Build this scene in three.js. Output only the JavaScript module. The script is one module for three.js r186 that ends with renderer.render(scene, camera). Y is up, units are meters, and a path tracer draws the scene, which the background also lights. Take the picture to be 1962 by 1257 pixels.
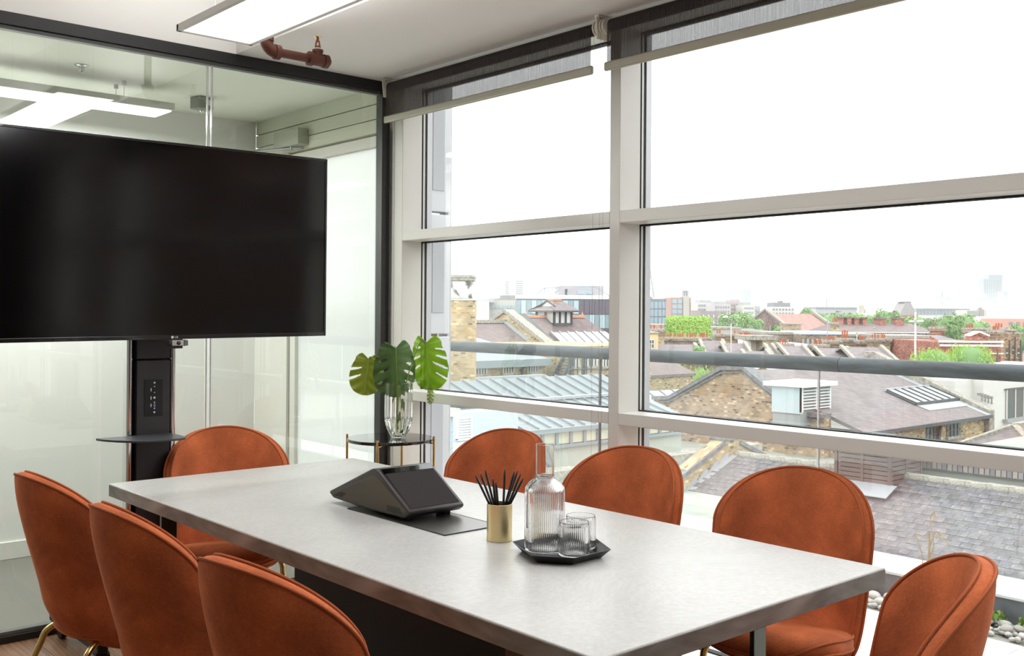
import * as THREE from 'three';
import { RoundedBoxGeometry } from 'three/addons/geometries/RoundedBoxGeometry.js';
import { mergeGeometries, mergeVertices, toCreasedNormals } from 'three/addons/utils/BufferGeometryUtils.js';
import { ImprovedNoise } from 'three/addons/math/ImprovedNoise.js';
import { RectAreaLightUniformsLib } from 'three/addons/lights/RectAreaLightUniformsLib.js';

// ---------------------------------------------------------------- camera, sky, exposure
const scene = new THREE.Scene();
const FOCAL = 1944.1, YAW = 0.7238, ROLL = 0.00702, EYE = new THREE.Vector3(-3.216, 1.432, 4.674);
const camera = new THREE.PerspectiveCamera(2 * Math.atan(628.5 / FOCAL) * 180 / Math.PI, 1962 / 1257, 0.05, 6000);
camera.position.copy(EYE);
camera.rotation.set(0, -YAW, ROLL, 'YXZ');
camera.setViewOffset(1962, 1257, 0, 30.5, 1962, 1257);
const renderer = new THREE.WebGLRenderer({ antialias: true });
renderer.toneMapping = THREE.LinearToneMapping;
renderer.toneMappingExposure = 1.06;
renderer.shadowMap.enabled = true;
RectAreaLightUniformsLib.init();
scene.background = new THREE.Color().setRGB(3.45, 3.5, 3.56);   // even overcast sky
scene.fog = new THREE.FogExp2(new THREE.Color(1, 1, 1), 0.00036);   // thin summer haze over the city

// ---------------------------------------------------------------- helpers
const V3 = (x, y, z) => new THREE.Vector3(x, y, z);
const FW = V3(Math.sin(YAW), 0, -Math.cos(YAW)), RT = V3(Math.cos(YAW), 0, Math.sin(YAW));
// a point of the place from where it was surveyed in the photograph and its distance
function sv(px, py, d) {
  const u = px - 981, v = py - 598, c = Math.cos(ROLL), s = Math.sin(ROLL), a = u * c + v * s, b = -u * s + v * c;
  return V3(EYE.x + d * (FW.x + RT.x * a / FOCAL), EYE.y - d * b / FOCAL, EYE.z + d * (FW.z + RT.z * a / FOCAL));
}
let seed = 7;
const rnd = () => { seed = (seed + 0x6d2b79f5) | 0; let t = Math.imul(seed ^ (seed >>> 15), 1 | seed); t = (t + Math.imul(t ^ (t >>> 7), 61 | t)) ^ t; return ((t ^ (t >>> 14)) >>> 0) / 4294967296; };
const rr = (a, b) => a + (b - a) * rnd();
const clamp = (x, a, b) => Math.min(b, Math.max(a, x)), mix = (a, b, t) => a + (b - a) * t, sst = (a, b, x) => { const t = clamp((x - a) / (b - a), 0, 1); return t * t * (3 - 2 * t); };
const taken = {};
function numbered(n) { if (taken[n] === undefined) { taken[n] = 0; return n; } taken[n]++; return n + '_' + String(taken[n]).padStart(3, '0'); }
function tag(o, label, category, group) { o.userData.label = label; if (category) o.userData.category = category; if (group) o.userData.group = group; return o; }
function thing(name, label, category, pos = [0, 0, 0], turn = 0, group) {
  const o = new THREE.Group(); o.name = numbered(name); o.position.set(...pos); o.rotation.y = turn; scene.add(o); return tag(o, label, category, group);
}
const merged = (g) => Array.isArray(g) ? (g.length > 1 ? mergeGeometries(g.map((q) => { const n = q.index ? q.toNonIndexed() : q; for (const k of Object.keys(n.attributes)) if (!['position', 'normal', 'uv'].includes(k)) n.deleteAttribute(k); return n; })) : g[0]) : g;
function part(parent, name, g, mat, label) {
  const m = new THREE.Mesh(merged(g), mat); m.name = name; m.castShadow = m.receiveShadow = true; parent.add(m); if (label) m.userData.label = label; return m;
}
function solo(name, g, mat, label, category, group) { const m = part(scene, numbered(name), g, mat); return tag(m, label, category, group); }
function struct(name, g, mat, label, parent) {
  const m = part(parent || scene, parent ? name : numbered(name), g, mat); if (!parent) m.userData.kind = 'structure'; if (label) m.userData.label = label; return m;
}
function structGroup(name, label) { const o = new THREE.Group(); o.name = numbered(name); o.userData.kind = 'structure'; o.userData.label = label; scene.add(o); return o; }
// uv in metres by the way each face points
function uvm(g) {
  const n = g.index ? g.toNonIndexed() : g; n.computeVertexNormals(); const p = n.attributes.position, q = n.attributes.normal, uv = new Float32Array(p.count * 2);
  for (let i = 0; i < p.count; i++) {
    const ax = Math.abs(q.getX(i)), ay = Math.abs(q.getY(i)), az = Math.abs(q.getZ(i));
    if (ay > ax && ay > az) { uv[2 * i] = p.getX(i); uv[2 * i + 1] = p.getZ(i); } else if (ax > az) { uv[2 * i] = p.getZ(i); uv[2 * i + 1] = p.getY(i); } else { uv[2 * i] = p.getX(i); uv[2 * i + 1] = p.getY(i); }
  }
  n.setAttribute('uv', new THREE.BufferAttribute(uv, 2)); return n;
}
const bx = (x0, x1, y0, y1, z0, z1) => uvm(new THREE.BoxGeometry(Math.abs(x1 - x0), Math.abs(y1 - y0), Math.abs(z1 - z0)).translate((x0 + x1) / 2, (y0 + y1) / 2, (z0 + z1) / 2));
const rb = (x0, x1, y0, y1, z0, z1, r = 0.004, s = 2) => { const g = new RoundedBoxGeometry(Math.abs(x1 - x0), Math.abs(y1 - y0), Math.abs(z1 - z0), s, r); g.translate((x0 + x1) / 2, (y0 + y1) / 2, (z0 + z1) / 2); return uvKeep(g); };
function uvKeep(g) {   // metre uv, normals kept
  const n = g.index ? g.toNonIndexed() : g, p = n.attributes.position, uv = new Float32Array(p.count * 2), a = V3(), b = V3(), c = V3();
  for (let i = 0; i < p.count; i += 3) {
    a.fromBufferAttribute(p, i); b.fromBufferAttribute(p, i + 1).sub(a); c.fromBufferAttribute(p, i + 2).sub(a); b.cross(c);
    const ax = Math.abs(b.x), ay = Math.abs(b.y), az = Math.abs(b.z);
    for (let k = i; k < i + 3; k++) {
      if (ay > ax && ay > az) { uv[2 * k] = p.getX(k); uv[2 * k + 1] = p.getZ(k); } else if (ax > az) { uv[2 * k] = p.getZ(k); uv[2 * k + 1] = p.getY(k); } else { uv[2 * k] = p.getX(k); uv[2 * k + 1] = p.getY(k); }
    }
  }
  n.setAttribute('uv', new THREE.BufferAttribute(uv, 2)); return n;
}
function rod(a, b, r0, r1 = r0, seg = 12) {   // tapered bar from a to b
  const A = V3(...a), Bv = V3(...b), d = Bv.clone().sub(A), g = new THREE.CylinderGeometry(r1, r0, d.length(), seg, 1);
  g.translate(0, d.length() / 2, 0); g.applyQuaternion(new THREE.Quaternion().setFromUnitVectors(V3(0, 1, 0), d.clone().normalize())); return g.translate(A.x, A.y, A.z);
}
const tube = (pts, r, seg = 40, rs = 8, closed = false) => new THREE.TubeGeometry(new THREE.CatmullRomCurve3(pts.map((p) => p.isVector3 ? p : V3(...p)), closed), seg, r, rs, closed);
const lathe = (pts, seg = 48) => new THREE.LatheGeometry(pts.map((p) => new THREE.Vector2(p[0], p[1])), seg);
function prism(poly, depth, bevel = 0) {   // polygon in x,y extruded along +z
  const s = new THREE.Shape(poly.map((p) => new THREE.Vector2(p[0], p[1])));
  return uvm(new THREE.ExtrudeGeometry(s, { depth, bevelEnabled: bevel > 0, bevelSize: bevel, bevelThickness: bevel, bevelSegments: 2, steps: 1 }));
}
function quadGeo(list) {   // list of [a,b,c,d] corners (Vector3 or arrays), uv in metres along ab / ad
  const P = [], U = [];
  for (const q of list) {
    const [a, b, c, d] = q.map((p) => p.isVector3 ? p : V3(...p)), u = b.clone().sub(a), w = u.length(); u.normalize();
    const f = (p) => { const r = p.clone().sub(a), x = r.dot(u); return [x, Math.sqrt(Math.max(0, r.lengthSq() - x * x))]; };
    for (const p of [a, b, c, a, c, d]) { P.push(p.x, p.y, p.z); U.push(...f(p)); }
  }
  const g = new THREE.BufferGeometry(); g.setAttribute('position', new THREE.Float32BufferAttribute(P, 3)); g.setAttribute('uv', new THREE.Float32BufferAttribute(U, 2)); g.computeVertexNormals(); return g;
}
// ---------------------------------------------------------------- textures
const perlin = new ImprovedNoise();
const fbm = (x, y, z = 0, o = 4) => { let s = 0, a = 0.5, f = 1; for (let i = 0; i < o; i++) { s += a * perlin.noise(x * f, y * f, z + i * 7.3); a *= 0.5; f *= 2; } return s; };
const tn = (u, v, per, o = 4, z = 0) => {   // tiling noise on the unit square
  const a = 2 * Math.PI * u, b = 2 * Math.PI * v, r = per / 6.283; let s = 0, k = 0.5, f = 1;
  for (let i = 0; i < o; i++) { const R = r * f; s += k * perlin.noise(Math.cos(a) * R + 11.3 * i + z, Math.sin(a) * R + Math.cos(b) * R * 1.3, Math.sin(b) * R + 3.7 * i); k *= 0.5; f *= 2; } return s;
};
function tex(w, h, fn, metresU, metresV, srgb = true) {
  const d = new Uint8Array(w * h * 4);
  for (let y = 0; y < h; y++) for (let x = 0; x < w; x++) { const c = fn(x / w, y / h, x, y), i = (y * w + x) * 4; d[i] = clamp(c[0], 0, 1) * 255; d[i + 1] = clamp(c[1], 0, 1) * 255; d[i + 2] = clamp(c[2], 0, 1) * 255; d[i + 3] = 255; }
  const t = new THREE.DataTexture(d, w, h); t.wrapS = t.wrapT = THREE.RepeatWrapping; t.magFilter = THREE.LinearFilter; t.minFilter = THREE.LinearMipmapLinearFilter; t.generateMipmaps = true;
  if (srgb) t.colorSpace = THREE.SRGBColorSpace; t.repeat.set(1 / metresU, 1 / metresV); t.needsUpdate = true; return t;
}
const M = (o) => new THREE.MeshStandardMaterial(o), MP = (o) => new THREE.MeshPhysicalMaterial(o);
const hex = (h) => new THREE.Color(h);
const toned = (t, base, amp) => M({ color: 0xffffff, map: t, roughness: 0.9 });
// ---------------------------------------------------------------- materials
const white = M({ color: hex('#e4e2dd'), roughness: 0.55 }), wallPaint = M({ color: hex('#eae9e4'), roughness: 0.85 }), ceilPaint = M({ color: hex('#e9e7e2'), roughness: 0.9 });
const frameWhite = MP({ color: hex('#dcdad3'), roughness: 0.35, clearcoat: 0.3, clearcoatRoughness: 0.3 });
const black = M({ color: hex('#1b1a1a'), roughness: 0.45 }), rubber = M({ color: hex('#121212'), roughness: 0.7 });
const steelGrey = M({ color: hex('#9c9da0'), roughness: 0.4, metalness: 0.6 }), aluminium = M({ color: hex('#c9cacb'), roughness: 0.28, metalness: 0.9 }), chrome = M({ color: hex('#d8d9da'), roughness: 0.12, metalness: 1 });
const brass = M({ color: new THREE.Color().setRGB(0.72, 0.52, 0.22), roughness: 0.24, metalness: 1 });
const brushedBrass = MP({ color: new THREE.Color().setRGB(0.80, 0.66, 0.36), roughness: 0.33, metalness: 1, anisotropy: 0.5 });
const pane = MP({ color: hex('#fcfdfc'), roughness: 0, transmission: 1, thickness: 0, ior: 1.5 });
const greenPane = MP({ color: hex('#f7faf5'), roughness: 0, transmission: 1, thickness: 0, ior: 1.52 });
// ================================================================ the room shell
const X0 = -4.7, Z1 = 7.2, CEIL = 2.70, CEILUP = 3.3, STEP = -0.92;
// floor of oak planks running out from the glass wall
const woodT = [0, 1, 2].map((k) => tex(256, 1024, (u, v) => {
  const w = tn(u, v, 2.5, 3, k * 9) * 0.5, ring = Math.sin((u * 9 + w * 7 + 0.8 * tn(u, v, 1.3, 2, k)) * 6.283), f = tn(u * 1, v, 40, 2, k * 3) * 0.25, g = 0.5 + 0.28 * ring + f + tn(u, v, 5, 3, k + 20) * 0.5, q = clamp(g, 0, 1);
  return [mix(0.36, 0.58, q), mix(0.235, 0.41, q), mix(0.145, 0.27, q)];
}, 0.2, 1.9));
const woodM = woodT.map((t) => MP({ map: t, roughness: 0.42, clearcoat: 0.25, clearcoatRoughness: 0.35 }));
const floorBase = struct('floor', bx(X0, 0.2, -0.25, -0.012, -0.03, Z1), M({ color: hex('#3a2a1e'), roughness: 0.9 }), 'brown oak plank floor of the meeting room');
{
  const PW = 0.19, gs = [1.9, 1.45].map((L) => { const g = rb(-PW / 2 + 0.0008, PW / 2 - 0.0008, -0.012, 0, -L / 2 + 0.001, L / 2 - 0.001, 0.0015, 1); return g; });
  let n = 0;
  for (let i = 0, x = X0 + PW / 2; x < 0.0; x += PW, i++) {
    let z = -0.02 - rnd() * 1.2;
    while (z < Z1 - 0.3) {
      const k = rnd() < 0.6 ? 0 : 1, L = [1.9, 1.45][k], z0 = Math.max(z, -0.02), z1 = Math.min(z + L, Z1);
      if (z1 - z0 > 0.05) {
        const full = z0 === z && z1 === z + L, g = full ? gs[k] : rb(-PW / 2 + 0.0008, PW / 2 - 0.0008, -0.012, 0, -(z1 - z0) / 2 + 0.001, (z1 - z0) / 2 - 0.001, 0.0015, 1);
        const m = part(floorBase, 'plank', g, woodM[n++ % 3]); m.position.set(x, 0, (z0 + z1) / 2);
      }
      z += L;
    }
  }
}
struct('wall_left', bx(X0 - 0.15, X0, -0.25, CEILUP + 0.1, -3, Z1 + 0.15), M({ color: hex('#8f8981'), roughness: 0.9 }), 'grey wall beside the camera');
struct('wall_back', bx(X0 - 0.15, 0.25, -0.25, CEILUP + 0.1, Z1, Z1 + 0.15), M({ color: hex('#3d3631'), roughness: 0.9 }), 'dark painted wall behind the camera');
struct('ceiling', [bx(X0 - 0.15, STEP, CEILUP, CEILUP + 0.15, -0.06, Z1 + 0.15), bx(STEP, 0.2, CEIL, CEILUP + 0.15, -0.06, Z1 + 0.15)], ceilPaint, 'white plaster ceiling with a lower strip along the window');
struct('wall_bulkhead', bx(X0, STEP, CEIL, CEILUP, -0.06, 0), wallPaint, 'white plaster bulkhead above the glass partition');

// ---------------------------------------------------------------- window wall along x = 0
const mullZ = [[0.048, 0.125], [1.667, 1.725], [4.9, 4.96], [6.5, 6.56]];
const capGrey = M({ color: hex('#b9babd'), roughness: 0.4, metalness: 0.3 });
const winW = structGroup('window_1', 'white aluminium window wall with deep mullions and two transoms');
for (const [a, b] of mullZ) {
  part(winW, 'mullion', rb(0, 0.131, 0, CEIL, a, b, 0.003), frameWhite);
  part(winW, 'gasket', bx(0.131, 0.141, 0, CEIL, a + 0.002, b - 0.002), rubber);
  part(winW, 'mullion_back', bx(0.141, 0.152, 0, CEIL, a + 0.001, b - 0.001), frameWhite);
  part(winW, 'gasket', bx(0.152, 0.166, 0, CEIL, a + 0.002, b - 0.002), rubber);
  part(winW, 'mullion_cap', bx(0.166, 0.20, -0.2, CEIL + 0.3, a - 0.003, b + 0.003), capGrey);
}
const rows = [[0.05, 0.952], [1.004, 1.817], [1.87, 2.655]];
for (let i = 0; i < mullZ.length - 1; i++) {
  const a = mullZ[i][1], b = mullZ[i + 1][0];
  for (const [y0, y1, n] of [[0, 0.05, 'bottom_rail'], [0.952, 1.004, 'transom'], [1.817, 1.87, 'transom'], [2.655, CEIL, 'head_rail']]) {
    part(winW, n, rb(0, 0.131, y0, y1, a, b, 0.003), frameWhite);
    part(winW, 'gasket', bx(0.131, 0.165, y0 - 0.006, y1 + (n === 'head_rail' ? 0 : 0.004), a, b), rubber);
    part(winW, 'transom_cap', bx(0.166, 0.195, y0, y1 + (n === 'head_rail' ? 0.3 : 0), a, b), capGrey);
  }
  for (const [y0, y1] of rows) part(winW, 'pane', bx(0.150, 0.1505, y0, y1, a, b), pane);
}
// solid wall past the window, and above
struct('wall_right', bx(0, 0.25, -0.25, CEIL, 6.56, Z1), wallPaint, 'white wall at the end of the window');
// outside facing of the building past the first mullion: stacked aluminium panels
const panelGrey = M({ color: hex('#c4c6ca'), roughness: 0.5, metalness: 0.2 }), panelDark = M({ color: hex('#a9abb0'), roughness: 0.55 });
{
  const t = thing('facade_fin', 'pale grey metal facade fin of stacked panels outside the corner window', 'facade', [0.2, 0, 0.02]);
  for (const [a, b] of [[-2.2, 1.29], [1.305, 1.985], [2.0, 4.2]]) {
    part(t, 'panel', rb(0.01, 0.175, a, b, -0.05, 0.05, 0.006), panelGrey);
    part(t, 'panel_face', rb(0.045, 0.13, a + 0.12, b - 0.12, 0.046, 0.056, 0.003), panelDark);
  }
  part(t, 'edge_trim', bx(0.176, 0.2, -2.2, 4.2, -0.055, 0.03), capGrey);
}
// ---------------------------------------------------------------- glass partition at z = 0 and the corridor behind it
const part1 = structGroup('wall_partition', 'frameless glass partition in a black metal frame');
part(part1, 'top_rail', rb(X0, 0.0, 2.645, CEIL, -0.06, 0, 0.002), black);
part(part1, 'top_bead', rb(X0, -0.055, 2.628, 2.645, -0.05, -0.012, 0.002), M({ color: hex('#4a4a49'), roughness: 0.4 }));
part(part1, 'bottom_rail', rb(X0, 0.0, 0, 0.03, -0.07, 0, 0.002), black);
part(part1, 'bottom_bead', rb(X0, -0.05, 0.03, 0.048, -0.055, -0.01, 0.002), M({ color: hex('#6d6d6c'), roughness: 0.35, metalness: 0.4 }));
part(part1, 'end_post', rb(-0.05, 0.0, 0.03, 2.645, -0.06, 0, 0.002), MP({ color: hex('#221f20'), roughness: 0.3, clearcoat: 0.5 }));
part(part1, 'end_post_trim', bx(0.0, 0.048, 0, CEIL, -0.02, 0.046), M({ color: hex('#d8d6d0'), roughness: 0.5 }));
const joints = [-0.05, -1.04, -2.18, -3.3, X0];
for (let i = 0; i < 4; i++) part(part1, 'glass_panel', bx(joints[i + 1] + 0.011, joints[i] - (i ? 0.011 : 0), 0.048, 2.63, -0.0365, -0.036), greenPane);
for (const x of joints.slice(1, 4)) for (const s of [-1, 1]) part(part1, 'joint_strip', bx(x + s * 0.011 - 0.003, x + s * 0.011 + 0.003, 0.048, 2.63, -0.044, -0.030), M({ color: hex('#d3d8d2'), roughness: 0.15, metalness: 0.3 }));
const CZ = -1.57, CC = 2.69;
struct('floor_corridor', bx(X0, 0.0, -0.2, 0.0, CZ, -0.07), MP({ color: hex('#67645d'), roughness: 0.3, clearcoat: 0.4 }), 'grey polished floor of the corridor behind the glass');
struct('wall_corridor', bx(X0, 0.0, 0.0, CC, CZ - 0.15, CZ), M({ color: hex('#ececea'), roughness: 0.6 }), 'pale wall of the corridor behind the glass');
struct('ceiling_corridor', bx(X0, 0.2, CC, CC + 0.2, CZ - 0.15, -0.06), M({ color: hex('#e3e7da'), roughness: 0.9 }), 'white ceiling of the corridor behind the glass');
struct('baseboard_corridor', rb(X0, 0.0, 0.0, 0.1, CZ, CZ + 0.012, 0.003), white, 'white skirting along the corridor wall');
{ // glazed door to the terrace at the corridor's end
  const d = structGroup('door_1', 'glazed white terrace door with a panelled head at the corridor end');
  const headM = M({ color: hex('#c9cdbb'), roughness: 0.6 });
  for (const [a, b] of [[2.44, 2.515], [2.52, 2.60], [2.605, CC]]) part(d, 'head_board', rb(0.0, 0.10, a, b, CZ, -0.06, 0.002), headM);
  part(d, 'jamb', rb(0.0, 0.10, 0, 2.44, CZ, -1.14, 0.003), frameWhite);
  part(d, 'jamb', rb(0.0, 0.10, 0, 2.44, -0.1, 0.03, 0.003), frameWhite);
  part(d, 'stile', rb(0.02, 0.07, 0.02, 2.43, -1.135, -1.07, 0.003), frameWhite);
  part(d, 'stile', rb(0.02, 0.07, 0.02, 2.43, -0.165, -0.105, 0.003), frameWhite);
  part(d, 'top_rail', rb(0.02, 0.07, 2.37, 2.43, -1.07, -0.165, 0.003), frameWhite);
  part(d, 'bottom_rail', rb(0.02, 0.07, 0.02, 0.16, -1.07, -0.165, 0.003), frameWhite);
  part(d, 'pane', new THREE.PlaneGeometry(0.905, 2.21).rotateY(Math.PI / 2).translate(0.045, 1.265, -0.6175), MP({ color: hex('#bfc0c0'), roughness: 0.9, transmission: 1, thickness: 0, ior: 1.45, side: THREE.DoubleSide }), 'frosted glass');
  const k = thing('door_closer', 'grey box door closer with a folding arm above the terrace door', 'door closer', [0, 2.50, -1.0]);
  part(k, 'body', rb(-0.075, 0.0, -0.04, 0.06, -0.19, 0.12, 0.004), M({ color: hex('#a9ad9e'), roughness: 0.5 }));
  part(k, 'arm', rod([-0.04, -0.05, -0.02], [-0.16, -0.055, -0.28], 0.009), steelGrey);
  part(k, 'arm', rod([-0.04, -0.05, -0.02], [-0.03, -0.06, 0.1], 0.009), steelGrey);
  part(k, 'pivot', new THREE.CylinderGeometry(0.014, 0.014, 0.03, 12).translate(-0.04, -0.045, -0.02), steelGrey);
}
// ================================================================ lamps and ceiling fittings
const glow = (k) => M({ color: 0xffffff, emissive: new THREE.Color(1, 1, 1), emissiveIntensity: k, roughness: 0.6 });
function areaLight(parent, name, w, h, x, y, z, rot, k, col = 0xfbfbff) {
  const l = new THREE.RectAreaLight(col, k, w, h); l.name = name; l.position.set(x, y, z); l.rotation.set(...rot); parent.add(l); return l;
}
const lampWhite = M({ color: hex('#d9d8d4'), roughness: 0.4 });
const PANEL = 9, UPLIGHT = 21;
function ceilingPanel(x, z, y, label, ceil, k = PANEL, turn = 0) {   // suspended flat panel, its lit face down; x,z = centre
  const t = thing('panel_light', label, 'ceiling light', [x, y, z], turn, 'suspended panel lights'), w = 0.165, l = 0.61;
  part(t, 'frame', [rb(-w, -w + 0.018, 0, 0.028, -l, l, 0.002), rb(w - 0.018, w, 0, 0.028, -l, l, 0.002), rb(-w, w, 0, 0.028, -l, -l + 0.018, 0.002), rb(-w, w, 0, 0.028, l - 0.018, l, 0.002), bx(-w + 0.01, w - 0.01, 0.018, 0.027, -l + 0.01, l - 0.01)], lampWhite);
  part(t, 'diffuser', bx(-w + 0.018, w - 0.018, 0.004, 0.012, -l + 0.018, l - 0.018), glow(1.6));
  part(t, 'upper_diffuser', bx(-w + 0.03, w - 0.03, 0.027, 0.03, -l + 0.03, l - 0.03), glow(1.6));
  for (const [a, b] of [[-0.09, -0.42], [0.09, -0.42], [-0.09, 0.42], [0.09, 0.42]]) { const s = part(t, 'suspension_wire', rod([a, 0.028, b], [a, ceil - y, b], 0.0012, 0.0012, 6), steelGrey); part(s, 'ceiling_cup', new THREE.CylinderGeometry(0.011, 0.011, 0.02, 12).translate(a, ceil - y - 0.01, b), chrome); part(s, 'clamp', new THREE.CylinderGeometry(0.005, 0.007, 0.022, 10).translate(a, 0.038, b), chrome); }
  areaLight(t, 'panel_lamp', 2 * w - 0.04, 2 * l - 0.04, 0, 0.0, 0, [-Math.PI / 2, 0, 0], k);
  areaLight(t, 'panel_uplamp', 2 * w - 0.08, 2 * l - 0.08, 0, 0.034, 0, [Math.PI / 2, 0, 0], UPLIGHT);
  return t;
}
ceilingPanel(-1.365, 0.715 + 0.61, 2.552, 'slim white panel light hanging above the table beside the red pipe', CEILUP);
ceilingPanel(-1.365, 2.75 + 0.61, 2.552, 'slim white panel light hanging over the near end of the table', CEILUP);
ceilingPanel(-1.365, 4.8 + 0.61, 2.552, 'slim white panel light hanging at the back of the room', CEILUP);
{ // corridor linear light
  const t = thing('linear_light', 'long narrow white light hanging in the corridor behind the glass', 'ceiling light', [0, 2.55, -1.0]);
  part(t, 'housing', [rb(-4.4, -0.86, 0.004, 0.045, -0.13, 0.13, 0.004)], lampWhite);
  part(t, 'diffuser', bx(-4.39, -0.875, -0.003, 0.004, -0.115, 0.115), glow(1.6));
  for (const [x, z] of [[-1.12, -0.06], [-1.12, 0.06], [-3.6, -0.06], [-3.6, 0.06]]) { const s = part(t, 'suspension_wire', rod([x, 0.045, z], [x, CC - 2.55, z], 0.0015, 0.0015, 6), steelGrey); part(s, 'ceiling_cup', new THREE.CylinderGeometry(0.012, 0.012, 0.022, 12).translate(x, CC - 2.55 - 0.011, z), steelGrey); }
  areaLight(t, 'linear_lamp', 3.5, 0.22, -2.63, -0.006, 0, [-Math.PI / 2, 0, 0], 44);
}
{ // emergency sensor box and pendant sprinkler in the corridor
  const t = thing('sensor_box', 'small grey sensor box with a white label on the corridor ceiling', 'sensor', [-0.62, CC, -1.05], 0.25);
  part(t, 'housing', rb(-0.052, 0.052, -0.075, 0, -0.045, 0.045, 0.008), M({ color: hex('#8f918c'), roughness: 0.6 }));
  part(t, 'label_plate', bx(-0.005, 0.048, -0.05, -0.018, 0.0455, 0.0465), M({ color: hex('#d8d8d2'), roughness: 0.6 }));
  part(t, 'lens', new THREE.SphereGeometry(0.014, 12, 8).translate(0.0, -0.076, 0), chrome);
  const s = thing('pendant_sprinkler', 'chrome pendant sprinkler on the corridor ceiling', 'sprinkler', [-1.42, CC, -0.72]);
  part(s, 'rosette', lathe([[0, 0], [0.036, 0], [0.03, -0.006], [0.014, -0.01]], 24), chrome);
  part(s, 'frame', [rod([0.014, -0.008, 0], [0.012, -0.03, 0], 0.0028), rod([-0.014, -0.008, 0], [-0.012, -0.03, 0], 0.0028), rod([0.012, -0.03, 0], [0, -0.042, 0], 0.0028), rod([-0.012, -0.03, 0], [0, -0.042, 0], 0.0028)], chrome);
  part(s, 'bulb', new THREE.CylinderGeometry(0.002, 0.002, 0.028, 8).translate(0, -0.022, 0), M({ color: hex('#7a2a24'), roughness: 0.3 }));
  part(s, 'deflector', new THREE.CylinderGeometry(0.015, 0.015, 0.002, 16).translate(0, -0.044, 0), chrome);
}
{ // red sprinkler pipe under the lower ceiling
  const red = M({ color: hex('#7c4534'), roughness: 0.55, map: tex(128, 128, (u, v) => { const n = tn(u, v, 6, 4), w = n > 0.34 ? 0.35 : 0; return [0.80 + n * 0.3 + w, 0.78 + n * 0.3 + w, 0.76 + n * 0.3 + w]; }, 0.15, 0.15) });
  const Y = 2.572, Zp = 0.625, t = thing('sprinkler_pipe', 'rust red sprinkler pipe with elbow and upright head below the ceiling', 'pipe', [0, 0, 0]);
  part(t, 'pipe', [rod([-1.03, Y, Zp], [-0.84, Y, Zp], 0.0195, 0.0195, 20)], red);
  part(t, 'riser', [rod([-1.085, Y + 0.05, Zp], [-1.085, CEILUP, Zp], 0.0195, 0.0195, 20)], red);
  const arc = []; for (let i = 0; i <= 10; i++) { const a = i / 10 * Math.PI / 2; arc.push([-1.085 + 0.045 * (1 - Math.cos(a)), Y + 0.045 - 0.045 * Math.sin(a), Zp]); }
  part(t, 'elbow', [tube(arc, 0.027, 20, 18), rod([-1.085, Y + 0.04, Zp], [-1.085, Y + 0.062, Zp], 0.0325, 0.0325, 20), rod([-1.045, Y, Zp], [-1.022, Y, Zp], 0.0325, 0.0325, 20)], red);
  part(t, 'tee', [rod([-0.87, Y, Zp], [-0.785, Y, Zp], 0.027, 0.027, 20), rod([-0.875, Y, Zp], [-0.858, Y, Zp], 0.0325, 0.0325, 20), rod([-0.80, Y, Zp], [-0.777, Y, Zp], 0.031, 0.031, 20), rod([-0.828, Y, Zp], [-0.828, Y + 0.042, Zp], 0.022, 0.022, 18), rod([-0.828, Y + 0.034, Zp], [-0.828, Y + 0.046, Zp], 0.025, 0.025, 18)], red);
  part(t, 'end_plug', new THREE.CylinderGeometry(0.016, 0.018, 0.014, 6).rotateZ(Math.PI / 2).translate(-0.772, Y, Zp), M({ color: hex('#6c6660'), roughness: 0.5, metalness: 0.4 }));
  const s = part(t, 'sprinkler_head', [new THREE.CylinderGeometry(0.012, 0.012, 0.012, 14).translate(-0.828, Y + 0.052, Zp)], M({ color: hex('#d8d2c4'), roughness: 0.5 }));
  part(s, 'frame', [rod([-0.84, Y + 0.058, Zp], [-0.834, Y + 0.088, Zp], 0.0035), rod([-0.816, Y + 0.058, Zp], [-0.822, Y + 0.088, Zp], 0.0035), new THREE.CylinderGeometry(0.013, 0.013, 0.008, 14).translate(-0.828, Y + 0.06, Zp), new THREE.CylinderGeometry(0.006, 0.006, 0.02, 10).translate(-0.828, Y + 0.092, Zp)], M({ color: hex('#8a5a3a'), roughness: 0.35, metalness: 0.8 }));
  part(s, 'deflector', new THREE.CylinderGeometry(0.017, 0.015, 0.003, 20).translate(-0.828, Y + 0.104, Zp), brass);
}
// ---------------------------------------------------------------- roller blinds
const weaveT = tex(256, 256, (u, v, x, y) => { const h = Math.sin(x * 12.9898 + y * 78.233) * 43758.5453, q = h - Math.floor(h), b = ((x % 4) < 2) !== ((y % 4) < 2) ? 0.10 : 0, k = 0.78 + 0.12 * q + b; return [k, k, k]; }, 0.12, 0.12);
const openT = tex(256, 256, (u, v, x, y) => { const hx = Math.sin(x * 91.7) * 43758.5453, q = hx - Math.floor(hx), h = Math.sin(x * 12.9898 + y * 78.233) * 43758.5453, r = h - Math.floor(h), k = 0.875 + 0.035 * (q - 0.5) + 0.03 * (r - 0.5); return [k, k, k]; }, 0.35, 0.2, false);
const mesh = M({ color: hex('#3c3432'), roughness: 0.9, map: weaveT, transparent: true, alphaMap: openT, side: THREE.DoubleSide });
const barM = M({ color: hex('#b5b2a2'), roughness: 0.4, metalness: 0.25 });
const bracketM = M({ color: hex('#d9d3c4'), roughness: 0.45 });
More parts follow.
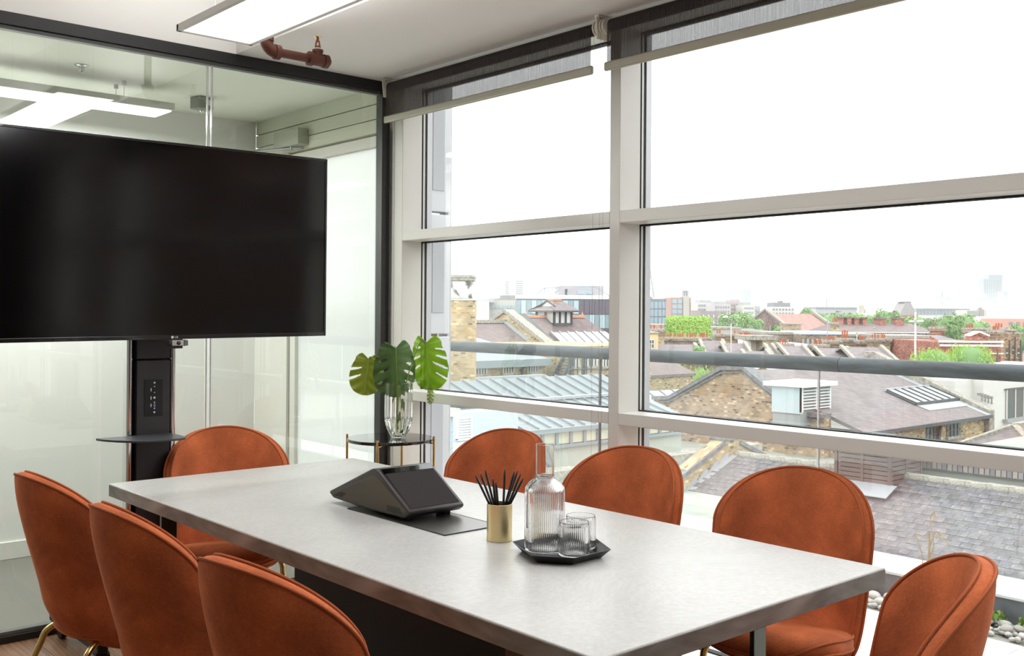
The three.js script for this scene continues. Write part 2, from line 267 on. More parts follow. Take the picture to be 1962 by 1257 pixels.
function blind(z0, z1, label, chainZ, brackets) {
  const t = thing('roller_blind', label, 'blind', [-0.055, 0, 0], 0);
  part(t, 'roller', new THREE.CylinderGeometry(0.026, 0.026, z1 - z0, 28).rotateX(Math.PI / 2).translate(0, 2.652, (z0 + z1) / 2), M({ color: hex('#2c2625'), roughness: 0.9, map: weaveT }));
  { const g = new THREE.PlaneGeometry(z1 - z0, 0.165), uv = g.attributes.uv; for (let i = 0; i < 4; i++) uv.setXY(i, uv.getX(i) * (z1 - z0), uv.getY(i) * 0.165); part(t, 'fabric', g.rotateY(-Math.PI / 2).translate(-0.027, 2.5725, (z0 + z1) / 2), mesh); }
  part(t, 'bottom_bar', rb(-0.036, -0.018, 2.453, 2.492, z0 - 0.012, z1 + 0.012, 0.008, 3), barM);
  for (const b of brackets) {
    const k = part(t, 'bracket', [rb(-0.04, 0.055, 2.69, 2.70, b - 0.012, b + 0.012, 0.002), prism([[-0.034, -0.058], [0.034, -0.058], [0.045, 0.04], [-0.045, 0.04]], 0.006).translate(0, 2.655, b - 0.003)], bracketM);
    for (const q of [-0.02, 0.03]) part(k, 'screw', new THREE.CylinderGeometry(0.004, 0.004, 0.003, 10).translate(q, 2.688, b), rubber);
  }
  if (chainZ !== null) {
    const w = part(t, 'chain_wheel', [new THREE.CylinderGeometry(0.034, 0.034, 0.007, 32).rotateX(Math.PI / 2).translate(0, 2.652, chainZ - 0.008), new THREE.CylinderGeometry(0.034, 0.034, 0.007, 32).rotateX(Math.PI / 2).translate(0, 2.652, chainZ + 0.008), new THREE.CylinderGeometry(0.027, 0.027, 0.022, 28).rotateX(Math.PI / 2).translate(0, 2.652, chainZ)], bracketM);
    const bead = new THREE.OctahedronGeometry(0.0022, 0).toNonIndexed(), gs = [];
    for (const s of [-1, 1]) for (let y = 0.75; y < 2.65; y += 0.0075) gs.push(bead.clone().translate(s * 0.031, y, chainZ));
    for (let a = 0; a <= Math.PI; a += 0.22) gs.push(bead.clone().translate(0.031 * Math.cos(a), 0.75 - 0.031 * Math.sin(a), chainZ), bead.clone().translate(0.031 * Math.cos(a), 2.652 + 0.031 * Math.sin(a), chainZ));
    part(t, 'bead_chain', gs, M({ color: hex('#7d6c66'), roughness: 0.4, metalness: 0.4 }));
  }
  return t;
}
blind(0.082, 1.628, 'dark brown roller blind over the narrow window beside the glass partition', 1.650, [0.068]);
blind(1.722, 4.86, 'dark brown roller blind over the wide window', 1.690, [1.672]);
// ================================================================ meeting table and what stands on it
const TT = 0.74, TX0 = -1.744, TX1 = -0.607, TZ0 = 0.597, TZ1 = 3.274;
const concT = tex(1024, 1024, (u, v) => {
  const n = tn(u, v, 3, 4) * 0.045 + tn(u, v, 60, 3, 5) * 0.06; let k = 0.725 + n; const h = Math.sin(u * 91237.1 + v * 73111.7) * 43758.5453, q = h - Math.floor(h);
  if (q > 0.9965) k += 0.10; else if (q < 0.004) k -= 0.16; k += (q - 0.5) * 0.035; return [k + 0.002, k - 0.003, k - 0.017];
}, 0.9, 0.9);
const concR = tex(512, 512, (u, v) => { const k = 0.34 + 0.05 * tn(u, v, 5, 4, 2); return [k, k, k]; }, 1.1, 1.1, false);
const concrete = MP({ map: concT, roughness: 1, roughnessMap: concR, specularIntensity: 0.55 });
const concreteSide = M({ map: tex(512, 256, (u, v) => { const k = 0.50 + tn(u, v, 6, 4) * 0.2 + tn(u, v * 0.5, 2, 3, 8) * 0.16; return [k + 0.005, k - 0.01, k - 0.035]; }, 0.7, 0.25), roughness: 0.55 });
{
  const t = thing('meeting_table', 'long polished concrete meeting table on dark steel legs', 'table', [0, 0, 0]);
  part(t, 'tabletop', rb(TX0 + 0.0005, TX1 - 0.0005, TT - 0.01, TT, TZ0 + 0.0005, TZ1 - 0.0005, 0.0045, 3), concrete);
  part(t, 'tabletop_edge', rb(TX0, TX1, TT - 0.05, TT - 0.004, TZ0, TZ1, 0.002, 1), concreteSide);
  const dk = M({ color: hex('#191713'), roughness: 0.55 }), st = M({ color: hex('#5c5f58'), roughness: 0.35, metalness: 0.7 });
  part(t, 'pedestal', rb(-1.34, -1.0, 0.0, TT - 0.05, 1.35, 2.75, 0.006), dk);
  for (const [x, z] of [[-1.66, 0.98], [-0.72, 0.98], [-1.66, 2.94], [-0.72, 2.94]]) part(t, 'leg', rb(x - 0.03, x + 0.03, 0, TT - 0.05, z - 0.008, z + 0.008, 0.002), st);
  part(t, 'rail', [bx(-1.66, -0.72, TT - 0.09, TT - 0.051, 0.97, 0.99), bx(-1.66, -0.72, TT - 0.09, TT - 0.051, 2.93, 2.95), bx(-1.3, -1.26, TT - 0.09, TT - 0.051, 0.99, 2.93), bx(-1.08, -1.04, TT - 0.09, TT - 0.051, 0.99, 2.93)], dk);
}
{ // flush cable plate
  const t = thing('cable_plate', 'flat dark metal cable plate set into the tabletop under the speaker', 'plate', [0, TT, 0]);
  const pm = M({ color: hex('#57534f'), roughness: 0.32, metalness: 0.75 });
  part(t, 'cover', rb(-1.293, -1.069, 0.0003, 0.003, 1.645, 2.192, 0.001, 1), pm);
  part(t, 'rim', [bx(-1.2965, -1.293, 0, 0.0035, 1.641, 2.196), bx(-1.069, -1.0655, 0, 0.0035, 1.641, 2.196), bx(-1.2965, -1.0655, 0, 0.0035, 1.641, 1.645), bx(-1.2965, -1.0655, 0, 0.0035, 2.192, 2.196)], black);
}
{ // wedge-shaped conference speaker
  // rounded profile, drawn in (z, y): corners with their fillet radius
  const cor = [[1.497, 0.7785, 0.006], [1.520, 0.764, 0.008], [1.72, 0.756, 0.03], [1.962, 0.757, 0.012], [1.991, 0.776, 0.012], [1.790, 0.9045, 0.028]], smooth = [];
  cor.forEach((c, i) => { const p = V3(c[0], c[1], 0), a = V3(...cor[(i + 5) % 6].slice(0, 2), 0).sub(p), b = V3(...cor[(i + 1) % 6].slice(0, 2), 0).sub(p), ra = Math.min(c[2], a.length() * 0.45), rb2 = Math.min(c[2], b.length() * 0.45); a.setLength(ra).add(p); b.setLength(rb2).add(p); for (let k = 0; k <= 8; k++) { const t = k / 8, q = a.clone().multiplyScalar((1 - t) * (1 - t)).addScaledVector(p, 2 * t * (1 - t)).addScaledVector(b, t * t); smooth.push([q.x, q.y]); } });
  const L = 0.222, x0 = -1.278, t = thing('conference_speaker', 'black wedge-shaped conference speaker with a fabric front', 'speaker', [x0, 0, 0]);
  const ex = (poly, d, bev) => { const s = new THREE.Shape(poly.map((p) => new THREE.Vector2(p[0], p[1]))); const g = new THREE.ExtrudeGeometry(s, { depth: d, bevelEnabled: true, bevelSize: bev, bevelThickness: bev, bevelSegments: 3, curveSegments: 4 }); g.rotateY(-Math.PI / 2).scale(-1, 1, 1); const ix = g.index; if (!ix) { const p = g.attributes.position.array, n = g.attributes.normal.array; for (let i = 0; i < p.length; i += 9) for (let k = 0; k < 3; k++) { let q = p[i + 3 + k]; p[i + 3 + k] = p[i + 6 + k]; p[i + 6 + k] = q; } } g.computeVertexNormals(); return toCreasedNormals(g, 0.7); };
  const inset = (poly, k) => { const cx = poly.reduce((s, p) => s + p[0], 0) / poly.length, cy = poly.reduce((s, p) => s + p[1], 0) / poly.length; return poly.map((p) => [cx + (p[0] - cx) * (1 - k / 0.2), cy + (p[1] - cy) * (1 - k / 0.06)]); };
  const shell = M({ color: hex('#2f2928'), roughness: 0.38 }), shellDark = M({ color: hex('#4f473a'), roughness: 0.6 });
  part(t, 'housing', ex(inset(smooth, 0.003), L, 0.004), shell);
  part(t, 'side_panel', ex(inset(smooth, 0.013), 0.001, 0.0007).translate(-0.0048, -0.0015, 0), shellDark);
  part(t, 'side_panel', ex(inset(smooth, 0.013), 0.001, 0.0007).translate(L + 0.0042, -0.0015, 0), shellDark);
  const a = V3(0, 0.8945, 1.8075), b = V3(0, 0.780, 1.986), n = V3(0, b.z - a.z, a.y - b.y).normalize(), fr = (u, x, o) => { const p = a.clone().lerp(b, u).addScaledVector(n, o); return [x, p.y, p.z]; };
  const grille = M({ color: hex('#2b2524'), roughness: 0.95, map: weaveT });
  const slab = (u0, u1, x0_, x1_, o0, o1) => quadGeo([[fr(u0, x0_, o1), fr(u1, x0_, o1), fr(u1, x1_, o1), fr(u0, x1_, o1)], [fr(u0, x0_, o0), fr(u0, x0_, o1), fr(u0, x1_, o1), fr(u0, x1_, o0)], [fr(u1, x0_, o0), fr(u1, x1_, o0), fr(u1, x1_, o1), fr(u1, x0_, o1)], [fr(u0, x0_, o0), fr(u1, x0_, o0), fr(u1, x0_, o1), fr(u0, x0_, o1)], [fr(u0, x1_, o0), fr(u0, x1_, o1), fr(u1, x1_, o1), fr(u1, x1_, o0)]]);
  part(t, 'speaker_fabric', slab(0.12, 0.95, 0.01, L - 0.01, -0.004, 0.0028), grille, 'black woven speaker fabric');
  part(t, 'display_strip', slab(0.0, 0.11, 0.008, L - 0.008, -0.004, 0.0022), MP({ color: hex('#050505'), roughness: 0.08, clearcoat: 1 }), 'glossy black strip');
  for (const x of [0.02, L - 0.05]) part(t, 'foot', rb(x, x + 0.03, 0.7425, 0.76, 1.90, 1.945, 0.004), rubber);
  part(t, 'foot', rb(0.05, L - 0.05, 0.7425, 0.762, 1.72, 1.76, 0.004), rubber);
  for (let i = 0; i < 5; i++) { part(t, 'vent_slot', bx(-0.0062, -0.0052, 0.7665 + i * 0.0042, 0.7685 + i * 0.0042, 1.865, 1.955 - i * 0.004), rubber); part(t, 'vent_slot', bx(-0.0062, -0.0052, 0.7725 + i * 0.0036, 0.7743 + i * 0.0036, 1.535 + i * 0.008, 1.585 + i * 0.006), rubber); }
}
{ // brass pencil cup and its pencils
  const cx = -1.203, cz = 2.346, R = 0.0385, H = 0.112, t = thing('pencil_cup', 'brushed brass cylinder cup holding black pencils', 'pencil cup', [cx, TT, cz]);
  part(t, 'cup', lathe([[0, 0.0005], [R - 0.001, 0.0005], [R, 0.0015], [R, H - 0.0008], [R - 0.0006, H], [R - 0.0014, H], [R - 0.002, H - 0.0008], [R - 0.002, 0.003], [0, 0.003]], 72), brushedBrass);
  const pm = M({ color: hex('#141414'), roughness: 0.38 }), wood = M({ color: hex('#2a2624'), roughness: 0.7 }), lead = M({ color: hex('#77777a'), roughness: 0.35, metalness: 0.3 });
  const body = new THREE.CylinderGeometry(0.0037, 0.0037, 0.156, 6).toNonIndexed(); body.computeVertexNormals(); body.translate(0, 0.078, 0);
  const cone = new THREE.CylinderGeometry(0.0011, 0.0036, 0.015, 12).translate(0, 0.1635, 0), tip = new THREE.CylinderGeometry(0.0002, 0.0011, 0.005, 8).translate(0, 0.1735, 0);
  // bottom offset in the cup and where the tip ends, across (right) and up, toward (near)
  const tips = [[0.020, -0.076, 0.201, 0.0, 'leaning furthest toward the conference speaker'], [0.016, -0.060, 0.2075, 0.014, 'second from the conference speaker'], [0.010, -0.046, 0.2155, -0.012, 'third from the conference speaker, tallest of its bunch'], [-0.002, -0.021, 0.193, 0.018, 'short one upright in the middle, left of the gap'], [0.004, -0.012, 0.184, 0.026, 'shortest one, upright at the front of the cup'], [0.008, 0.015, 0.216, -0.026, 'tallest one standing alone at the back'], [-0.010, 0.0455, 0.213, 0.0, 'first of the bunch leaning toward the carafe'], [-0.016, 0.0555, 0.213, -0.014, 'tallest of the bunch leaning toward the carafe'], [-0.014, 0.065, 0.2075, 0.008, 'third of the bunch leaning toward the carafe'], [-0.020, 0.073, 0.195, 0.016, 'leaning furthest toward the carafe']];
  for (const [b, r, h, n, what] of tips) {
    const o = thing('pencil', 'black pencil in the brass cup, ' + what, 'pencil', [0, 0, 0], 0, 'pencils in the brass cup');
    const A = V3(cx + RT.x * b - FW.x * n * 0.4 * -1, TT + 0.0045, cz + RT.z * b + FW.z * n * 0.4), T = V3(cx + RT.x * r - FW.x * n, TT + h, cz + RT.z * r - FW.z * n);
    o.position.copy(A); const dv = T.sub(A), more = dv.length() - 0.176; o.quaternion.setFromUnitVectors(V3(0, 1, 0), dv.clone().normalize());
    part(o, 'barrel', body, pm).scale.y = (0.156 + more) / 0.156; part(o, 'sharpened_cone', cone, wood).position.y = more; part(o, 'lead', tip, lead).position.y = more;
  }
}
// fluted glass: rings of a wavy wall, outside up and inside down
function fluted(prof, n, amp, seg) {
  const P = [], I = [];
  prof.forEach(([r, y, k = 1]) => { for (let j = 0; j < seg; j++) { const a = j / seg * 2 * Math.PI, q = r + amp * k * Math.abs(Math.cos(a * n / 2)); P.push(q * Math.cos(a), y, q * Math.sin(a)); } });
  for (let i = 0; i < prof.length - 1; i++) for (let j = 0; j < seg; j++) { const a = i * seg + j, b = i * seg + (j + 1) % seg, c = a + seg, d = b + seg; I.push(a, c, b, b, c, d); }
  const g = new THREE.BufferGeometry(); g.setAttribute('position', new THREE.Float32BufferAttribute(P, 3)); g.setIndex(I); g.computeVertexNormals(); return g;
}
const clearGlass = MP({ color: 0xffffff, roughness: 0.0, transmission: 1, thickness: 0.003, ior: 1.4 });
const waterM = MP({ color: 0xffffff, roughness: 0, transmission: 1, thickness: 0.1, ior: 1.33, attenuationColor: hex('#e8eed0'), attenuationDistance: 0.25 });
{
  const tx = -1.178, tz = 2.598, TY = TT, tr = thing('hexagonal_tray', 'small black hexagonal metal tray', 'tray', [0, TY, 0]);
  const corners = [[-1.262, 2.470], [-1.335, 2.632], [-1.262, 2.728], [-1.112, 2.722], [-1.030, 2.575], [-1.110, 2.462]], cx = corners.reduce((s, p) => s + p[0], 0) / 6, cz = corners.reduce((s, p) => s + p[1], 0) / 6;
  const ring = (k, y) => corners.map(([x, z]) => [cx + (x - cx) * k, y, cz + (z - cz) * k]), o = ring(0.80, 0.0006), t1 = ring(1.0, 0.026), t2 = ring(0.985, 0.026), i2 = ring(0.79, 0.004), q = [], f1 = [], f2 = [];
  for (let k = 0; k < 6; k++) { const m = (k + 1) % 6; q.push([o[k], t1[k], t1[m], o[m]].reverse(), [t1[k], t2[k], t2[m], t1[m]].reverse(), [t2[k], i2[k], i2[m], t2[m]].reverse()); }
  const fan = (r, y) => { const g = new THREE.ShapeGeometry(new THREE.Shape(r.map((p) => new THREE.Vector2(p[0], p[2])))); g.rotateX(Math.PI / 2).translate(0, y, 0); return g; };
  const bm = M({ color: hex('#161616'), roughness: 0.42, side: THREE.DoubleSide });
  part(tr, 'tray_base', fan(i2, 0.004), bm); part(tr, 'tray_underside', fan(o, 0.0006), bm); part(tr, 'tray_rim', quadGeo(q), bm);
  // ribbed carafe
  const c = thing('carafe', 'ribbed clear glass water carafe with a plain neck on the tray', 'carafe', [-1.203, TY + 0.0045, 2.545]);
  part(c, 'body', fluted([[0, 0.001, 0], [0.05, 0.001, 0], [0.0545, 0.004, 0.4], [0.0555, 0.010], [0.0555, 0.172], [0.0535, 0.184], [0.0440, 0.197, 0.8], [0.0315, 0.208, 0.5], [0.0275, 0.214, 0], [0.0265, 0.222, 0], [0.0265, 0.306, 0], [0.0262, 0.3075, 0], [0.0252, 0.3075, 0], [0.0248, 0.306, 0], [0.0248, 0.218, 0], [0.030, 0.205, 0], [0.0425, 0.1935, 0], [0.0518, 0.181, 0], [0.0532, 0.170, 0], [0.0532, 0.012, 0], [0.050, 0.0065, 0], [0, 0.006, 0]], 64, 0.0026, 512), clearGlass);
  const gprof = [[0, 0.001, 0], [0.036, 0.001, 0], [0.0415, 0.006, 0.5], [0.0425, 0.012], [0.0425, 0.086], [0.0428, 0.088, 0], [0.0428, 0.0965, 0], [0.0422, 0.098, 0], [0.0415, 0.098, 0], [0.0410, 0.096, 0], [0.0405, 0.012, 0], [0.037, 0.009, 0], [0, 0.009, 0]], gg = fluted(gprof, 48, 0.0022, 384);
  for (const [x, z, l] of [[-1.186, 2.648, 'ribbed clear tumbler at the front of the tray'], [-1.108, 2.597, 'ribbed clear tumbler half hidden behind the front one']]) { const g = thing('tumbler', l, 'glass', [x, TY + 0.0045, z], 0, 'tumblers on the tray'); part(g, 'glass_wall', gg, clearGlass); }
}
// ================================================================ velvet shell chairs
const velvetT = tex(1024, 1024, (u, v) => {
  const big = tn(u, v, 4, 4), st = tn(u, v * 0.4, 10, 3, 9), fine = tn(u, v, 90, 2, 4); let k = 0.75 + big * 0.24 + st * 0.07 + fine * 0.10;
  return [k * 0.985, k * 0.535, k * 0.33];
}, 0.62, 0.62);
const velvetB = tex(512, 512, (u, v) => { const k = 0.5 + tn(u, v, 70, 3, 3) * 0.6; return [k, k, k]; }, 0.3, 0.3, false);
const velvet = MP({ map: velvetT, color: hex('#ffffff'), roughness: 0.82, specularIntensity: 0.25, sheen: 1, sheenColor: new THREE.Color().setRGB(1.0, 0.50, 0.30), sheenRoughness: 0.34, bumpMap: velvetB, bumpScale: 0.0006 });
function padShell(S, out, cen, e, Tf, Tr, NR = 14) {
  // S(s,t,off) -> Vector3; out: outline [[s,t]...]; front pad, rear pad and the band between them
  const N = out.length, mk = (sgn, T) => {
    const P = [], U = [], I = [];
    for (let r = 0; r <= NR; r++) { const k = 1 - Math.pow(1 - r / NR, 1.7), off = sgn * (e + T * Math.pow(1 - Math.pow(k, 5), 0.62)), n = r ? N : 1; for (let j = 0; j < n; j++) { const s = mix(cen[0], out[j][0], k), t = mix(cen[1], out[j][1], k), p = S(s, t, off); P.push(p.x, p.y, p.z); U.push(s, t); } }
    const at = (r, j) => r ? 1 + (r - 1) * N + ((j % N) + N) % N : 0, tri = (a, b, c) => sgn > 0 ? I.push(a, b, c) : I.push(a, c, b);
    for (let j = 0; j < N; j++) { tri(0, at(1, j), at(1, j + 1)); for (let r = 1; r < NR; r++) { tri(at(r, j), at(r + 1, j), at(r + 1, j + 1)); tri(at(r, j), at(r + 1, j + 1), at(r, j + 1)); } }
    const g = new THREE.BufferGeometry(); g.setAttribute('position', new THREE.Float32BufferAttribute(P, 3)); g.setAttribute('uv', new THREE.Float32BufferAttribute(U, 2)); g.setIndex(I); g.computeVertexNormals(); return g;
  };
  const band = () => {
    const P = [], U = [], I = [], K = 6;
    for (let k = 0; k <= K; k++) { const q = k / K * 2 - 1, w = 1 + 0.018 * (1 - q * q); for (let j = 0; j <= N; j++) { const o = out[j % N], p = S(mix(cen[0], o[0], w), mix(cen[1], o[1], w), -q * e); P.push(p.x, p.y, p.z); U.push(j / N * 1.6, q * e); } }
    for (let k = 0; k < K; k++) for (let j = 0; j < N; j++) { const a = k * (N + 1) + j, b = a + 1, c = a + N + 1, d = c + 1; I.push(a, c, b, b, c, d); }
    const g = new THREE.BufferGeometry(); g.setAttribute('position', new THREE.Float32BufferAttribute(P, 3)); g.setAttribute('uv', new THREE.Float32BufferAttribute(U, 2)); g.setIndex(I); g.computeVertexNormals(); return g;
  };
  const rim = (q) => tube(out.filter((_, j) => j % 2 === 0).map((o) => S(mix(cen[0], o[0], 1.012), mix(cen[1], o[1], 1.012), q * e)), 0.0042, 160, 7, true);
  return { front: mk(1, Tf), rear: mk(-1, Tr), band: band(), rimF: rim(1), rimR: rim(-1) };
}
function outlineOf(w, t1, n = 56) { const o = []; for (let i = 0; i < n; i++) { const t = 0.5 - 0.5 * Math.cos(Math.PI * i / n); o.push([w(t), t * t1]); } for (let i = 0; i < n; i++) { const t = 0.5 + 0.5 * Math.cos(Math.PI * i / n); o.push([-w(t), t * t1]); } return o; }
function makeChairParts() {
  const prof = new THREE.CatmullRomCurve3([[0.2856, 0.029], [0.300, -0.0579], [0.3387, -0.1303], [0.411, -0.1785], [0.498, -0.2004], [0.6558, -0.244], [0.7835, -0.275], [0.878, -0.2914]].map(([y, z]) => V3(0, y, z)));
  const Lp = prof.getLength(), R = 0.3146, W = 0.309, t0 = 0.75;
  const S = (s, t, off) => {
    const q = clamp(t / Lp, 0, 1), p = prof.getPointAt(q), tg = prof.getTangentAt(q), th = s / R, n = V3(0, -tg.z, tg.y);   // n points to the sitter
    if (n.z < 0) n.negate();
    const ex = t > Lp ? t - Lp : t < 0 ? t : 0, nn = V3(-Math.sin(th), n.y * Math.cos(th), n.z * Math.cos(th));
    return V3(R * Math.sin(th), p.y, p.z + R * (1 - Math.cos(th)) * (0.35 + 0.65 * sst(0.0, 0.4, q))).addScaledVector(tg, ex).addScaledVector(nn, off);
  };
  const w = (t) => t > t0 ? W * Math.pow(1 - Math.pow((t - t0) / (1 - t0), 1.71), 1 / 2.1) : W * (1 - 0.33 * Math.pow((t0 - t) / t0, 1.7)) * Math.pow(1 - Math.pow((t0 - t) / t0, 9), 0.5);
  const b = padShell(S, outlineOf(w, Lp), [0, Lp * 0.56], 0.017, 0.013, 0.010);
  // seat
  const sp = new THREE.CatmullRomCurve3([[0.345, -0.165], [0.349, -0.10], [0.368, 0.02], [0.390, 0.14], [0.398, 0.205], [0.388, 0.250], [0.360, 0.276]].map(([y, z]) => V3(0, y, z))), Ls = sp.getLength();
  const SS = (s, t, off) => { const q = clamp(t / Ls, 0, 1), p = sp.getPointAt(q), tg = sp.getTangentAt(q), ex = t > Ls ? t - Ls : t < 0 ? t : 0, n = V3(0, tg.z, -tg.y); if (n.y < 0) n.negate(); return V3(s, p.y + 0.12 * s * s, p.z).addScaledVector(tg, ex).addScaledVector(V3(-s * 0.24, n.y, n.z).normalize(), off); };
  const ws = (t) => 0.256 * Math.pow(1 - Math.pow(Math.abs(2 * t - 1), 2.9), 1 / 2.2) * (0.93 + 0.07 * t);
  const s = padShell(SS, outlineOf(ws, Ls), [0, Ls * 0.5], 0.019, 0.020, 0.014);
  return { b, s };
}
const CP = makeChairParts();
function makeChair(label, x, z, turn) {
  const t = thing('velvet_chair', label, 'chair', [x, 0, z], turn, 'rust velvet chairs around the table');
  const bk = part(t, 'backrest', CP.b.front, velvet); part(bk, 'piping', CP.b.rimF, velvet);
  const sh = part(t, 'back_shell', [CP.b.rear, CP.b.band], velvet); part(sh, 'piping', CP.b.rimR, velvet);
  const st = part(t, 'seat', CP.s.front, velvet); part(st, 'piping', CP.s.rimF, velvet);
  const su = part(t, 'seat_shell', [CP.s.rear, CP.s.band], velvet); part(su, 'piping', CP.s.rimR, velvet);
  for (const [sx, sz] of [[-1, 1], [1, 1], [-1, -1], [1, -1]]) {
    const top = sz > 0 ? [sx * 0.14, 0.375, 0.13] : [sx * 0.13, 0.335, -0.06], mid = sz > 0 ? [sx * 0.185, 0.33, 0.185] : [sx * 0.175, 0.29, -0.155], foot = sz > 0 ? [sx * 0.225, 0.006, 0.245] : [sx * 0.225, 0.006, -0.27];
    const l = part(t, 'leg', [tube([top, [mix(top[0], mid[0], 0.55), mix(top[1], mid[1], 0.35), mix(top[2], mid[2], 0.55)], mid, [mix(mid[0], foot[0], 0.12), mix(mid[1], foot[1], 0.12), mix(mid[2], foot[2], 0.12)]], 0.0115, 16, 12), rod([mix(mid[0], foot[0], 0.1), mix(mid[1], foot[1], 0.1), mix(mid[2], foot[2], 0.1)], foot, 0.0115, 0.0075, 14)], brass);
    part(l, 'glide', new THREE.CylinderGeometry(0.008, 0.0085, 0.006, 12).translate(foot[0], 0.003, foot[2]), rubber);
  }
  part(t, 'cross_bar', [rod([-0.14, 0.352, 0.13], [0.14, 0.352, 0.13], 0.009), rod([-0.13, 0.33, -0.06], [0.13, 0.33, -0.06], 0.009)], brass);
  return t;
}
for (const [l, x, z, r] of [
  ['rust orange velvet chair at the table end in front of the television stand', -1.151, 0.462, -0.308],
  ['rust velvet chair by the window nearest the plant, behind the pencil cup', -0.335, 1.187, -1.341],
  ['rust velvet chair by the window behind the carafe and tumblers', -0.340, 1.959, -1.372],
  ['rust velvet chair by the window with its seat showing under the table corner', -0.288, 2.721, -1.299],
  ['rust velvet chair at the near end of the table, hollow side to the table', -1.084, 3.437, 3.74],
  ['rust velvet chair seen from behind, closest to the glass partition', -1.898, 1.052, 1.64],
  ['rust velvet chair seen from behind, the middle one of three in a row', -1.898, 1.783, 1.587],
  ['rust velvet chair seen from behind, cut off by the bottom of the picture', -1.919, 2.558, 1.688],
]) makeChair(l, x, z, r);
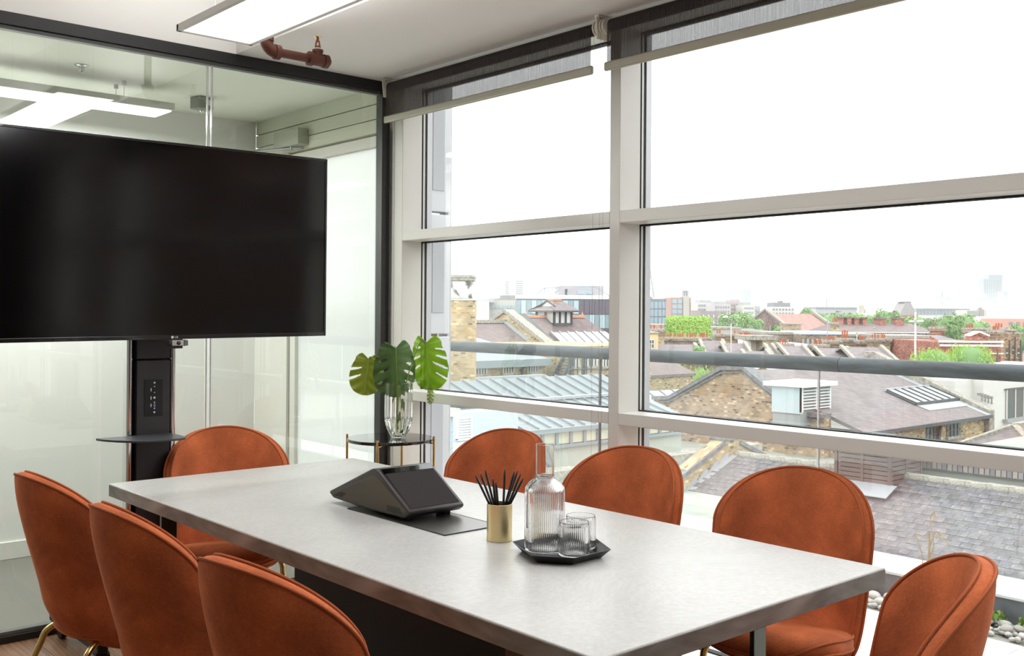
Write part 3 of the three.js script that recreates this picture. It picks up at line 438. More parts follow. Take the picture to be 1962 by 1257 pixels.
// ================================================================ television on a trolley stand
{
  const cx = -1.405, t = thing('tv_stand', 'black television trolley stand with chrome-edged column and shelf', 'tv stand', [cx, 0, 0]);
  const bm = M({ color: hex('#2c2a2d'), roughness: 0.42 }), bm2 = M({ color: hex('#1a191b'), roughness: 0.5 });
  const H = [[0.09, 0.60], [0.612, 0.862], [0.868, 1.205], [1.212, 1.75]];
  for (const [a, b] of H) part(t, 'column_panel', rb(-0.075, 0.075, a, b, 0.155, 0.20, 0.003), bm);
  part(t, 'column_core', bx(-0.09, 0.09, 0.06, 1.8, 0.12, 0.156), bm2);
  for (const s of [-1, 1]) { part(t, 'column_edge', [rod([s * 0.098, 0.06, 0.172], [s * 0.098, 1.8, 0.172], 0.0145, 0.0145, 20), bx(s * 0.098 - 0.008, s * 0.098 + 0.008, 0.06, 1.8, 0.12, 0.172)], chrome); }
  const c = part(t, 'connector_plate', rb(-0.042, 0.042, 0.955, 1.118, 0.2005, 0.203, 0.002), rubber);
  const ring = M({ color: hex('#d9d9d6'), roughness: 0.4, metalness: 0.5 });
  for (const [y, r] of [[1.104, 0.0042], [1.087, 0.0028], [1.060, 0.0026], [1.037, 0.005], [1.016, 0.003], [0.989, 0.003], [0.972, 0.0042]]) part(c, 'socket', new THREE.CylinderGeometry(r, r, 0.002, 14).rotateX(Math.PI / 2).translate(0.003, y, 0.2042), ring);
  part(c, 'data_port', rb(-0.0015, 0.0075, 0.995, 1.010, 0.203, 0.2055, 0.001), M({ color: hex('#5b7fb5'), roughness: 0.5 }), 'blue socket');
  part(c, 'slot_port', rb(0.0, 0.006, 1.066, 1.081, 0.203, 0.2045, 0.001), M({ color: hex('#050505'), roughness: 0.5 }));
  for (const y of [1.066, 1.029, 0.996]) part(c, 'marking', bx(-0.014, -0.010, y, y + 0.014, 0.203, 0.2034), ring);
  { const s = new THREE.Shape(); s.moveTo(-0.25, 0); s.quadraticCurveTo(-0.235, 0.11, -0.14, 0.19); s.quadraticCurveTo(-0.09, 0.215, 0, 0.215); s.quadraticCurveTo(0.06, 0.215, 0.075, 0.17); s.lineTo(0.08, 0); s.closePath();
    const g = new THREE.ExtrudeGeometry(s, { depth: 0.006, bevelEnabled: true, bevelSize: 0.002, bevelThickness: 0.002, bevelSegments: 2, curveSegments: 24 }); g.rotateX(Math.PI / 2).translate(0, 0.872, 0.205); part(t, 'shelf', g, M({ color: hex('#3a3a3e'), roughness: 0.38 })); }
  for (const s of [-1, 1]) {
    part(t, 'base_bar', [rb(s * 0.365 - 0.022, s * 0.365 + 0.022, 0.075, 0.115, 0.03, 0.62, 0.006)], bm2);
    for (const z of [0.07, 0.58]) { const w = part(t, 'caster', [new THREE.CylinderGeometry(0.038, 0.038, 0.024, 28).rotateZ(Math.PI / 2).translate(s * 0.365 - s * 0.02, 0.038, z)], rubber); part(w, 'fork', [rb(s * 0.365 - 0.02, s * 0.365 + 0.02, 0.06, 0.08, z - 0.02, z + 0.02, 0.003)], bm2); }
  }
  part(t, 'base_plate', rb(-0.365, 0.365, 0.07, 0.105, 0.11, 0.21, 0.005), bm2);
  part(t, 'tv_bracket', bx(-0.2, 0.2, 1.5, 1.8, 0.20, 0.335), bm2);
  // television
  const tv = thing('television', 'large black flat television switched off', 'television', [-1.393, 1.73, 0.40], 0); tv.rotation.set(0.022, 0, 0.0095);
  const w = 0.754, h = 0.4265;
  part(tv, 'back', rb(-w + 0.004, w - 0.004, -h + 0.004, h - 0.004, -0.062, -0.012, 0.008), bm2);
  const bz = MP({ color: hex('#0b0a0b'), roughness: 0.2, clearcoat: 0.6 });
  part(tv, 'bezel', [rb(-w, w, h - 0.011, h, -0.03, 0.002, 0.002), rb(-w, w, -h, -h + 0.018, -0.03, 0.002, 0.002), rb(-w, -w + 0.011, -h, h, -0.03, 0.002, 0.002), rb(w - 0.011, w, -h, h, -0.03, 0.002, 0.002)], bz);
  part(tv, 'screen', bx(-w + 0.009, w - 0.009, -h + 0.016, h - 0.009, -0.013, -0.002), MP({ color: hex('#020101'), roughness: 0.11, specularIntensity: 1 }));
  // maker's mark: a disc and two letters below the screen
  const mark = M({ color: hex('#d6d6d6'), roughness: 0.4 });
  const lg = part(tv, 'logo', [new THREE.CylinderGeometry(0.0058, 0.0058, 0.001, 20).rotateX(Math.PI / 2).translate(-0.012, -h + 0.009, 0.0028), bx(-0.001, 0.0007, -h + 0.005, -h + 0.013, 0.0022, 0.0032), bx(-0.001, 0.0040, -h + 0.005, -h + 0.0066, 0.0022, 0.0032),
    bx(0.0065, 0.0082, -h + 0.005, -h + 0.013, 0.0022, 0.0032), bx(0.0065, 0.0125, -h + 0.0114, -h + 0.013, 0.0022, 0.0032), bx(0.0065, 0.0125, -h + 0.005, -h + 0.0066, 0.0022, 0.0032), bx(0.0110, 0.0125, -h + 0.005, -h + 0.0095, 0.0022, 0.0032), bx(0.0095, 0.0125, -h + 0.0083, -h + 0.0095, 0.0022, 0.0032)], mark, 'small pale maker mark');
  // webcam
  const cam = thing('webcam', 'small silver and black webcam clipped under the television', 'webcam', [-1.388, 1.288, 0.425]);
  part(cam, 'body', [rb(-0.045, 0.045, -0.0135, 0.0135, -0.024, 0.0, 0.010, 4)], rubber);
  part(cam, 'face_plate', rb(-0.028, 0.024, -0.0115, 0.0115, -0.002, 0.002, 0.0018), M({ color: hex('#b9b4ac'), roughness: 0.35, metalness: 0.5 }));
  const ln = part(cam, 'lens_ring', new THREE.CylinderGeometry(0.0088, 0.0088, 0.004, 24).rotateX(Math.PI / 2).translate(0, 0, 0.003), M({ color: hex('#1d1d1f'), roughness: 0.25 })); part(ln, 'lens', new THREE.SphereGeometry(0.0052, 16, 10).scale(1, 1, 0.4).translate(0, 0, 0.005), MP({ color: hex('#08080a'), roughness: 0.03, clearcoat: 1 }));
  part(cam, 'side_grille', rb(0.026, 0.044, -0.012, 0.012, -0.003, 0.0015, 0.0015), M({ color: hex('#5b5b5f'), roughness: 0.4 }));
  part(cam, 'clip', [rb(-0.03, 0.022, -0.024, -0.011, -0.028, -0.002, 0.004), rb(-0.03, 0.03, 0.0, 0.018, -0.03, -0.022, 0.003)], rubber);
}
// ================================================================ side table, vase and leaves
{
  const cx = -0.293, cz = 0.449, R = 0.215, H = 0.797;
  const marT = tex(512, 512, (u, v) => { const n = Math.abs(tn(u, v, 3, 5)), q = n < 0.012 ? 0.22 : 0, f = Math.abs(tn(u, v, 9, 4, 4)) < 0.006 ? 0.12 : 0, k = 0.055 + q + f + 0.04 * Math.max(0, tn(u, v, 30, 3, 8)); return [k, k, k * 1.02]; }, 0.5, 0.5);
  const t = thing('side_table', 'round black marble side table on slim brass legs', 'side table', [cx, 0, cz], 0);
  { const g = lathe([[0, H - 0.016], [R - 0.002, H - 0.016], [R, H - 0.014], [R, H - 0.002], [R - 0.002, H], [0, H]], 72); part(t, 'marble_top', uvKeep(g), MP({ map: marT, roughness: 0.12, clearcoat: 0.6, clearcoatRoughness: 0.05 })); }
  for (let k = 0; k < 4; k++) { const a = k * Math.PI / 2 + 0.88, c = Math.cos(a), s = Math.sin(a), l = part(t, 'leg', [rod([c * (R + 0.010), 0, s * (R + 0.010)], [c * (R + 0.010), H + 0.012, s * (R + 0.010)], 0.0062, 0.0062, 14)], brass); part(l, 'support_arm', rod([c * (R + 0.01), H - 0.022, s * (R + 0.01)], [0, H - 0.022, 0], 0.004, 0.004, 8), brass); }
  // fluted vase
  const vx = cx + 0.027, vz = cz + 0.033, v = thing('glass_vase', 'tall fluted clear glass vase half filled with water', 'vase', [vx, H + 0.0005, vz]);
  part(v, 'glass_wall', fluted([[0, 0.002, 0], [0.030, 0.002, 0], [0.034, 0.004, 0.3], [0.052, 0.035, 0.8], [0.065, 0.075], [0.0685, 0.11], [0.0685, 0.275, 0.8], [0.0685, 0.2765, 0], [0.0668, 0.2765, 0], [0.0662, 0.275, 0], [0.0662, 0.11, 0], [0.0625, 0.077, 0], [0.0495, 0.040, 0], [0.030, 0.012, 0], [0, 0.010, 0]], 20, 0.0028, 240), clearGlass);
  part(v, 'water', fluted([[0, 0.0105, 0], [0.0298, 0.0125, 0], [0.0493, 0.0405, 0], [0.0623, 0.0775, 0], [0.0655, 0.098, 0], [0.0655, 0.0995, 0], [0, 0.0995, 0]], 20, 0, 96), waterM, 'clear water');
  // monstera leaves in the vase: fanned ribs from a midrib to a heart-shaped margin, open slits between the lobes
  function leafGeo(L, Wd, slits, bend, droop, twist) {
    const NU = 110, NV = 26, P = [], U = [], I = [], ok = [];
    const marg = (u) => { const th = Math.PI * mix(0.93, 0, Math.pow(u, 0.92)), k = Math.sin(th), c = Math.cos(th); return [Wd * (Math.pow(Math.max(k, 0), 0.82) * (1.0 + 0.10 * Math.cos(th * 1.2)) + 0.10 * sst(0.12, 0.0, u)), -L * (0.42 + 0.58 * c) + (u < 0.2 ? 0.17 * L * Math.sin(Math.PI * clamp(u / 0.34, 0, 1)) * 0.3 : 0)]; };
    const top = marg(0)[1];
    for (const side of [-1, 1]) for (let i = 0; i <= NU; i++) for (let j = 0; j <= NV; j++) {
      const u = i / NU, v = j / NV, m = marg(u), my = mix(-0.0, -L, Math.pow(u, 1.75)), s0 = u < 1e-6 ? v : v, x = side * m[0] * s0, y = mix(my, m[1], Math.pow(v, 0.85));
      const cut = slits.some(([sd, u0, v0, v1, hw]) => { if (sd !== side) return false; const q = (v - v0) / (v1 - v0); if (q < 0 || q > 1.001) return false; const w = hw * (v1 > 1 ? Math.pow(Math.min(1, q * 1.6), 0.5) : Math.sin(Math.PI * q)); return Math.abs(u - u0) < w; });
      ok.push(!cut);
      const fold = 0.16 * v * Math.abs(m[0]) * bend, rip = 0.006 * Math.sin(u * 34) * v, z = -fold + rip - droop * Math.pow(clamp(-y / L, 0, 1.2), 1.8) * L - 0.35 * x * x / Wd * bend + twist * x * (-y / L);
      P.push(x, y, z); U.push(x, y);
    }
    for (let sd = 0; sd < 2; sd++) for (let i = 0; i < NU; i++) for (let j = 0; j < NV; j++) { const b = sd * (NU + 1) * (NV + 1), a = b + i * (NV + 1) + j, c = a + 1, d = a + NV + 1, e = d + 1; if (ok[a] && ok[c] && ok[d] && ok[e]) { if (sd) I.push(a, d, c, c, d, e); else I.push(a, c, d, c, e, d); } }
    const g = new THREE.BufferGeometry(); g.setAttribute('position', new THREE.Float32BufferAttribute(P, 3)); g.setAttribute('uv', new THREE.Float32BufferAttribute(U, 2)); g.setIndex(I); g.computeVertexNormals(); return g;
  }
  const leafM = (a, b) => { const A = hex(a), Bc = hex(b), f = (x) => Math.pow(x, 1 / 2.2); return MP({ map: tex(256, 256, (u, v) => { const q = clamp(0.5 + tn(u, v, 4, 4) * 0.9 + tn(u, v, 26, 2, 5) * 0.3, 0, 1), c = A.clone().lerp(Bc, q); return [f(c.r), f(c.g), f(c.b)]; }, 0.3, 0.3), roughness: 0.42, transmission: 0.42, thickness: 0, side: THREE.DoubleSide }); };
  const stemM = M({ color: hex('#6f8a3c'), roughness: 0.5 }), veinM = M({ color: hex('#7f9a4a'), roughness: 0.5 });
  const specs = [ // attachment point, size, turn about up, tilt, roll, material, slits, label
    [sv(758, 668, 5.03), 0.252, 0.112, -0.35, 0.10, 0.10, leafM('#3d5f28', '#587c38'), [[-1, 0.34, 0.42, 0.80, 0.016], [-1, 0.50, 0.30, 0.80, 0.016], [-1, 0.64, 0.52, 1.1, 0.018], [-1, 0.26, 0.72, 1.1, 0.010], [1, 0.42, 0.50, 0.92, 0.020], [1, 0.55, 0.36, 0.90, 0.020], [1, 0.69, 0.50, 1.1, 0.016]], 'dark green split monstera leaf in the middle of the vase'],
    [sv(817, 657, 5.12), 0.245, 0.100, -0.95, 0.05, 0.02, leafM('#6f9f10', '#8fbe14'), [[-1, 0.24, 0.40, 0.78, 0.018], [-1, 0.40, 0.36, 0.86, 0.018], [-1, 0.54, 0.40, 0.82, 0.014], [1, 0.26, 0.50, 1.1, 0.013], [1, 0.38, 0.46, 1.1, 0.014], [1, 0.52, 0.28, 0.95, 0.016], [1, 0.66, 0.40, 1.1, 0.014]], 'bright green split monstera leaf nearest the window'],
    [sv(706, 688, 5.16), 0.190, 0.088, -0.55, 0.06, -0.10, leafM('#6d7714', '#858f22'), [[-1, 0.38, 0.36, 1.1, 0.020], [-1, 0.54, 0.36, 1.1, 0.020], [1, 0.44, 0.5, 1.1, 0.016], [1, 0.62, 0.5, 1.1, 0.014]], 'olive monstera leaf on the side by the glass partition'],
  ];
  for (const [p, L, Wd, ry, rx, rz, m, slits, label] of specs) {
    const o = thing('monstera_leaf', label, 'leaf', [p.x, p.y, p.z], 0, 'monstera leaves in the vase'); o.rotation.set(rx, ry, rz, 'YXZ');
    part(o, 'blade', leafGeo(L, Wd, slits, 0.8, 0.16, 0.02), m);
    part(o, 'midrib', tube([[0, 0, 0.001], [0, -L * 0.35, -0.16 * Math.pow(0.35, 1.8) * L + 0.001], [0, -L * 0.7, -0.16 * Math.pow(0.7, 1.8) * L + 0.001], [0, -L * 0.97, -0.16 * Math.pow(0.97, 1.8) * L]], 0.0017, 20, 6), veinM);
    o.updateMatrixWorld(true);
    const base = V3(vx + (rnd() - 0.5) * 0.04, H + 0.03, vz + (rnd() - 0.5) * 0.04), loc = o.worldToLocal(base.clone()), mid = o.worldToLocal(V3(mix(base.x, p.x, 0.35), mix(base.y, p.y, 0.66), mix(base.z, p.z, 0.35))), up = o.worldToLocal(V3(mix(base.x, p.x, 0.9), p.y + 0.012, mix(base.z, p.z, 0.9) - 0.012));
    part(o, 'stem', tube([loc, mid, up, V3(0, 0, 0)], 0.0032, 30, 8), stemM);
  }
  { const p = sv(824, 748, 5.16), o = thing('leaf_bud', 'small folded pale green young leaf hanging below the bright leaf', 'leaf', [p.x, p.y, p.z]); o.rotation.set(0.2, -0.8, 0.1);
    part(o, 'blade', leafGeo(0.075, 0.020, [], 2.2, 0.1, 0.0), leafM('#7d8f3c', '#a9b87a')); const loc = o.worldToLocal(V3(vx, H + 0.2, vz)); part(o, 'stem', tube([V3(0, 0, 0), V3(0.0, 0.03, -0.01), o.worldToLocal(V3(p.x - 0.05, p.y + 0.05, p.z - 0.04)), o.worldToLocal(V3(vx + 0.03, H + 0.24, vz)), o.worldToLocal(V3(vx, H + 0.05, vz))], 0.0022, 24, 6), stemM); }
}
// ================================================================ outside: helpers
const ray_ = (px, py) => sv(px, py, 1).sub(EYE);
const svX = (px, py, x) => { const d = ray_(px, py); return EYE.clone().addScaledVector(d, (x - EYE.x) / d.x); };
const svY = (px, py, y) => { const d = ray_(px, py); return EYE.clone().addScaledVector(d, (y - EYE.y) / d.y); };
const svZ = (px, py, z) => { const d = ray_(px, py); return EYE.clone().addScaledVector(d, (z - EYE.z) / d.z); };
const svP = (px, py, n, p0) => { const d = ray_(px, py); return EYE.clone().addScaledVector(d, p0.clone().sub(EYE).dot(n) / d.dot(n)); };
const seen = (p) => { const d = p.clone().sub(EYE), z = d.dot(FW); if (z < 0.1) return null; const a = FOCAL * d.dot(RT) / z, b = -FOCAL * d.y / z; return [981 + a - b * ROLL, 598 + a * ROLL + b, z]; };
const GROUND = -13;
const slateT = tex(256, 256, (u, v) => { const k = 0.44 + tn(u, v, 5, 4) * 0.22 + tn(u, v, 40, 2, 3) * 0.12, l = tn(u, v, 12, 3, 7) > 0.33 ? 0.12 : 0; return [k + l, k * 0.975 + l, k * 0.99 + l * 0.8]; }, 1.7, 1.7);
const roofLinesT = (base, mu, mv) => tex(256, 256, (u, v, x, y) => { const row = Math.floor(v * 16), off = (row % 2) * 0.5, cu = (u * 12 + off) % 1, edge = (v * 16 % 1) < 0.14 ? -0.07 : 0, e2 = cu < 0.08 ? -0.035 : 0, h = Math.sin((Math.floor(u * 12 + off) % 12) * 12.9898 + row * 78.233) * 43758.5453, q = (h - Math.floor(h) - 0.5) * 0.10, k = 1 + edge + e2 + q + tn(u, v, 5, 3) * 0.14; return base.map((c) => c * k); }, mu, mv);
const brickT = (base, mort, seedK = 0) => tex(1024, 1024, (u, v, x, y) => { // stock brick seen from far off: 40 courses, 14 bricks across
  const row = Math.floor(v * 40), off = (row % 2) * 0.5, cu = (u * 20 + off) % 1, vv = v * 40 % 1, m = vv < 0.17 || cu < 0.07, h = Math.sin((Math.floor(u * 20 + off) % 20) * 12.9898 + row * 78.233 + seedK) * 43758.5453, q = h - Math.floor(h), h2 = Math.sin(h * 0.37) * 9731.7, q2 = h2 - Math.floor(h2), s = tn(u, v, 5, 3, seedK) * 0.16;
  if (m) return mort.map((c) => c + s * 0.6); const dk = q > 0.93 ? -0.22 : q < 0.06 ? 0.16 : (q - 0.5) * 0.15; return [base[0] + dk + s + (q2 - 0.5) * 0.06, base[1] + dk * 0.95 + s, base[2] + dk * 0.8 + s - (q2 - 0.5) * 0.06]; }, 3.15, 3.0);
const yellowBrick = M({ map: brickT([0.63, 0.56, 0.42], [0.61, 0.58, 0.51]), roughness: 0.95 }), warmBrick = M({ map: brickT([0.59, 0.48, 0.37], [0.59, 0.54, 0.48], 3), roughness: 0.95 }), brownBrick = M({ map: brickT([0.48, 0.41, 0.34], [0.49, 0.45, 0.40], 5), roughness: 0.95 }), redBrick = M({ map: brickT([0.56, 0.34, 0.28], [0.56, 0.44, 0.39], 8), roughness: 0.95 }), darkBrick = M({ map: brickT([0.44, 0.36, 0.34], [0.46, 0.39, 0.37], 8), roughness: 0.95 });
const slateM = [0, 1, 2, 3].map((k) => M({ map: slateT, color: new THREE.Color().setRGB(...[[1, 1, 1], [0.86, 0.85, 0.87], [1.12, 1.1, 1.12], [0.95, 0.97, 1.04]][k].map((c) => c * 0.88)), roughness: 0.8 }));
const slateFar = M({ map: roofLinesT([0.47, 0.435, 0.44], 2.4, 3.0), roughness: 0.85 }), slateBrown = M({ map: roofLinesT([0.45, 0.40, 0.395], 2.4, 3.0), roughness: 0.85 }), redTile = M({ map: roofLinesT([0.62, 0.46, 0.43], 2.4, 3.0), roughness: 0.9 });
const zinc = M({ color: hex('#737b80'), roughness: 0.5, metalness: 0.25 }), lead = M({ color: hex('#a3a7ac'), roughness: 0.55, metalness: 0.2 }), stone = M({ color: hex('#a9a49c'), roughness: 0.9, map: tex(256, 256, (u, v) => { const k = 0.86 + tn(u, v, 6, 4) * 0.4; return [k, k, k * 0.98]; }, 0.8, 0.8) });
const copingM = M({ color: hex('#77767a'), roughness: 0.85, map: tex(256, 256, (u, v) => { const k = 0.9 + tn(u, v, 8, 4) * 0.35, l = tn(u, v, 7, 3, 9) > 0.36 ? 1 : 0; return [k + l * 0.6, k + l * 0.42, k - l * 0.2]; }, 1.1, 1.1) });
const paleRoof = M({ color: hex('#9fa59b'), roughness: 0.85, map: tex(256, 256, (u, v) => { const k = 0.93 + tn(u, v, 4, 4) * 0.2; return [k, k, k]; }, 5, 5) }), render_ = M({ color: hex('#c6c5c1'), roughness: 0.8 }), paleRender = M({ color: hex('#a9a69e'), roughness: 0.85 });
const darkGlass = MP({ color: hex('#4c5658'), roughness: 0.08, specularIntensity: 1 }), skyGlass = MP({ color: hex('#b9c2c6'), roughness: 0.15 }), darkMetal = M({ color: hex('#3f4448'), roughness: 0.5 }), potM = M({ color: hex('#a5573a'), roughness: 0.9 }), potPale = M({ color: hex('#b98a63'), roughness: 0.9 });
struct('ground', bx(-400, 4200, GROUND - 0.5, GROUND, -4200, 2500), M({ color: hex('#7d7f76'), roughness: 1 }), 'streets and yards far below between the buildings');
// the block of the building below and around this floor
struct('wall_own_building', [bx(-8, 0.0, GROUND, -0.26, -9, 12), bx(0.0, 2.9, GROUND, -0.36, -9, 12)], render_, 'rendered wall of this building below the terrace');
// ---------------------------------------------------------------- terrace
{
  const pm = [0, 1, 2].map((k) => M({ roughness: 0.9, map: tex(256, 256, (u, v) => { const q = 0.80 + k * 0.012 + tn(u, v, 5, 5, k * 5) * 0.16 + tn(u, v, 50, 2, k) * 0.08; return [q, q * 0.99, q * 0.965]; }, 0.9, 0.9) }));
  const fl = struct('floor_terrace', bx(0.2, 2.36, -0.36, -0.232, -7, 8), M({ color: hex('#8f8c85'), roughness: 1 }), 'pale paved terrace floor outside the window'), g = rb(-0.298, 0.298, -0.032, 0, -0.298, 0.298, 0.003, 1); let n = 0;
  for (let i = 0; i < 3; i++) for (let z = -6.7; z < 7.8; z += 0.6) { const m = part(fl, 'paver', g, pm[n++ % 3]); m.position.set(0.5 + i * 0.6, -0.2 + rr(-0.001, 0.001), z); }
  // pebble strip along the upstand
  const pb = []; for (let k = 0; k < 4; k++) { const q = new THREE.IcosahedronGeometry(1, 2), p = q.attributes.position, s = k * 3.1; for (let i = 0; i < p.count; i++) { const x = p.getX(i), y = p.getY(i), z = p.getZ(i), d = 1 + 0.22 * perlin.noise(x * 1.3 + s, y * 1.3, z * 1.3); p.setXYZ(i, x * d, y * d * 0.62, z * d * 0.8); } const w = mergeVertices(q.deleteAttribute('normal').deleteAttribute('uv')); w.computeVertexNormals(); pb.push(w); }
  const pmat = ['#b5b3ae', '#a39e97', '#c2bcb1', '#8d8e90', '#b3a48f', '#cbcac7'].map((c) => M({ color: hex(c), roughness: 0.75 }));
  const small = []; for (let i = 0; i < 1500; i++) { const g2 = pb[i % 4].clone(), s = rr(0.012, 0.024); g2.scale(s, s, s).rotateY(rr(0, 6)); g2.translate(rr(2.12, 2.345), -0.226 + rr(0, 0.02), rr(-4, 4.6)); small.push(g2); }
  const st = solo('gravel', small, pmat[0], 'small grey gravel between the larger pebbles beside the terrace upstand', 'gravel'); st.userData.kind = 'stuff';
  const spots = []; for (let i = 0; i < 900 && spots.length < 110; i++) { const x = rr(2.15, 2.32), z = rr(1.1, 3.3), s = rr(0.024, 0.048); if (spots.every(([a, b, c]) => Math.hypot(a - x, b - z) > (c + s) * 0.92)) spots.push([x, z, s]); }
  spots.forEach(([x, z, s], i) => { const m = solo('pebble', pb[i % 4], pmat[i % 6], 'smooth rounded pebble in the strip along the terrace upstand', 'pebble', 'pebbles along the terrace upstand'); m.position.set(x, -0.205 + s * 0.25, z); m.scale.setScalar(s); m.rotation.y = rr(0, 6); });
  const pr = thing('terrace_upstand', 'low dark grey terrace upstand capped with a wide white coping', 'parapet', [0, 0, 0]);
  part(pr, 'upstand', bx(2.355, 2.745, -0.36, -0.076, -7, 8), M({ color: hex('#767b80'), roughness: 0.6, map: tex(256, 256, (u, v) => { const k = 0.9 + tn(u, v, 5, 5) * 0.3; return [k, k, k]; }, 0.8, 0.8) }));
  for (let z = -7; z < 7.9; z += 2.5) part(pr, 'coping', rb(2.345, 2.755, -0.078, -0.060, z + 0.002, z + 2.498, 0.004), M({ color: hex('#d3d4d4'), roughness: 0.5 }));
  // balustrade
  const b = thing('glass_balustrade', 'clear glass balustrade with a thick weathered steel tube handrail', 'balustrade', [2.85, 0, 0]);
  const railM = M({ roughness: 0.55, metalness: 0.1, color: hex('#b4b6b8'), map: tex(1024, 256, (u, v) => { const n = tn(u, v, 5, 5), f = tn(u, v, 60, 3, 4); let k = 0.42 + n * 0.16 + f * 0.10; const rust = (tn(u * 1, v, 16, 4, 12) > 0.30 && tn(u, v, 3, 2, 30) > 0.0) ? 1 : 0; return [k * 0.92 + rust * 0.05, k - rust * 0.10, k * 1.04 - rust * 0.15]; }, 1.6, 0.32) });
  const cuts = [-7.15, -5.13, -3.11, -1.09, 0.93, 2.95, 4.97, 7]; const rail = (z0, z1) => { const g2 = new THREE.CylinderGeometry(0.05, 0.05, z1 - z0, 40, 1); const uv = g2.attributes.uv; for (let i = 0; i < uv.count; i++) uv.setXY(i, uv.getY(i) * (z1 - z0), uv.getX(i) * 0.314); return g2.rotateX(Math.PI / 2).translate(0, 1.10, (z0 + z1) / 2); };
  for (const [z0, z1] of [[-7.2, -3.02], [-3.016, 1.096], [1.10, 5.2], [5.204, 8]]) part(b, 'handrail', rail(z0, z1), railM);
  for (let i = 0; i < cuts.length - 1; i++) { part(b, 'glass_panel', bx(-0.0005, 0.0, -0.35, 1.055, cuts[i] + 0.008, cuts[i + 1] - 0.008), pane); part(b, 'joint', bx(-0.008, 0.008, -0.35, 1.055, cuts[i] - 0.006, cuts[i] + 0.006), i === 3 ? darkMetal : aluminium); }
  part(b, 'base_channel', bx(-0.03, 0.03, -0.36, -0.2, -7.15, 7), steelGrey);
  // bare twigs in a pot by the upstand, and weeds
  const tw = thing('bare_plant', 'dry bare twigs of a dead plant beyond the near chair', 'plant', [2.2, -0.2, 1.72]), twm = M({ color: hex('#a99a78'), roughness: 0.9 });
  const T = (pts, r) => part(tw, 'twig', tube(pts.map((p) => [p[0], p[1], p[2]]), r, 20, 5), twm);
  const tp = (px, py) => { const p = svX(px, py, 2.25); return [p.x - 2.2, p.y + 0.2, p.z - 1.72]; };
  T([tp(1775, 1130), tp(1778, 1082), tp(1781, 1040), tp(1780, 1022)], 0.006); T([tp(1778, 1075), tp(1789, 1045), tp(1786, 1020), tp(1783, 990), tp(1790, 982)], 0.003); T([tp(1782, 1045), tp(1795, 1018), tp(1808, 1030), tp(1820, 1050)], 0.0025); T([tp(1770, 1110), tp(1766, 1062), tp(1760, 1040), tp(1754, 1020)], 0.0028); T([tp(1780, 1030), tp(1770, 1028), tp(1764, 1026)], 0.002);
  for (const [px, py] of [[1793, 1052], [1818, 1050], [1801, 1021], [1791, 984]]) { const q = tp(px, py); part(tw, 'dry_leaf', new THREE.PlaneGeometry(0.012, 0.03, 2, 2).rotateY(rr(0, 3)).translate(q[0], q[1] - 0.01, q[2]), M({ color: hex('#b9a880'), roughness: 0.9, side: THREE.DoubleSide })); }
  const weed = M({ color: hex('#7d9a4a'), roughness: 0.7, side: THREE.DoubleSide });
  for (const [px, py, s, w] of [[1902, 1190, 1, 'largest weed sprouting between upstand and pebbles'], [1926, 1192, 0.6, 'small weed sprouting beside the largest weed'], [1959, 1203, 0.7, 'weed sprouting at the edge of the picture beside the upstand']]) { const p = svY(px, py, -0.2), o = thing('weed', w, 'plant', [2.32, -0.2, p.z], 0, 'weeds by the upstand'); for (let i = 0; i < 14; i++) { const a = rr(0, 6.28), h = rr(0.02, 0.06) * s, r = rr(0.005, 0.05) * s; part(o, 'leaf', new THREE.CircleGeometry(0.009 * s + 0.003, 6).scale(1, 1.7, 1).rotateX(rr(-1, 0.4)).rotateY(a).translate(r * Math.cos(a) - 0.02, h, r * Math.sin(a)), weed); } part(o, 'stem', [rod([0, 0, 0], [-0.02, 0.06 * s, 0.01], 0.0015, 0.001, 5), rod([0, 0, 0], [-0.03, 0.04 * s, 0.04 * s], 0.0015, 0.001, 5), rod([0, 0, 0], [-0.03, 0.045 * s, -0.035 * s], 0.0015, 0.001, 5)], weed); }
}
// ================================================================ the roofs just beyond the terrace
function roofPlane(a, b, c, d, th = 0.12) { // slab with corners a b c d (top), thickness down
  const q = [a, b, c, d].map((p) => p.isVector3 ? p : V3(...p)), o = q.map((p) => p.clone().setY(p.y - th)), f = [[q[0], q[1], q[2], q[3]], [o[3], o[2], o[1], o[0]]];
  for (let i = 0; i < 4; i++) { const j = (i + 1) % 4; f.push([q[j], q[i], o[i], o[j]]); } return quadGeo(f);
}
const bar = (a, b, w, h) => { const A = a.isVector3 ? a : V3(...a), Bq = b.isVector3 ? b : V3(...b), d = Bq.clone().sub(A), g = bx(-w / 2, w / 2, -h / 2, h / 2, 0, d.length()); const m = new THREE.Matrix4().lookAt(d, V3(0, 0, 0), V3(0, 1, 0)); g.applyMatrix4(m); return g.translate(A.x, A.y, A.z); };
const wallZY = (poly, x0, x1) => { const g = prism(poly.map(([z, y]) => [-z, y]), x1 - x0); return uvm(g.rotateY(Math.PI / 2).translate(x0, 0, 0)); };   // polygon in z,y extruded along x
const wallXY = (poly, z0, z1) => prism(poly, z1 - z0).translate(0, 0, z0);
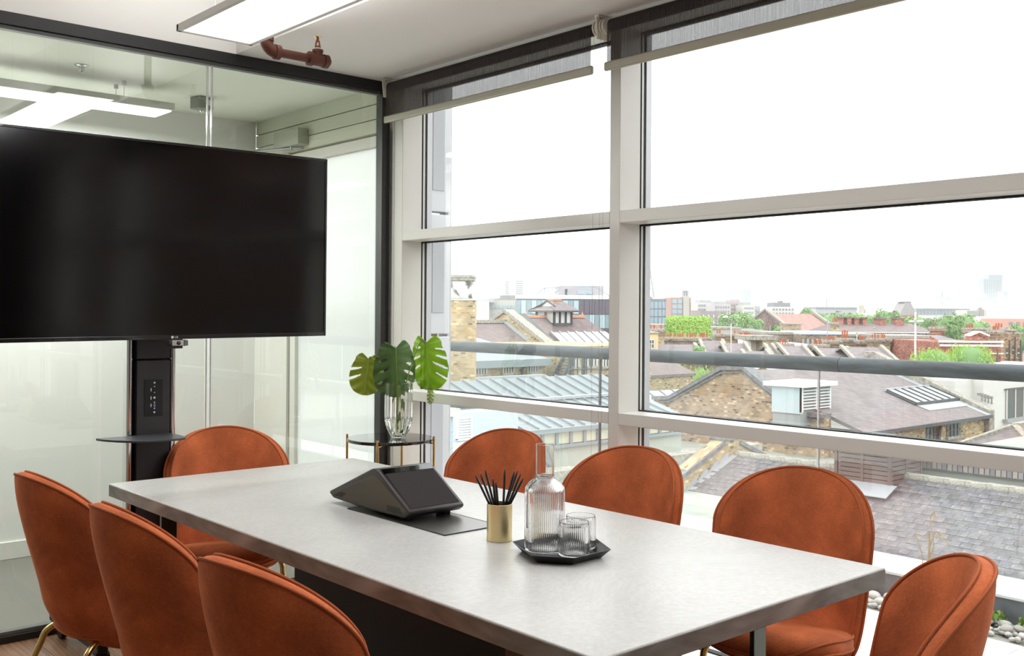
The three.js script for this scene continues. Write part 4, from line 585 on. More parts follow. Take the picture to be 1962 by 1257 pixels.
// ---------------------------------------------------------------- slate workshop just below
{
  const RX = 18.2, RY = -2.14, SL = 0.40, ZA = -10.95, EX = 9.6, t = thing('slate_workshop', 'nearest workshop roof of grey slates with a brick gable parapet', 'building', [0, 0, 0]);
  const ry = (x) => RY - SL * Math.abs(RX - x), L = Math.sqrt(1 + SL * SL);
  part(t, 'roof_deck', roofPlane([EX, ry(EX) - 0.03, ZA], [EX, ry(EX) - 0.03, 9], [RX, RY - 0.03, 9], [RX, RY - 0.03, ZA]), M({ color: hex('#6b6668'), roughness: 0.9 }));
  part(t, 'rear_roof', roofPlane([RX, RY - 0.03, ZA], [RX, RY - 0.03, 9], [RX + 7, RY - 2.8, 9], [RX + 7, RY - 2.8, ZA]), slateFar);
  part(t, 'wall', bx(EX + 0.3, RX + 6.6, GROUND, ry(EX) - 0.2, ZA - 0.3, 9), yellowBrick);
  // slates
  const SW = 0.215, EXP = 0.185, sl = [], g0 = rb(-0.36, 0, -0.004, 0.004, -SW / 2 + 0.004, SW / 2 - 0.004, 0.0015, 1);   // length down the slope is -x
  const dirD = V3(-1 / L, -SL / L, 0), nrm = V3(-SL / L, 1 / L, 0);
  for (let i = 0; i < 44; i++) for (let j = 0; j < 70; j++) {
    const z = ZA + 0.12 + (j + (i % 2) * 0.5) * SW, s = 0.16 + i * EXP, p = V3(RX, RY, z).addScaledVector(dirD, s - 0.02).addScaledVector(nrm, 0.012), q = seen(p);
    if (z > 3) continue; sl.push({ p, z, q, i, j });
  }
  const inView = sl.filter((s) => s.q && s.q[0] < 1990 && s.q[0] > 1290 && s.q[1] < 1130 && s.q[1] > 880).sort((a, b) => a.q[2] - b.q[2]);
  const uncovered = inView.filter((s) => !(s.q[0] > 1355 && s.q[0] < 1668 && s.q[1] > 905 + Math.abs(s.q[0] - 1510) * 0.35) && !(s.q[0] < 1310 && s.q[1] > 905) && s.q[1] < 1066 + (s.q[0] - 1690) * 0.2);
  const singles = new Set(uncovered.slice(0, 295)), rot = Math.atan(SL), rest = [];
  const var_ = [0, 1, 2].map((k) => { const g = g0.clone(), uv = g.attributes.uv; for (let i = 0; i < uv.count; i++) uv.setXY(i, uv.getX(i) + k * 0.41, uv.getY(i) + k * 0.73); return g; });
  for (const s of sl) {
    const lift = rr(-0.002, 0.004), tilt = rot - 0.028 + rr(-0.006, 0.006), k = Math.floor(rnd() * 4), v = Math.floor(rnd() * 3), zz = s.z + rr(-0.005, 0.005), pp = s.p.clone().addScaledVector(nrm, 0.006 + lift).addScaledVector(dirD, rr(-0.008, 0.008) - 0.17);
    if (singles.has(s)) { const m = part(t, 'slate', var_[v], slateM[k]); m.position.set(pp.x, pp.y, zz); m.rotation.z = tilt; }
    else { const g = var_[v].clone(); g.rotateZ(tilt).translate(pp.x, pp.y, zz); rest.push(g); }
  }
  const rs = part(t, 'slates', rest, slateM[0]); rs.userData.kind = 'stuff';
  // ridge tiles
  const rg = lathe([[0.15, 0], [0.155, 0.44], [0.13, 0.44], [0.13, 0]], 12); { const p = new THREE.CylinderGeometry(0.14, 0.145, 0.44, 12, 1, false, 0, Math.PI).rotateZ(Math.PI / 2).rotateX(0); p.rotateY(Math.PI / 2); for (let z = ZA + 0.1; z < 4; z += 0.45) { const m = part(t, 'ridge_tile', p, stone); m.position.set(RX, RY - 0.05 + rr(-0.006, 0.006), z + 0.22); m.rotation.z = 0; } }
  // gable parapet: brick wall and coping stones down both slopes
  const PX0 = 10.2, PX1 = 22.5, py = (x) => RY + 0.36 - SL * Math.abs(x - RX + 0.1);
  part(t, 'gable_wall', wallXY([[PX0, GROUND], [PX1, GROUND], [PX1, py(PX1)], [RX + 0.22, RY + 0.36], [RX - 0.42, RY + 0.36], [PX0, py(PX0)]], ZA - 0.36, ZA - 0.02), yellowBrick);
  { const cw = 0.62; for (let x = PX0; x < RX - 0.4; x += cw) { const x1 = Math.min(x + cw - 0.012, RX - 0.4); part(t, 'coping_stone', bar([x, py(x) + 0.05, ZA - 0.19], [x1, py(x1) + 0.05, ZA - 0.19], 0.44, 0.10), copingM); } part(t, 'coping_stone', bx(RX - 0.45, RX + 0.25, RY + 0.36, RY + 0.46, ZA - 0.41, ZA + 0.03), copingM); for (let x = RX + 0.25; x < PX1 - 0.3; x += cw) part(t, 'coping_stone', bar([x, py(x) + 0.05, ZA - 0.19], [x + cw - 0.012, py(x + cw) + 0.05, ZA - 0.19], 0.44, 0.10), copingM); }
  for (let k = 0; k < 9; k++) { const x = RX - 0.25 - k * 0.42; part(t, 'lead_step', wallXY([[x - 0.42, ry(x - 0.42) + 0.01], [x, ry(x) + 0.01], [x + 0.0, ry(x) + 0.15], [x - 0.13, ry(x - 0.1) + 0.16], [x - 0.40, ry(x - 0.42) + 0.05]], ZA - 0.018, ZA + 0.006), lead); }
  part(t, 'lead_valley', roofPlane([RX - 4.2, ry(RX - 4.2) + 0.015, ZA], [RX - 4.2, ry(RX - 4.2) + 0.015, ZA + 0.18], [RX - 0.1, RY + 0.0, ZA + 0.18], [RX - 0.1, RY + 0.0, ZA], 0.02), lead);
  // brown louvred vent turret on the ridge
  const c = svX(1706, 930, 17.45), v = thing('louvred_turret', 'dark brown timber louvred vent turret straddling the slate ridge', 'vent', [c.x, c.y, c.z]), lm = M({ color: hex('#6a5d5a'), roughness: 0.85 }), W = 1.28, Dp = 1.35, Hh = 0.80;
  part(v, 'core', bx(0.06, Dp, -0.6, Hh, -W + 0.05, -0.06), M({ color: hex('#3d3533'), roughness: 0.9 }));
  for (const [x, z] of [[0, 0], [0, -W], [0, -W / 2], [Dp, 0], [Dp / 2, 0]]) part(v, 'post', bx(x, x + 0.07, -0.3, Hh, z - 0.07, z), lm);
  for (let k = 0; k < 8; k++) { const y = 0.03 + k * 0.1; part(v, 'slat', bar([0.02, y, -W + 0.02], [0.02, y, -0.04], 0.02, 0.085).rotateZ(0), lm); part(v, 'slat', bar([0.04, y, -0.02], [Dp, y, -0.02], 0.02, 0.085), lm); }
  part(v, 'turret_roof', bx(-0.15, Dp + 0.15, Hh, Hh + 0.1, -W - 0.15, 0.15), lead);
  part(v, 'lead_apron', roofPlane([-0.45, -0.20, -W - 0.1], [-0.45, -0.20, 0.14], [0.02, 0.0, 0.14], [0.02, 0.0, -W - 0.1], 0.02), lead); 
  // flat roof beyond the ridge with a brick-on-edge rim
  const fr = thing('flat_roof', 'pale flat roof with a brick-on-edge rim behind the slate ridge', 'roof', [0, 0, 0]), zf = svX(1746, 900, 19.4).z, fy = -1.86;
  part(fr, 'deck', bx(19.3, 25.5, GROUND, fy, zf, 9), paleRoof);
  for (let k = 0; k < 26; k++) { const m = part(fr, 'brick', rb(-0.11, 0.11, -0.215, 0, -0.05, 0.05, 0.006, 1), M({ color: hex(['#8d8a8c', '#7d7a7e', '#9a938c'][k % 3]), roughness: 0.9 })); m.position.set(19.25, fy + 0.03, zf + 0.08 + k * 0.118); }
}
// ---------------------------------------------------------------- flat pale green roof behind the parapet
{
  const y = -3.3, t = thing('green_flat_roof', 'pale green flat roof with a stone kerb between brick walls', 'roof', [0, 0, 0]), a = svY(1290, 839, y), b = svY(1356, 859, y);
  part(t, 'deck', bx(9, a.x, GROUND, y, a.z, -11.33), paleRoof);
  part(t, 'kerb', bx(9, a.x + 0.3, y, y + 0.32, a.z - 0.35, a.z), stone);
  part(t, 'side_wall', bx(a.x, a.x + 0.35, y - 2, y + 0.85, a.z - 0.3, -11.33), warmBrick);
  part(t, 'side_coping', bx(a.x - 0.05, a.x + 0.4, y + 0.85, y + 0.93, a.z - 0.35, -11.33), copingM);
}
// ---------------------------------------------------------------- brick gable house with louvre box and rooflight
{
  const x0 = 26.5, x1 = 36.2, zr = -17.1, yr = -0.62, ze = -12.5, ye = -2.36, t = thing('gable_warehouse', 'brick gabled warehouse with dark coping and a long slate roof', 'building', [0, 0, 0]);
  const prof = [[-20.75, -1.86], [-19.95, -1.80], [-17.55, -0.58], [-16.62, -0.53], [-14.45, -1.93], [-13.45, -1.97]];
  part(t, 'gable_wall', wallZY([[-20.75, GROUND], ...prof, [-13.45, GROUND]], x0, x0 + 0.4), warmBrick);
  for (let i = 0; i < prof.length - 1; i++) { const [za, ya] = prof[i], [zb, yb] = prof[i + 1]; part(t, 'coping', bar([x0 + 0.14, ya + 0.06, za], [x0 + 0.14, yb + 0.06, zb], 0.56, 0.13), copingM); part(t, 'corbel', bar([x0 - 0.03, ya - 0.10, za], [x0 - 0.03, yb - 0.10, zb], 0.10, 0.05), copingM); }
  part(t, 'roof', roofPlane([x0 + 0.4, ye, ze + 0.25], [x1, ye, ze + 0.25], [x1, yr, zr], [x0 + 0.4, yr, zr]), slateFar);
  part(t, 'rear_roof', roofPlane([x1, -2.6, -21.5], [x0 + 0.4, -2.6, -21.5], [x0 + 0.4, yr, zr], [x1, yr, zr]), slateFar);
  part(t, 'side_wall', bx(x0 + 0.4, x1, GROUND, ye, ze - 0.35, ze), yellowBrick);
  part(t, 'gutter', bar([x0 + 0.4, ye - 0.06, ze + 0.26], [x1, ye - 0.06, ze + 0.26], 0.14, 0.12), darkMetal);
  part(t, 'end_parapet', wallZY([[ze + 0.2, GROUND], [ze + 0.2, ye + 0.15], [-13.9, -1.55], [zr, yr + 0.5], [zr - 0.5, yr + 0.5], [zr - 0.5, GROUND]], x1, x1 + 0.45), stone);
  part(t, 'end_flashing', roofPlane([x1 - 0.35, ye + 0.02, ze + 0.25], [x1, ye + 0.02, ze + 0.25], [x1, yr + 0.02, zr], [x1 - 0.35, yr + 0.02, zr], 0.02), lead);
  // arched windows in the side wall and a downpipe
  for (const [a, b, top, bot] of [[1774, 1800, 808, 842], [1813, 1839, 801, 833]]) {
    const p = svZ(a, top, ze), q = svZ(b, bot, ze), w = q.x - p.x, h = p.y - q.y, cx = (p.x + q.x) / 2, s = new THREE.Shape(); s.moveTo(-w / 2, 0); s.lineTo(w / 2, 0); s.lineTo(w / 2, h * 0.72); s.quadraticCurveTo(w / 2, h, 0, h); s.quadraticCurveTo(-w / 2, h, -w / 2, h * 0.72); s.closePath();
    const g = new THREE.ExtrudeGeometry(s, { depth: 0.03, bevelEnabled: false, curveSegments: 8 }); const o = part(t, 'window', uvm(g.translate(cx, q.y, ze)), darkGlass);
    for (let k = -1; k <= 1; k++) part(o, 'glazing_bar', bx(cx + k * w / 4 - 0.015, cx + k * w / 4 + 0.015, q.y, q.y + h * 0.9, ze + 0.03, ze + 0.06), darkMetal);
    for (let k = 1; k <= 2; k++) part(o, 'glazing_bar', bx(cx - w / 2, cx + w / 2, q.y + k * h / 3 - 0.015, q.y + k * h / 3 + 0.015, ze + 0.03, ze + 0.06), darkMetal);
    part(o, 'sill', bx(cx - w / 2 - 0.08, cx + w / 2 + 0.08, q.y - 0.1, q.y, ze, ze + 0.12), stone);
  }
  { const a = svZ(1806, 798, ze + 0.1), b = svZ(1801, 840, ze + 0.1); part(t, 'downpipe', tube([[a.x, ye - 0.05, ze + 0.2], [a.x, a.y - 0.15, ze + 0.14], [b.x, a.y - 0.5, ze + 0.1], [b.x, -7, ze + 0.1]], 0.06, 20, 8), darkMetal); }
  // rooflight
  const n = V3(0, ze + 0.25 - zr, -(ye - yr)).normalize(), p0 = V3(30, yr, zr); if (n.y < 0) n.negate();
  const rl = thing('rooflight', 'long white glazed rooflight with dark bars in the slate roof', 'rooflight', [0, 0, 0]), A = svP(1705, 749, n, p0), Bq = svP(1790, 744, n, p0), Cq = svP(1829, 769, n, p0), Dq = svP(1746, 779, n, p0);
  const zt = (A.z + Bq.z) / 2, zb = (Cq.z + Dq.z) / 2, xa = (A.x + Dq.x) / 2, xb = (Bq.x + Cq.x) / 2, yz = (z) => yr + (z - zr) / (ze + 0.25 - zr) * (ye - yr), up = 0.08, white_ = M({ color: hex('#cfd4d6'), roughness: 0.35 });
  for (let k = 0; k < 6; k++) { const u = mix(xa, xb, k / 6), w = mix(xa, xb, (k + 1) / 6); part(rl, 'pane', roofPlane([u + 0.03, yz(zb) + up, zb], [w - 0.03, yz(zb) + up, zb], [w - 0.03, yz(zt) + up, zt], [u + 0.03, yz(zt) + up, zt], 0.05), white_); }
  for (let k = 0; k <= 6; k++) { const u = mix(xa, xb, k / 6); part(rl, 'bar', bar([u, yz(zb) + up + 0.02, zb], [u, yz(zt) + up + 0.02, zt], k === 3 ? 0.12 : 0.06, 0.06), darkMetal); }
  part(rl, 'head_bar', bar([xa - 0.05, yz(zt) + up, zt], [xb + 0.05, yz(zt) + up, zt], 0.1, 0.1), lead); part(rl, 'sill_bar', bar([xa - 0.05, yz(zb) + up, zb], [xb + 0.05, yz(zb) + up, zb], 0.08, 0.1), darkMetal);
  part(rl, 'lead_apron', roofPlane([xa + 0.1, yz(zb + 0.45) + 0.03, zb + 0.45], [xb + 0.2, yz(zb + 0.45) + 0.03, zb + 0.45], [xb + 0.1, yz(zb) + 0.03, zb], [xa, yz(zb) + 0.03, zb], 0.02), lead);
  // louvred plant box behind the gable
  const cB = svP(1536, 788, n, p0), lv = thing('louvred_plant_box', 'white louvred plant box with a flat lid on the slate roof', 'vent', [cB.x, cB.y, cB.z]), bw = 1.15, bd = 1.75, bh = 0.78, pale = M({ color: hex('#aebac0'), roughness: 0.6 }), pw = M({ color: hex('#d4d6d4'), roughness: 0.5 });
  part(lv, 'body', bx(0.05, bd, -0.5, bh, -bw, -0.08), M({ color: hex('#8e9496'), roughness: 0.8 })); part(lv, 'end_panel', bx(0, 0.05, -0.1, bh, -bw, 0), pale);
  part(lv, 'frame', [bx(0, 0.07, -0.05, bh, -0.08, 0.02), bx(bd - 0.07, bd, -0.05, bh, -0.08, 0.02), bx(bd / 2 - 0.03, bd / 2 + 0.03, 0, bh, -0.08, 0.02)], pw);
  for (let k = 0; k < 7; k++) part(lv, 'slat', bar([0.05, 0.06 + k * 0.1, -0.01], [bd - 0.05, 0.06 + k * 0.1, -0.01], 0.09, 0.035), pw);
  part(lv, 'lid', bx(-0.15, bd + 0.15, bh, bh + 0.14, -bw - 0.25, 0.18), pw);
  for (const [px, w] of [[1446, 0.22], [1481, 0.34]]) { const f = svX(px, 735, px < 1460 ? 29.0 : 30.5), fl = thing('roof_flue', w < 0.3 ? 'slim white flue on the slate roof nearer the brick gable' : 'thick white flue standing above the louvred plant box', 'flue', [f.x, f.y, f.z]); part(fl, 'pipe', new THREE.CylinderGeometry(w / 2, w / 2, 1.2, 16).translate(0, 0, 0), pw); part(fl, 'cap', new THREE.CylinderGeometry(w * 0.75, w * 0.75, 0.08, 16).translate(0, 0.6, 0), pw); }
}
// ---------------------------------------------------------------- diamond zinc roof left of the gable
{
  const a = svX(1282, 762, 27), t = thing('diamond_zinc_roof', 'pale zinc roof of diamond tiles beside the brick gable', 'roof', [0, 0, 0]), y1 = svX(1278, 748, 30).y, zt = [zinc, M({ color: hex('#b4bcc0'), roughness: 0.45, metalness: 0.2 })];
  const P = (u, v) => V3(mix(24.0, 29.5, v), mix(-4.2, y1, v), mix(-30, -20.9, u));
  part(t, 'deck', roofPlane(P(0, 0), P(1, 0), P(1, 1), P(0, 1)), zinc); part(t, 'wall', bx(24.3, 33, GROUND, -4.4, -30, -20.9), yellowBrick);
  part(t, 'rear_roof', roofPlane([29.5, y1, -30], [29.5, y1, -20.9], [34, -4, -20.9], [34, -4, -30]), zinc);
  for (let i = 0; i < 11; i++) for (let j = 0; j < 9; j++) { const u = (i + (j % 2) * 0.5) / 11 + 0.02, v = j / 9 + 0.03, du = 0.046, dv = 0.115; if (u + du > 1 || v + dv > 1 || u - du < 0) continue; const l = 0.03; const q = [P(u, v - 0.1 < 0 ? 0.0 : v - 0.1), P(u + du, v), P(u, v + dv), P(u - du, v)].map((p, k) => p.setY(p.y + (k === 2 ? 0.012 : l))); part(t, 'tile', roofPlane(q[0], q[1], q[2], q[3], 0.02), zt[(i + j) % 2]); }
}
// ---------------------------------------------------------------- white rendered building with window, hipped roof in front
{
  const f = svY(1900, 780, -3.6), c = sv(1876, 850, 47), t = thing('white_rendered_house', 'white rendered building with a wide window and a white chimney breast', 'building', [0, 0, 0]);
  const z = c.z, x = c.x, top = svZ(1962, 722, z).y;
  part(t, 'wall', bx(x - 1.2, x + 22, GROUND, top, z - 9, z - 0.6), render_); part(t, 'chimney_breast', bx(x - 0.2, svZ(1911, 800, z).x, GROUND, svZ(1890, 772, z).y, z - 0.7, z), render_); { const l = svZ(1884, 735, z - 0.1), r = svZ(1903, 735, z - 0.1); part(t, 'flue', bx(l.x, r.x, svZ(1890, 772, z).y, top + 0.3, z - 0.6, z - 0.1), render_); }
  const a = svZ(1927, 747, z - 0.6), b = svZ(1990, 793, z - 0.6), w = part(t, 'window', bx(a.x, b.x, b.y, a.y, z - 0.62, z - 0.56), darkGlass);
  for (let k = 0; k <= 4; k++) part(w, 'frame_bar', bx(mix(a.x, b.x, k / 4) - 0.04, mix(a.x, b.x, k / 4) + 0.04, b.y, a.y, z - 0.57, z - 0.52), render_); part(w, 'lintel', bx(a.x - 0.2, b.x, a.y, a.y + 0.06, z - 0.58, z - 0.5), darkMetal); part(w, 'sill', bx(a.x - 0.35, b.x, b.y - 0.16, b.y, z - 0.6, z - 0.35), M({ color: hex('#8f9496'), roughness: 0.6 }));
  const d = svZ(1866, 750, z - 0.6), e = svZ(1884, 742, z - 0.6); const w2 = part(t, 'window', bx(d.x, e.x, d.y, e.y, z - 0.62, z - 0.55), darkGlass); part(w2, 'sill', bx(d.x - 0.1, e.x + 0.1, d.y - 0.1, d.y, z - 0.6, z - 0.45), stone);
  const dp = svZ(1881, 806, z + 0.35), ds = thing('satellite_dish', 'small grey satellite dish on the white chimney breast', 'satellite dish', [dp.x, dp.y, z + 0.35], -0.9); part(ds, 'dish', new THREE.SphereGeometry(0.42, 20, 8, 0, Math.PI * 2, 0, 0.55).scale(1, 0.5, 1).rotateX(1.35).translate(0, 0, -0.1), M({ color: hex('#8b8a8a'), roughness: 0.6, side: THREE.DoubleSide })); part(ds, 'arm', [rod([0, 0, 0], [0, 0.1, 0.34], 0.014), rod([0, 0, 0], [0, -0.12, -0.32], 0.03)], darkMetal); part(ds, 'receiver', rb(-0.04, 0.04, 0.06, 0.14, 0.3, 0.42, 0.01), darkMetal);
  for (let k = 0; k < 4; k++) { const p = svZ(1878 + k * 6, 758 + k * 2, z + 0.1); part(t, 'bracket', [bx(p.x - 0.06, p.x + 0.06, p.y, p.y + 0.12, z - 0.02, z + 0.25), rod([p.x, p.y, z + 0.2], [p.x, p.y - 0.25, z + 0.2], 0.04, 0.06, 8)], M({ color: hex('#8f908c'), roughness: 0.7 })); }
  const ap = sv(1943, 815, 33), h = thing('hipped_slate_roof', 'small hipped slate roof in front of the white building', 'roof', [0, 0, 0]), e1 = V3(ap.x - 5.2, ap.y - 2.6, ap.z + 5.2), e2 = V3(ap.x + 6, ap.y - 2.6, ap.z + 5.2), e3 = V3(ap.x + 6, ap.y - 2.6, ap.z - 5), e4 = V3(ap.x - 5.2, ap.y - 2.6, ap.z - 5);
  const ap2 = ap.clone().add(V3(1.6, 0, 0));
  part(h, 'roof_face', quadGeo([[e1, e2, ap2, ap]]), slateFar); part(h, 'roof_face', quadGeo([[e4, e1, ap, ap.clone().add(V3(0.001, 0, 0))]]), slateFar); part(h, 'roof_face', quadGeo([[e2, e3, ap2, ap2.clone().add(V3(0, 0, -0.001))]]), slateFar); part(h, 'roof_face', quadGeo([[e3, e4, ap, ap2]]), slateFar);
  part(h, 'hip_tiles', [bar(e1, ap, 0.22, 0.12), bar(e4, ap, 0.22, 0.12), bar(e2, ap2, 0.22, 0.12), bar(ap, ap2, 0.25, 0.14)], stone); part(h, 'wall', bx(ap.x - 4.8, ap.x + 5.6, GROUND, ap.y - 2.6, ap.z - 4.6, ap.z + 4.8), warmBrick);
}
// ================================================================ buildings seen through the narrow window
// brick stack with a stained rendered top
{
  const D = 34, a = sv(838, 575, D), b = sv(910, 575, D), top = sv(903, 527, D).y, t = thing('brick_stack', 'tall yellow brick stack with a black-stained rendered top', 'building', [a.x, 0, a.z], -YAW), w = b.clone().sub(a).length(), h1 = a.y;
  part(t, 'brick_shaft', bx(0, w, GROUND, h1, -1.6, 0), M({ map: brickT([0.65, 0.57, 0.42], [0.65, 0.60, 0.53], 11), roughness: 0.95 }));
  part(t, 'ledge', bx(-0.05, w + 0.03, h1, h1 + 0.05, -1.65, 0.03), render_);
  part(t, 'rendered_top', rb(0, w * 0.93, h1 + 0.05, top - 0.18, -1.5, -0.06, 0.06, 3), M({ roughness: 0.9, map: tex(256, 256, (u, v) => { const s = tn(u, v * 0.35, 6, 4), n = tn(u, v, 7, 4, 3), k = clamp(0.78 - 1.5 * Math.max(0, s + n * 0.6 - 0.02) + tn(u, v, 40, 2) * 0.1, 0.28, 0.85); return [k, k * 0.985, k * 0.96]; }, 1.5, 1.5) }));
  part(t, 'cap_moulding', [bx(-0.03, w * 0.97, top - 0.18, top - 0.08, -1.56, 0), bx(-0.06, w * 0.99, top - 0.08, top, -1.6, 0.04)], stone);
}
// hall with slate roof, parapet gable, lantern and rooflights
{
  const CC2 = sv(1062, 620, 58), t = thing('lantern_hall', 'slate roofed brick hall with a terracotta ridge', 'building', [0, 0, 0]);
  // ridge runs along x, near slope falls to +z; the lantern's near corner is CC2
  const z0 = CC2.z - 0.75, rA = svZ(1006, 608, z0), yr = rA.y, x0 = rA.x, x1 = svZ(1118, 609, z0).x, vg = svX(1050, 652, x0), slp = (yr - vg.y) / (vg.z - z0), zE = z0 + 5.4, yE = yr - slp * 5.4;
  part(t, 'roof', roofPlane([x0, yE, zE], [x1 + 2.6, yE, zE], [x1, yr, z0], [x0, yr, z0]), slateBrown);
  part(t, 'hip_face', quadGeo([[V3(x1 + 2.6, yE, zE), V3(x1 + 2.6, yE, z0 - 5.4), V3(x1, yr, z0), V3(x1, yr, z0 + 0.01)]]), slateBrown);
  part(t, 'rear_roof', roofPlane([x1, yE, z0 - 5.4], [x0, yE, z0 - 5.4], [x0, yr, z0], [x1, yr, z0]), slateBrown);
  part(t, 'gable_wall', wallZY([[zE, GROUND], [zE, yE + 0.1], [z0, yr + 0.12], [z0 - 5.4, yE + 0.1], [z0 - 5.4, GROUND]], x0 - 0.45, x0), yellowBrick);
  part(t, 'wall', bx(x0, x1 + 2.3, GROUND, yE - 0.1, z0 - 5, zE - 0.3), yellowBrick);
  part(t, 'verge', [bar([x0 - 0.2, yr + 0.16, z0], [x0 - 0.2, yE + 0.14, zE], 0.5, 0.1)], darkMetal);
  const terr = M({ color: hex('#c98a66'), roughness: 0.9 });
  part(t, 'ridge', bar([x0, yr + 0.05, z0], [x1, yr + 0.05, z0], 0.2, 0.14), terr); for (const x of [x0 + 0.1, x1 - 0.1]) part(t, 'finial', new THREE.ConeGeometry(0.1, 0.3, 8).translate(x, yr + 0.2, z0), terr);
  // lantern over the ridge
  const l = thing('roof_lantern', 'timber roof lantern with a gablet roof above the slate hall', 'lantern', [0, 0, 0]), lx0 = CC2.x, lx1 = CC2.x + 1.4, lz0 = z0 - 0.75, lz1 = z0 + 0.75, ly = sv(1062, 597, 58).y, lb = sv(1062, 620, 58).y, tim = M({ color: hex('#4f4e50'), roughness: 0.8 }), fill = M({ color: hex('#c9cbc8'), roughness: 0.5 });
  part(l, 'core', bx(lx0 + 0.05, lx1 - 0.05, lb - 0.6, ly, lz0, lz1 - 0.05), fill);
  for (let k = 0; k <= 3; k++) part(l, 'post', bx(mix(lx0, lx1, k / 3) - 0.05, mix(lx0, lx1, k / 3) + 0.05, lb, ly, lz1 - 0.06, lz1 + 0.03), tim);
  for (let k = 0; k <= 2; k++) part(l, 'post', bx(lx0 - 0.04, lx0 + 0.06, lb, ly, mix(lz0, lz1, k / 2) - 0.05, mix(lz0, lz1, k / 2) + 0.05), tim);
  part(l, 'sill', bx(lx0 - 0.05, lx1 + 0.05, lb - 0.08, lb + 0.03, lz0, lz1 + 0.06), tim); part(l, 'eaves', bx(lx0 - 0.35, lx1 + 0.35, ly - 0.03, ly + 0.06, lz0 - 0.35, lz1 + 0.35), tim);
  const hy2 = ly + 0.64, gx0 = mix(lx0, lx1, 0.1), gx1 = mix(lx0, lx1, 0.9), mz = (lz0 + lz1) / 2, my = ly + 0.30, c = (x, y, z) => V3(x, y, z);
  part(l, 'roof_face', quadGeo([[c(lx0 - 0.35, ly + 0.06, lz1 + 0.35), c(lx1 + 0.35, ly + 0.06, lz1 + 0.35), c(gx1, hy2, mz), c(gx0 + 0.1, hy2, mz)]]), slateFar); part(l, 'roof_face', quadGeo([[c(lx1 + 0.35, ly + 0.06, lz0 - 0.35), c(lx0 - 0.35, ly + 0.06, lz0 - 0.35), c(gx0 + 0.1, hy2, mz), c(gx1, hy2, mz)]]), slateFar);
  part(l, 'roof_face', quadGeo([[c(lx0 - 0.35, ly + 0.06, lz0 - 0.35), c(lx0 - 0.35, ly + 0.06, lz1 + 0.35), c(gx0, my, lz1 - 0.2), c(gx0, my, lz0 + 0.2)]]), slateFar); part(l, 'roof_face', quadGeo([[c(lx1 + 0.35, ly + 0.06, lz1 + 0.35), c(lx1 + 0.35, ly + 0.06, lz0 - 0.35), c(gx1, hy2, mz), c(gx1, hy2, mz + 0.01)]]), slateFar);
  part(l, 'gablet', wallZY([[lz0 + 0.2, my], [lz1 - 0.2, my], [mz, hy2 - 0.04]], gx0 + 0.02, gx0 + 0.06), fill); part(l, 'bargeboard', [bar([gx0, hy2, mz], [gx0 - 0.03, my - 0.04, lz1 - 0.05], 0.06, 0.1), bar([gx0, hy2, mz], [gx0 - 0.03, my - 0.04, lz0 + 0.05], 0.06, 0.1)], tim); part(l, 'ridge', bar([gx0, hy2 + 0.04, mz], [gx1, hy2 + 0.04, mz], 0.14, 0.1), terr);
  // rooflights low in the slope
  const n = V3(0, zE - z0, yr - yE).normalize(), p0 = V3(x0, yr, z0), yz = (z) => yr + (z - z0) / (zE - z0) * (yE - yr), r = thing('rooflight', 'row of seven white rooflights low on the hall roof', 'rooflight', [0, 0, 0]), zt = svP(1060, 641, n, p0).z, zb = svP(1130, 664, n, p0).z, xs = [1055, 1071, 1087, 1103, 1119, 1134, 1150].map((p) => svP(p, 641, n, p0).x), wm = M({ color: hex('#d7dadb'), roughness: 0.35 }), st = xs[1] - xs[0];
  for (const x of xs) { part(r, 'pane', roofPlane([x + 0.08, yz(zb) + 0.12, zb], [x + st - 0.08, yz(zb) + 0.12, zb], [x + st - 0.08, yz(zt) + 0.12, zt], [x + 0.08, yz(zt) + 0.12, zt], 0.08), wm); part(r, 'bar', bar([x, yz(zb) + 0.12, zb], [x, yz(zt) + 0.12, zt], 0.16, 0.16), steelGrey); }
  part(r, 'sill', bar([xs[0], yz(zb) + 0.08, zb], [xs[6] + st, yz(zb) + 0.08, zb], 0.15, 0.15), steelGrey);
  // lower slate roof with raking parapet in front, left
  const f = thing('parapet_shed', 'lower slate shed roof with a raking brick parapet', 'building', [0, 0, 0]), q0 = sv(908, 618, 50), q1 = sv(962, 612, 50), fz = q0.z + 0.0, fy = q0.y, fx0 = q0.x - 2, fx1 = svZ(968, 620, fz).x, fE = fz + 5.4, fyE = fy - 2.7;
  part(f, 'roof', roofPlane([fx0, fyE, fE], [fx1, fyE, fE], [fx1, fy, fz], [fx0, fy, fz]), slateBrown); part(f, 'rear_roof', roofPlane([fx1, fyE, fz - 5], [fx0, fyE, fz - 5], [fx0, fy, fz], [fx1, fy, fz]), slateBrown);
  part(f, 'ridge', bar([fx0, fy + 0.06, fz], [fx1, fy + 0.06, fz], 0.3, 0.16), stone); part(f, 'wall', bx(fx0, fx1 + 0.3, GROUND, fyE - 0.1, fz - 4.8, fE - 0.2), yellowBrick);
  part(f, 'raking_parapet', wallZY([[fz - 1.6, GROUND], [fz - 1.6, fy - 0.2], [fz, fy + 0.55], [fE, fyE + 0.45], [fE + 1.6, fyE + 0.4], [fE + 1.6, GROUND]], fx1, fx1 + 0.4), yellowBrick);
  part(f, 'coping', [bar([fx1 + 0.2, fy + 0.6, fz], [fx1 + 0.2, fyE + 0.5, fE], 0.6, 0.16), bar([fx1 + 0.2, fy + 0.6, fz], [fx1 + 0.2, fy - 0.15, fz - 1.6], 0.6, 0.16), bar([fx1 + 0.2, fyE + 0.48, fE], [fx1 + 0.2, fyE + 0.45, fE + 1.6], 0.6, 0.16)], stone);
  part(f, 'lead_flashing', bar([fx1 - 0.1, fy + 0.08, fz], [fx1 - 0.1, fyE + 0.06, fE], 0.22, 0.1), lead);
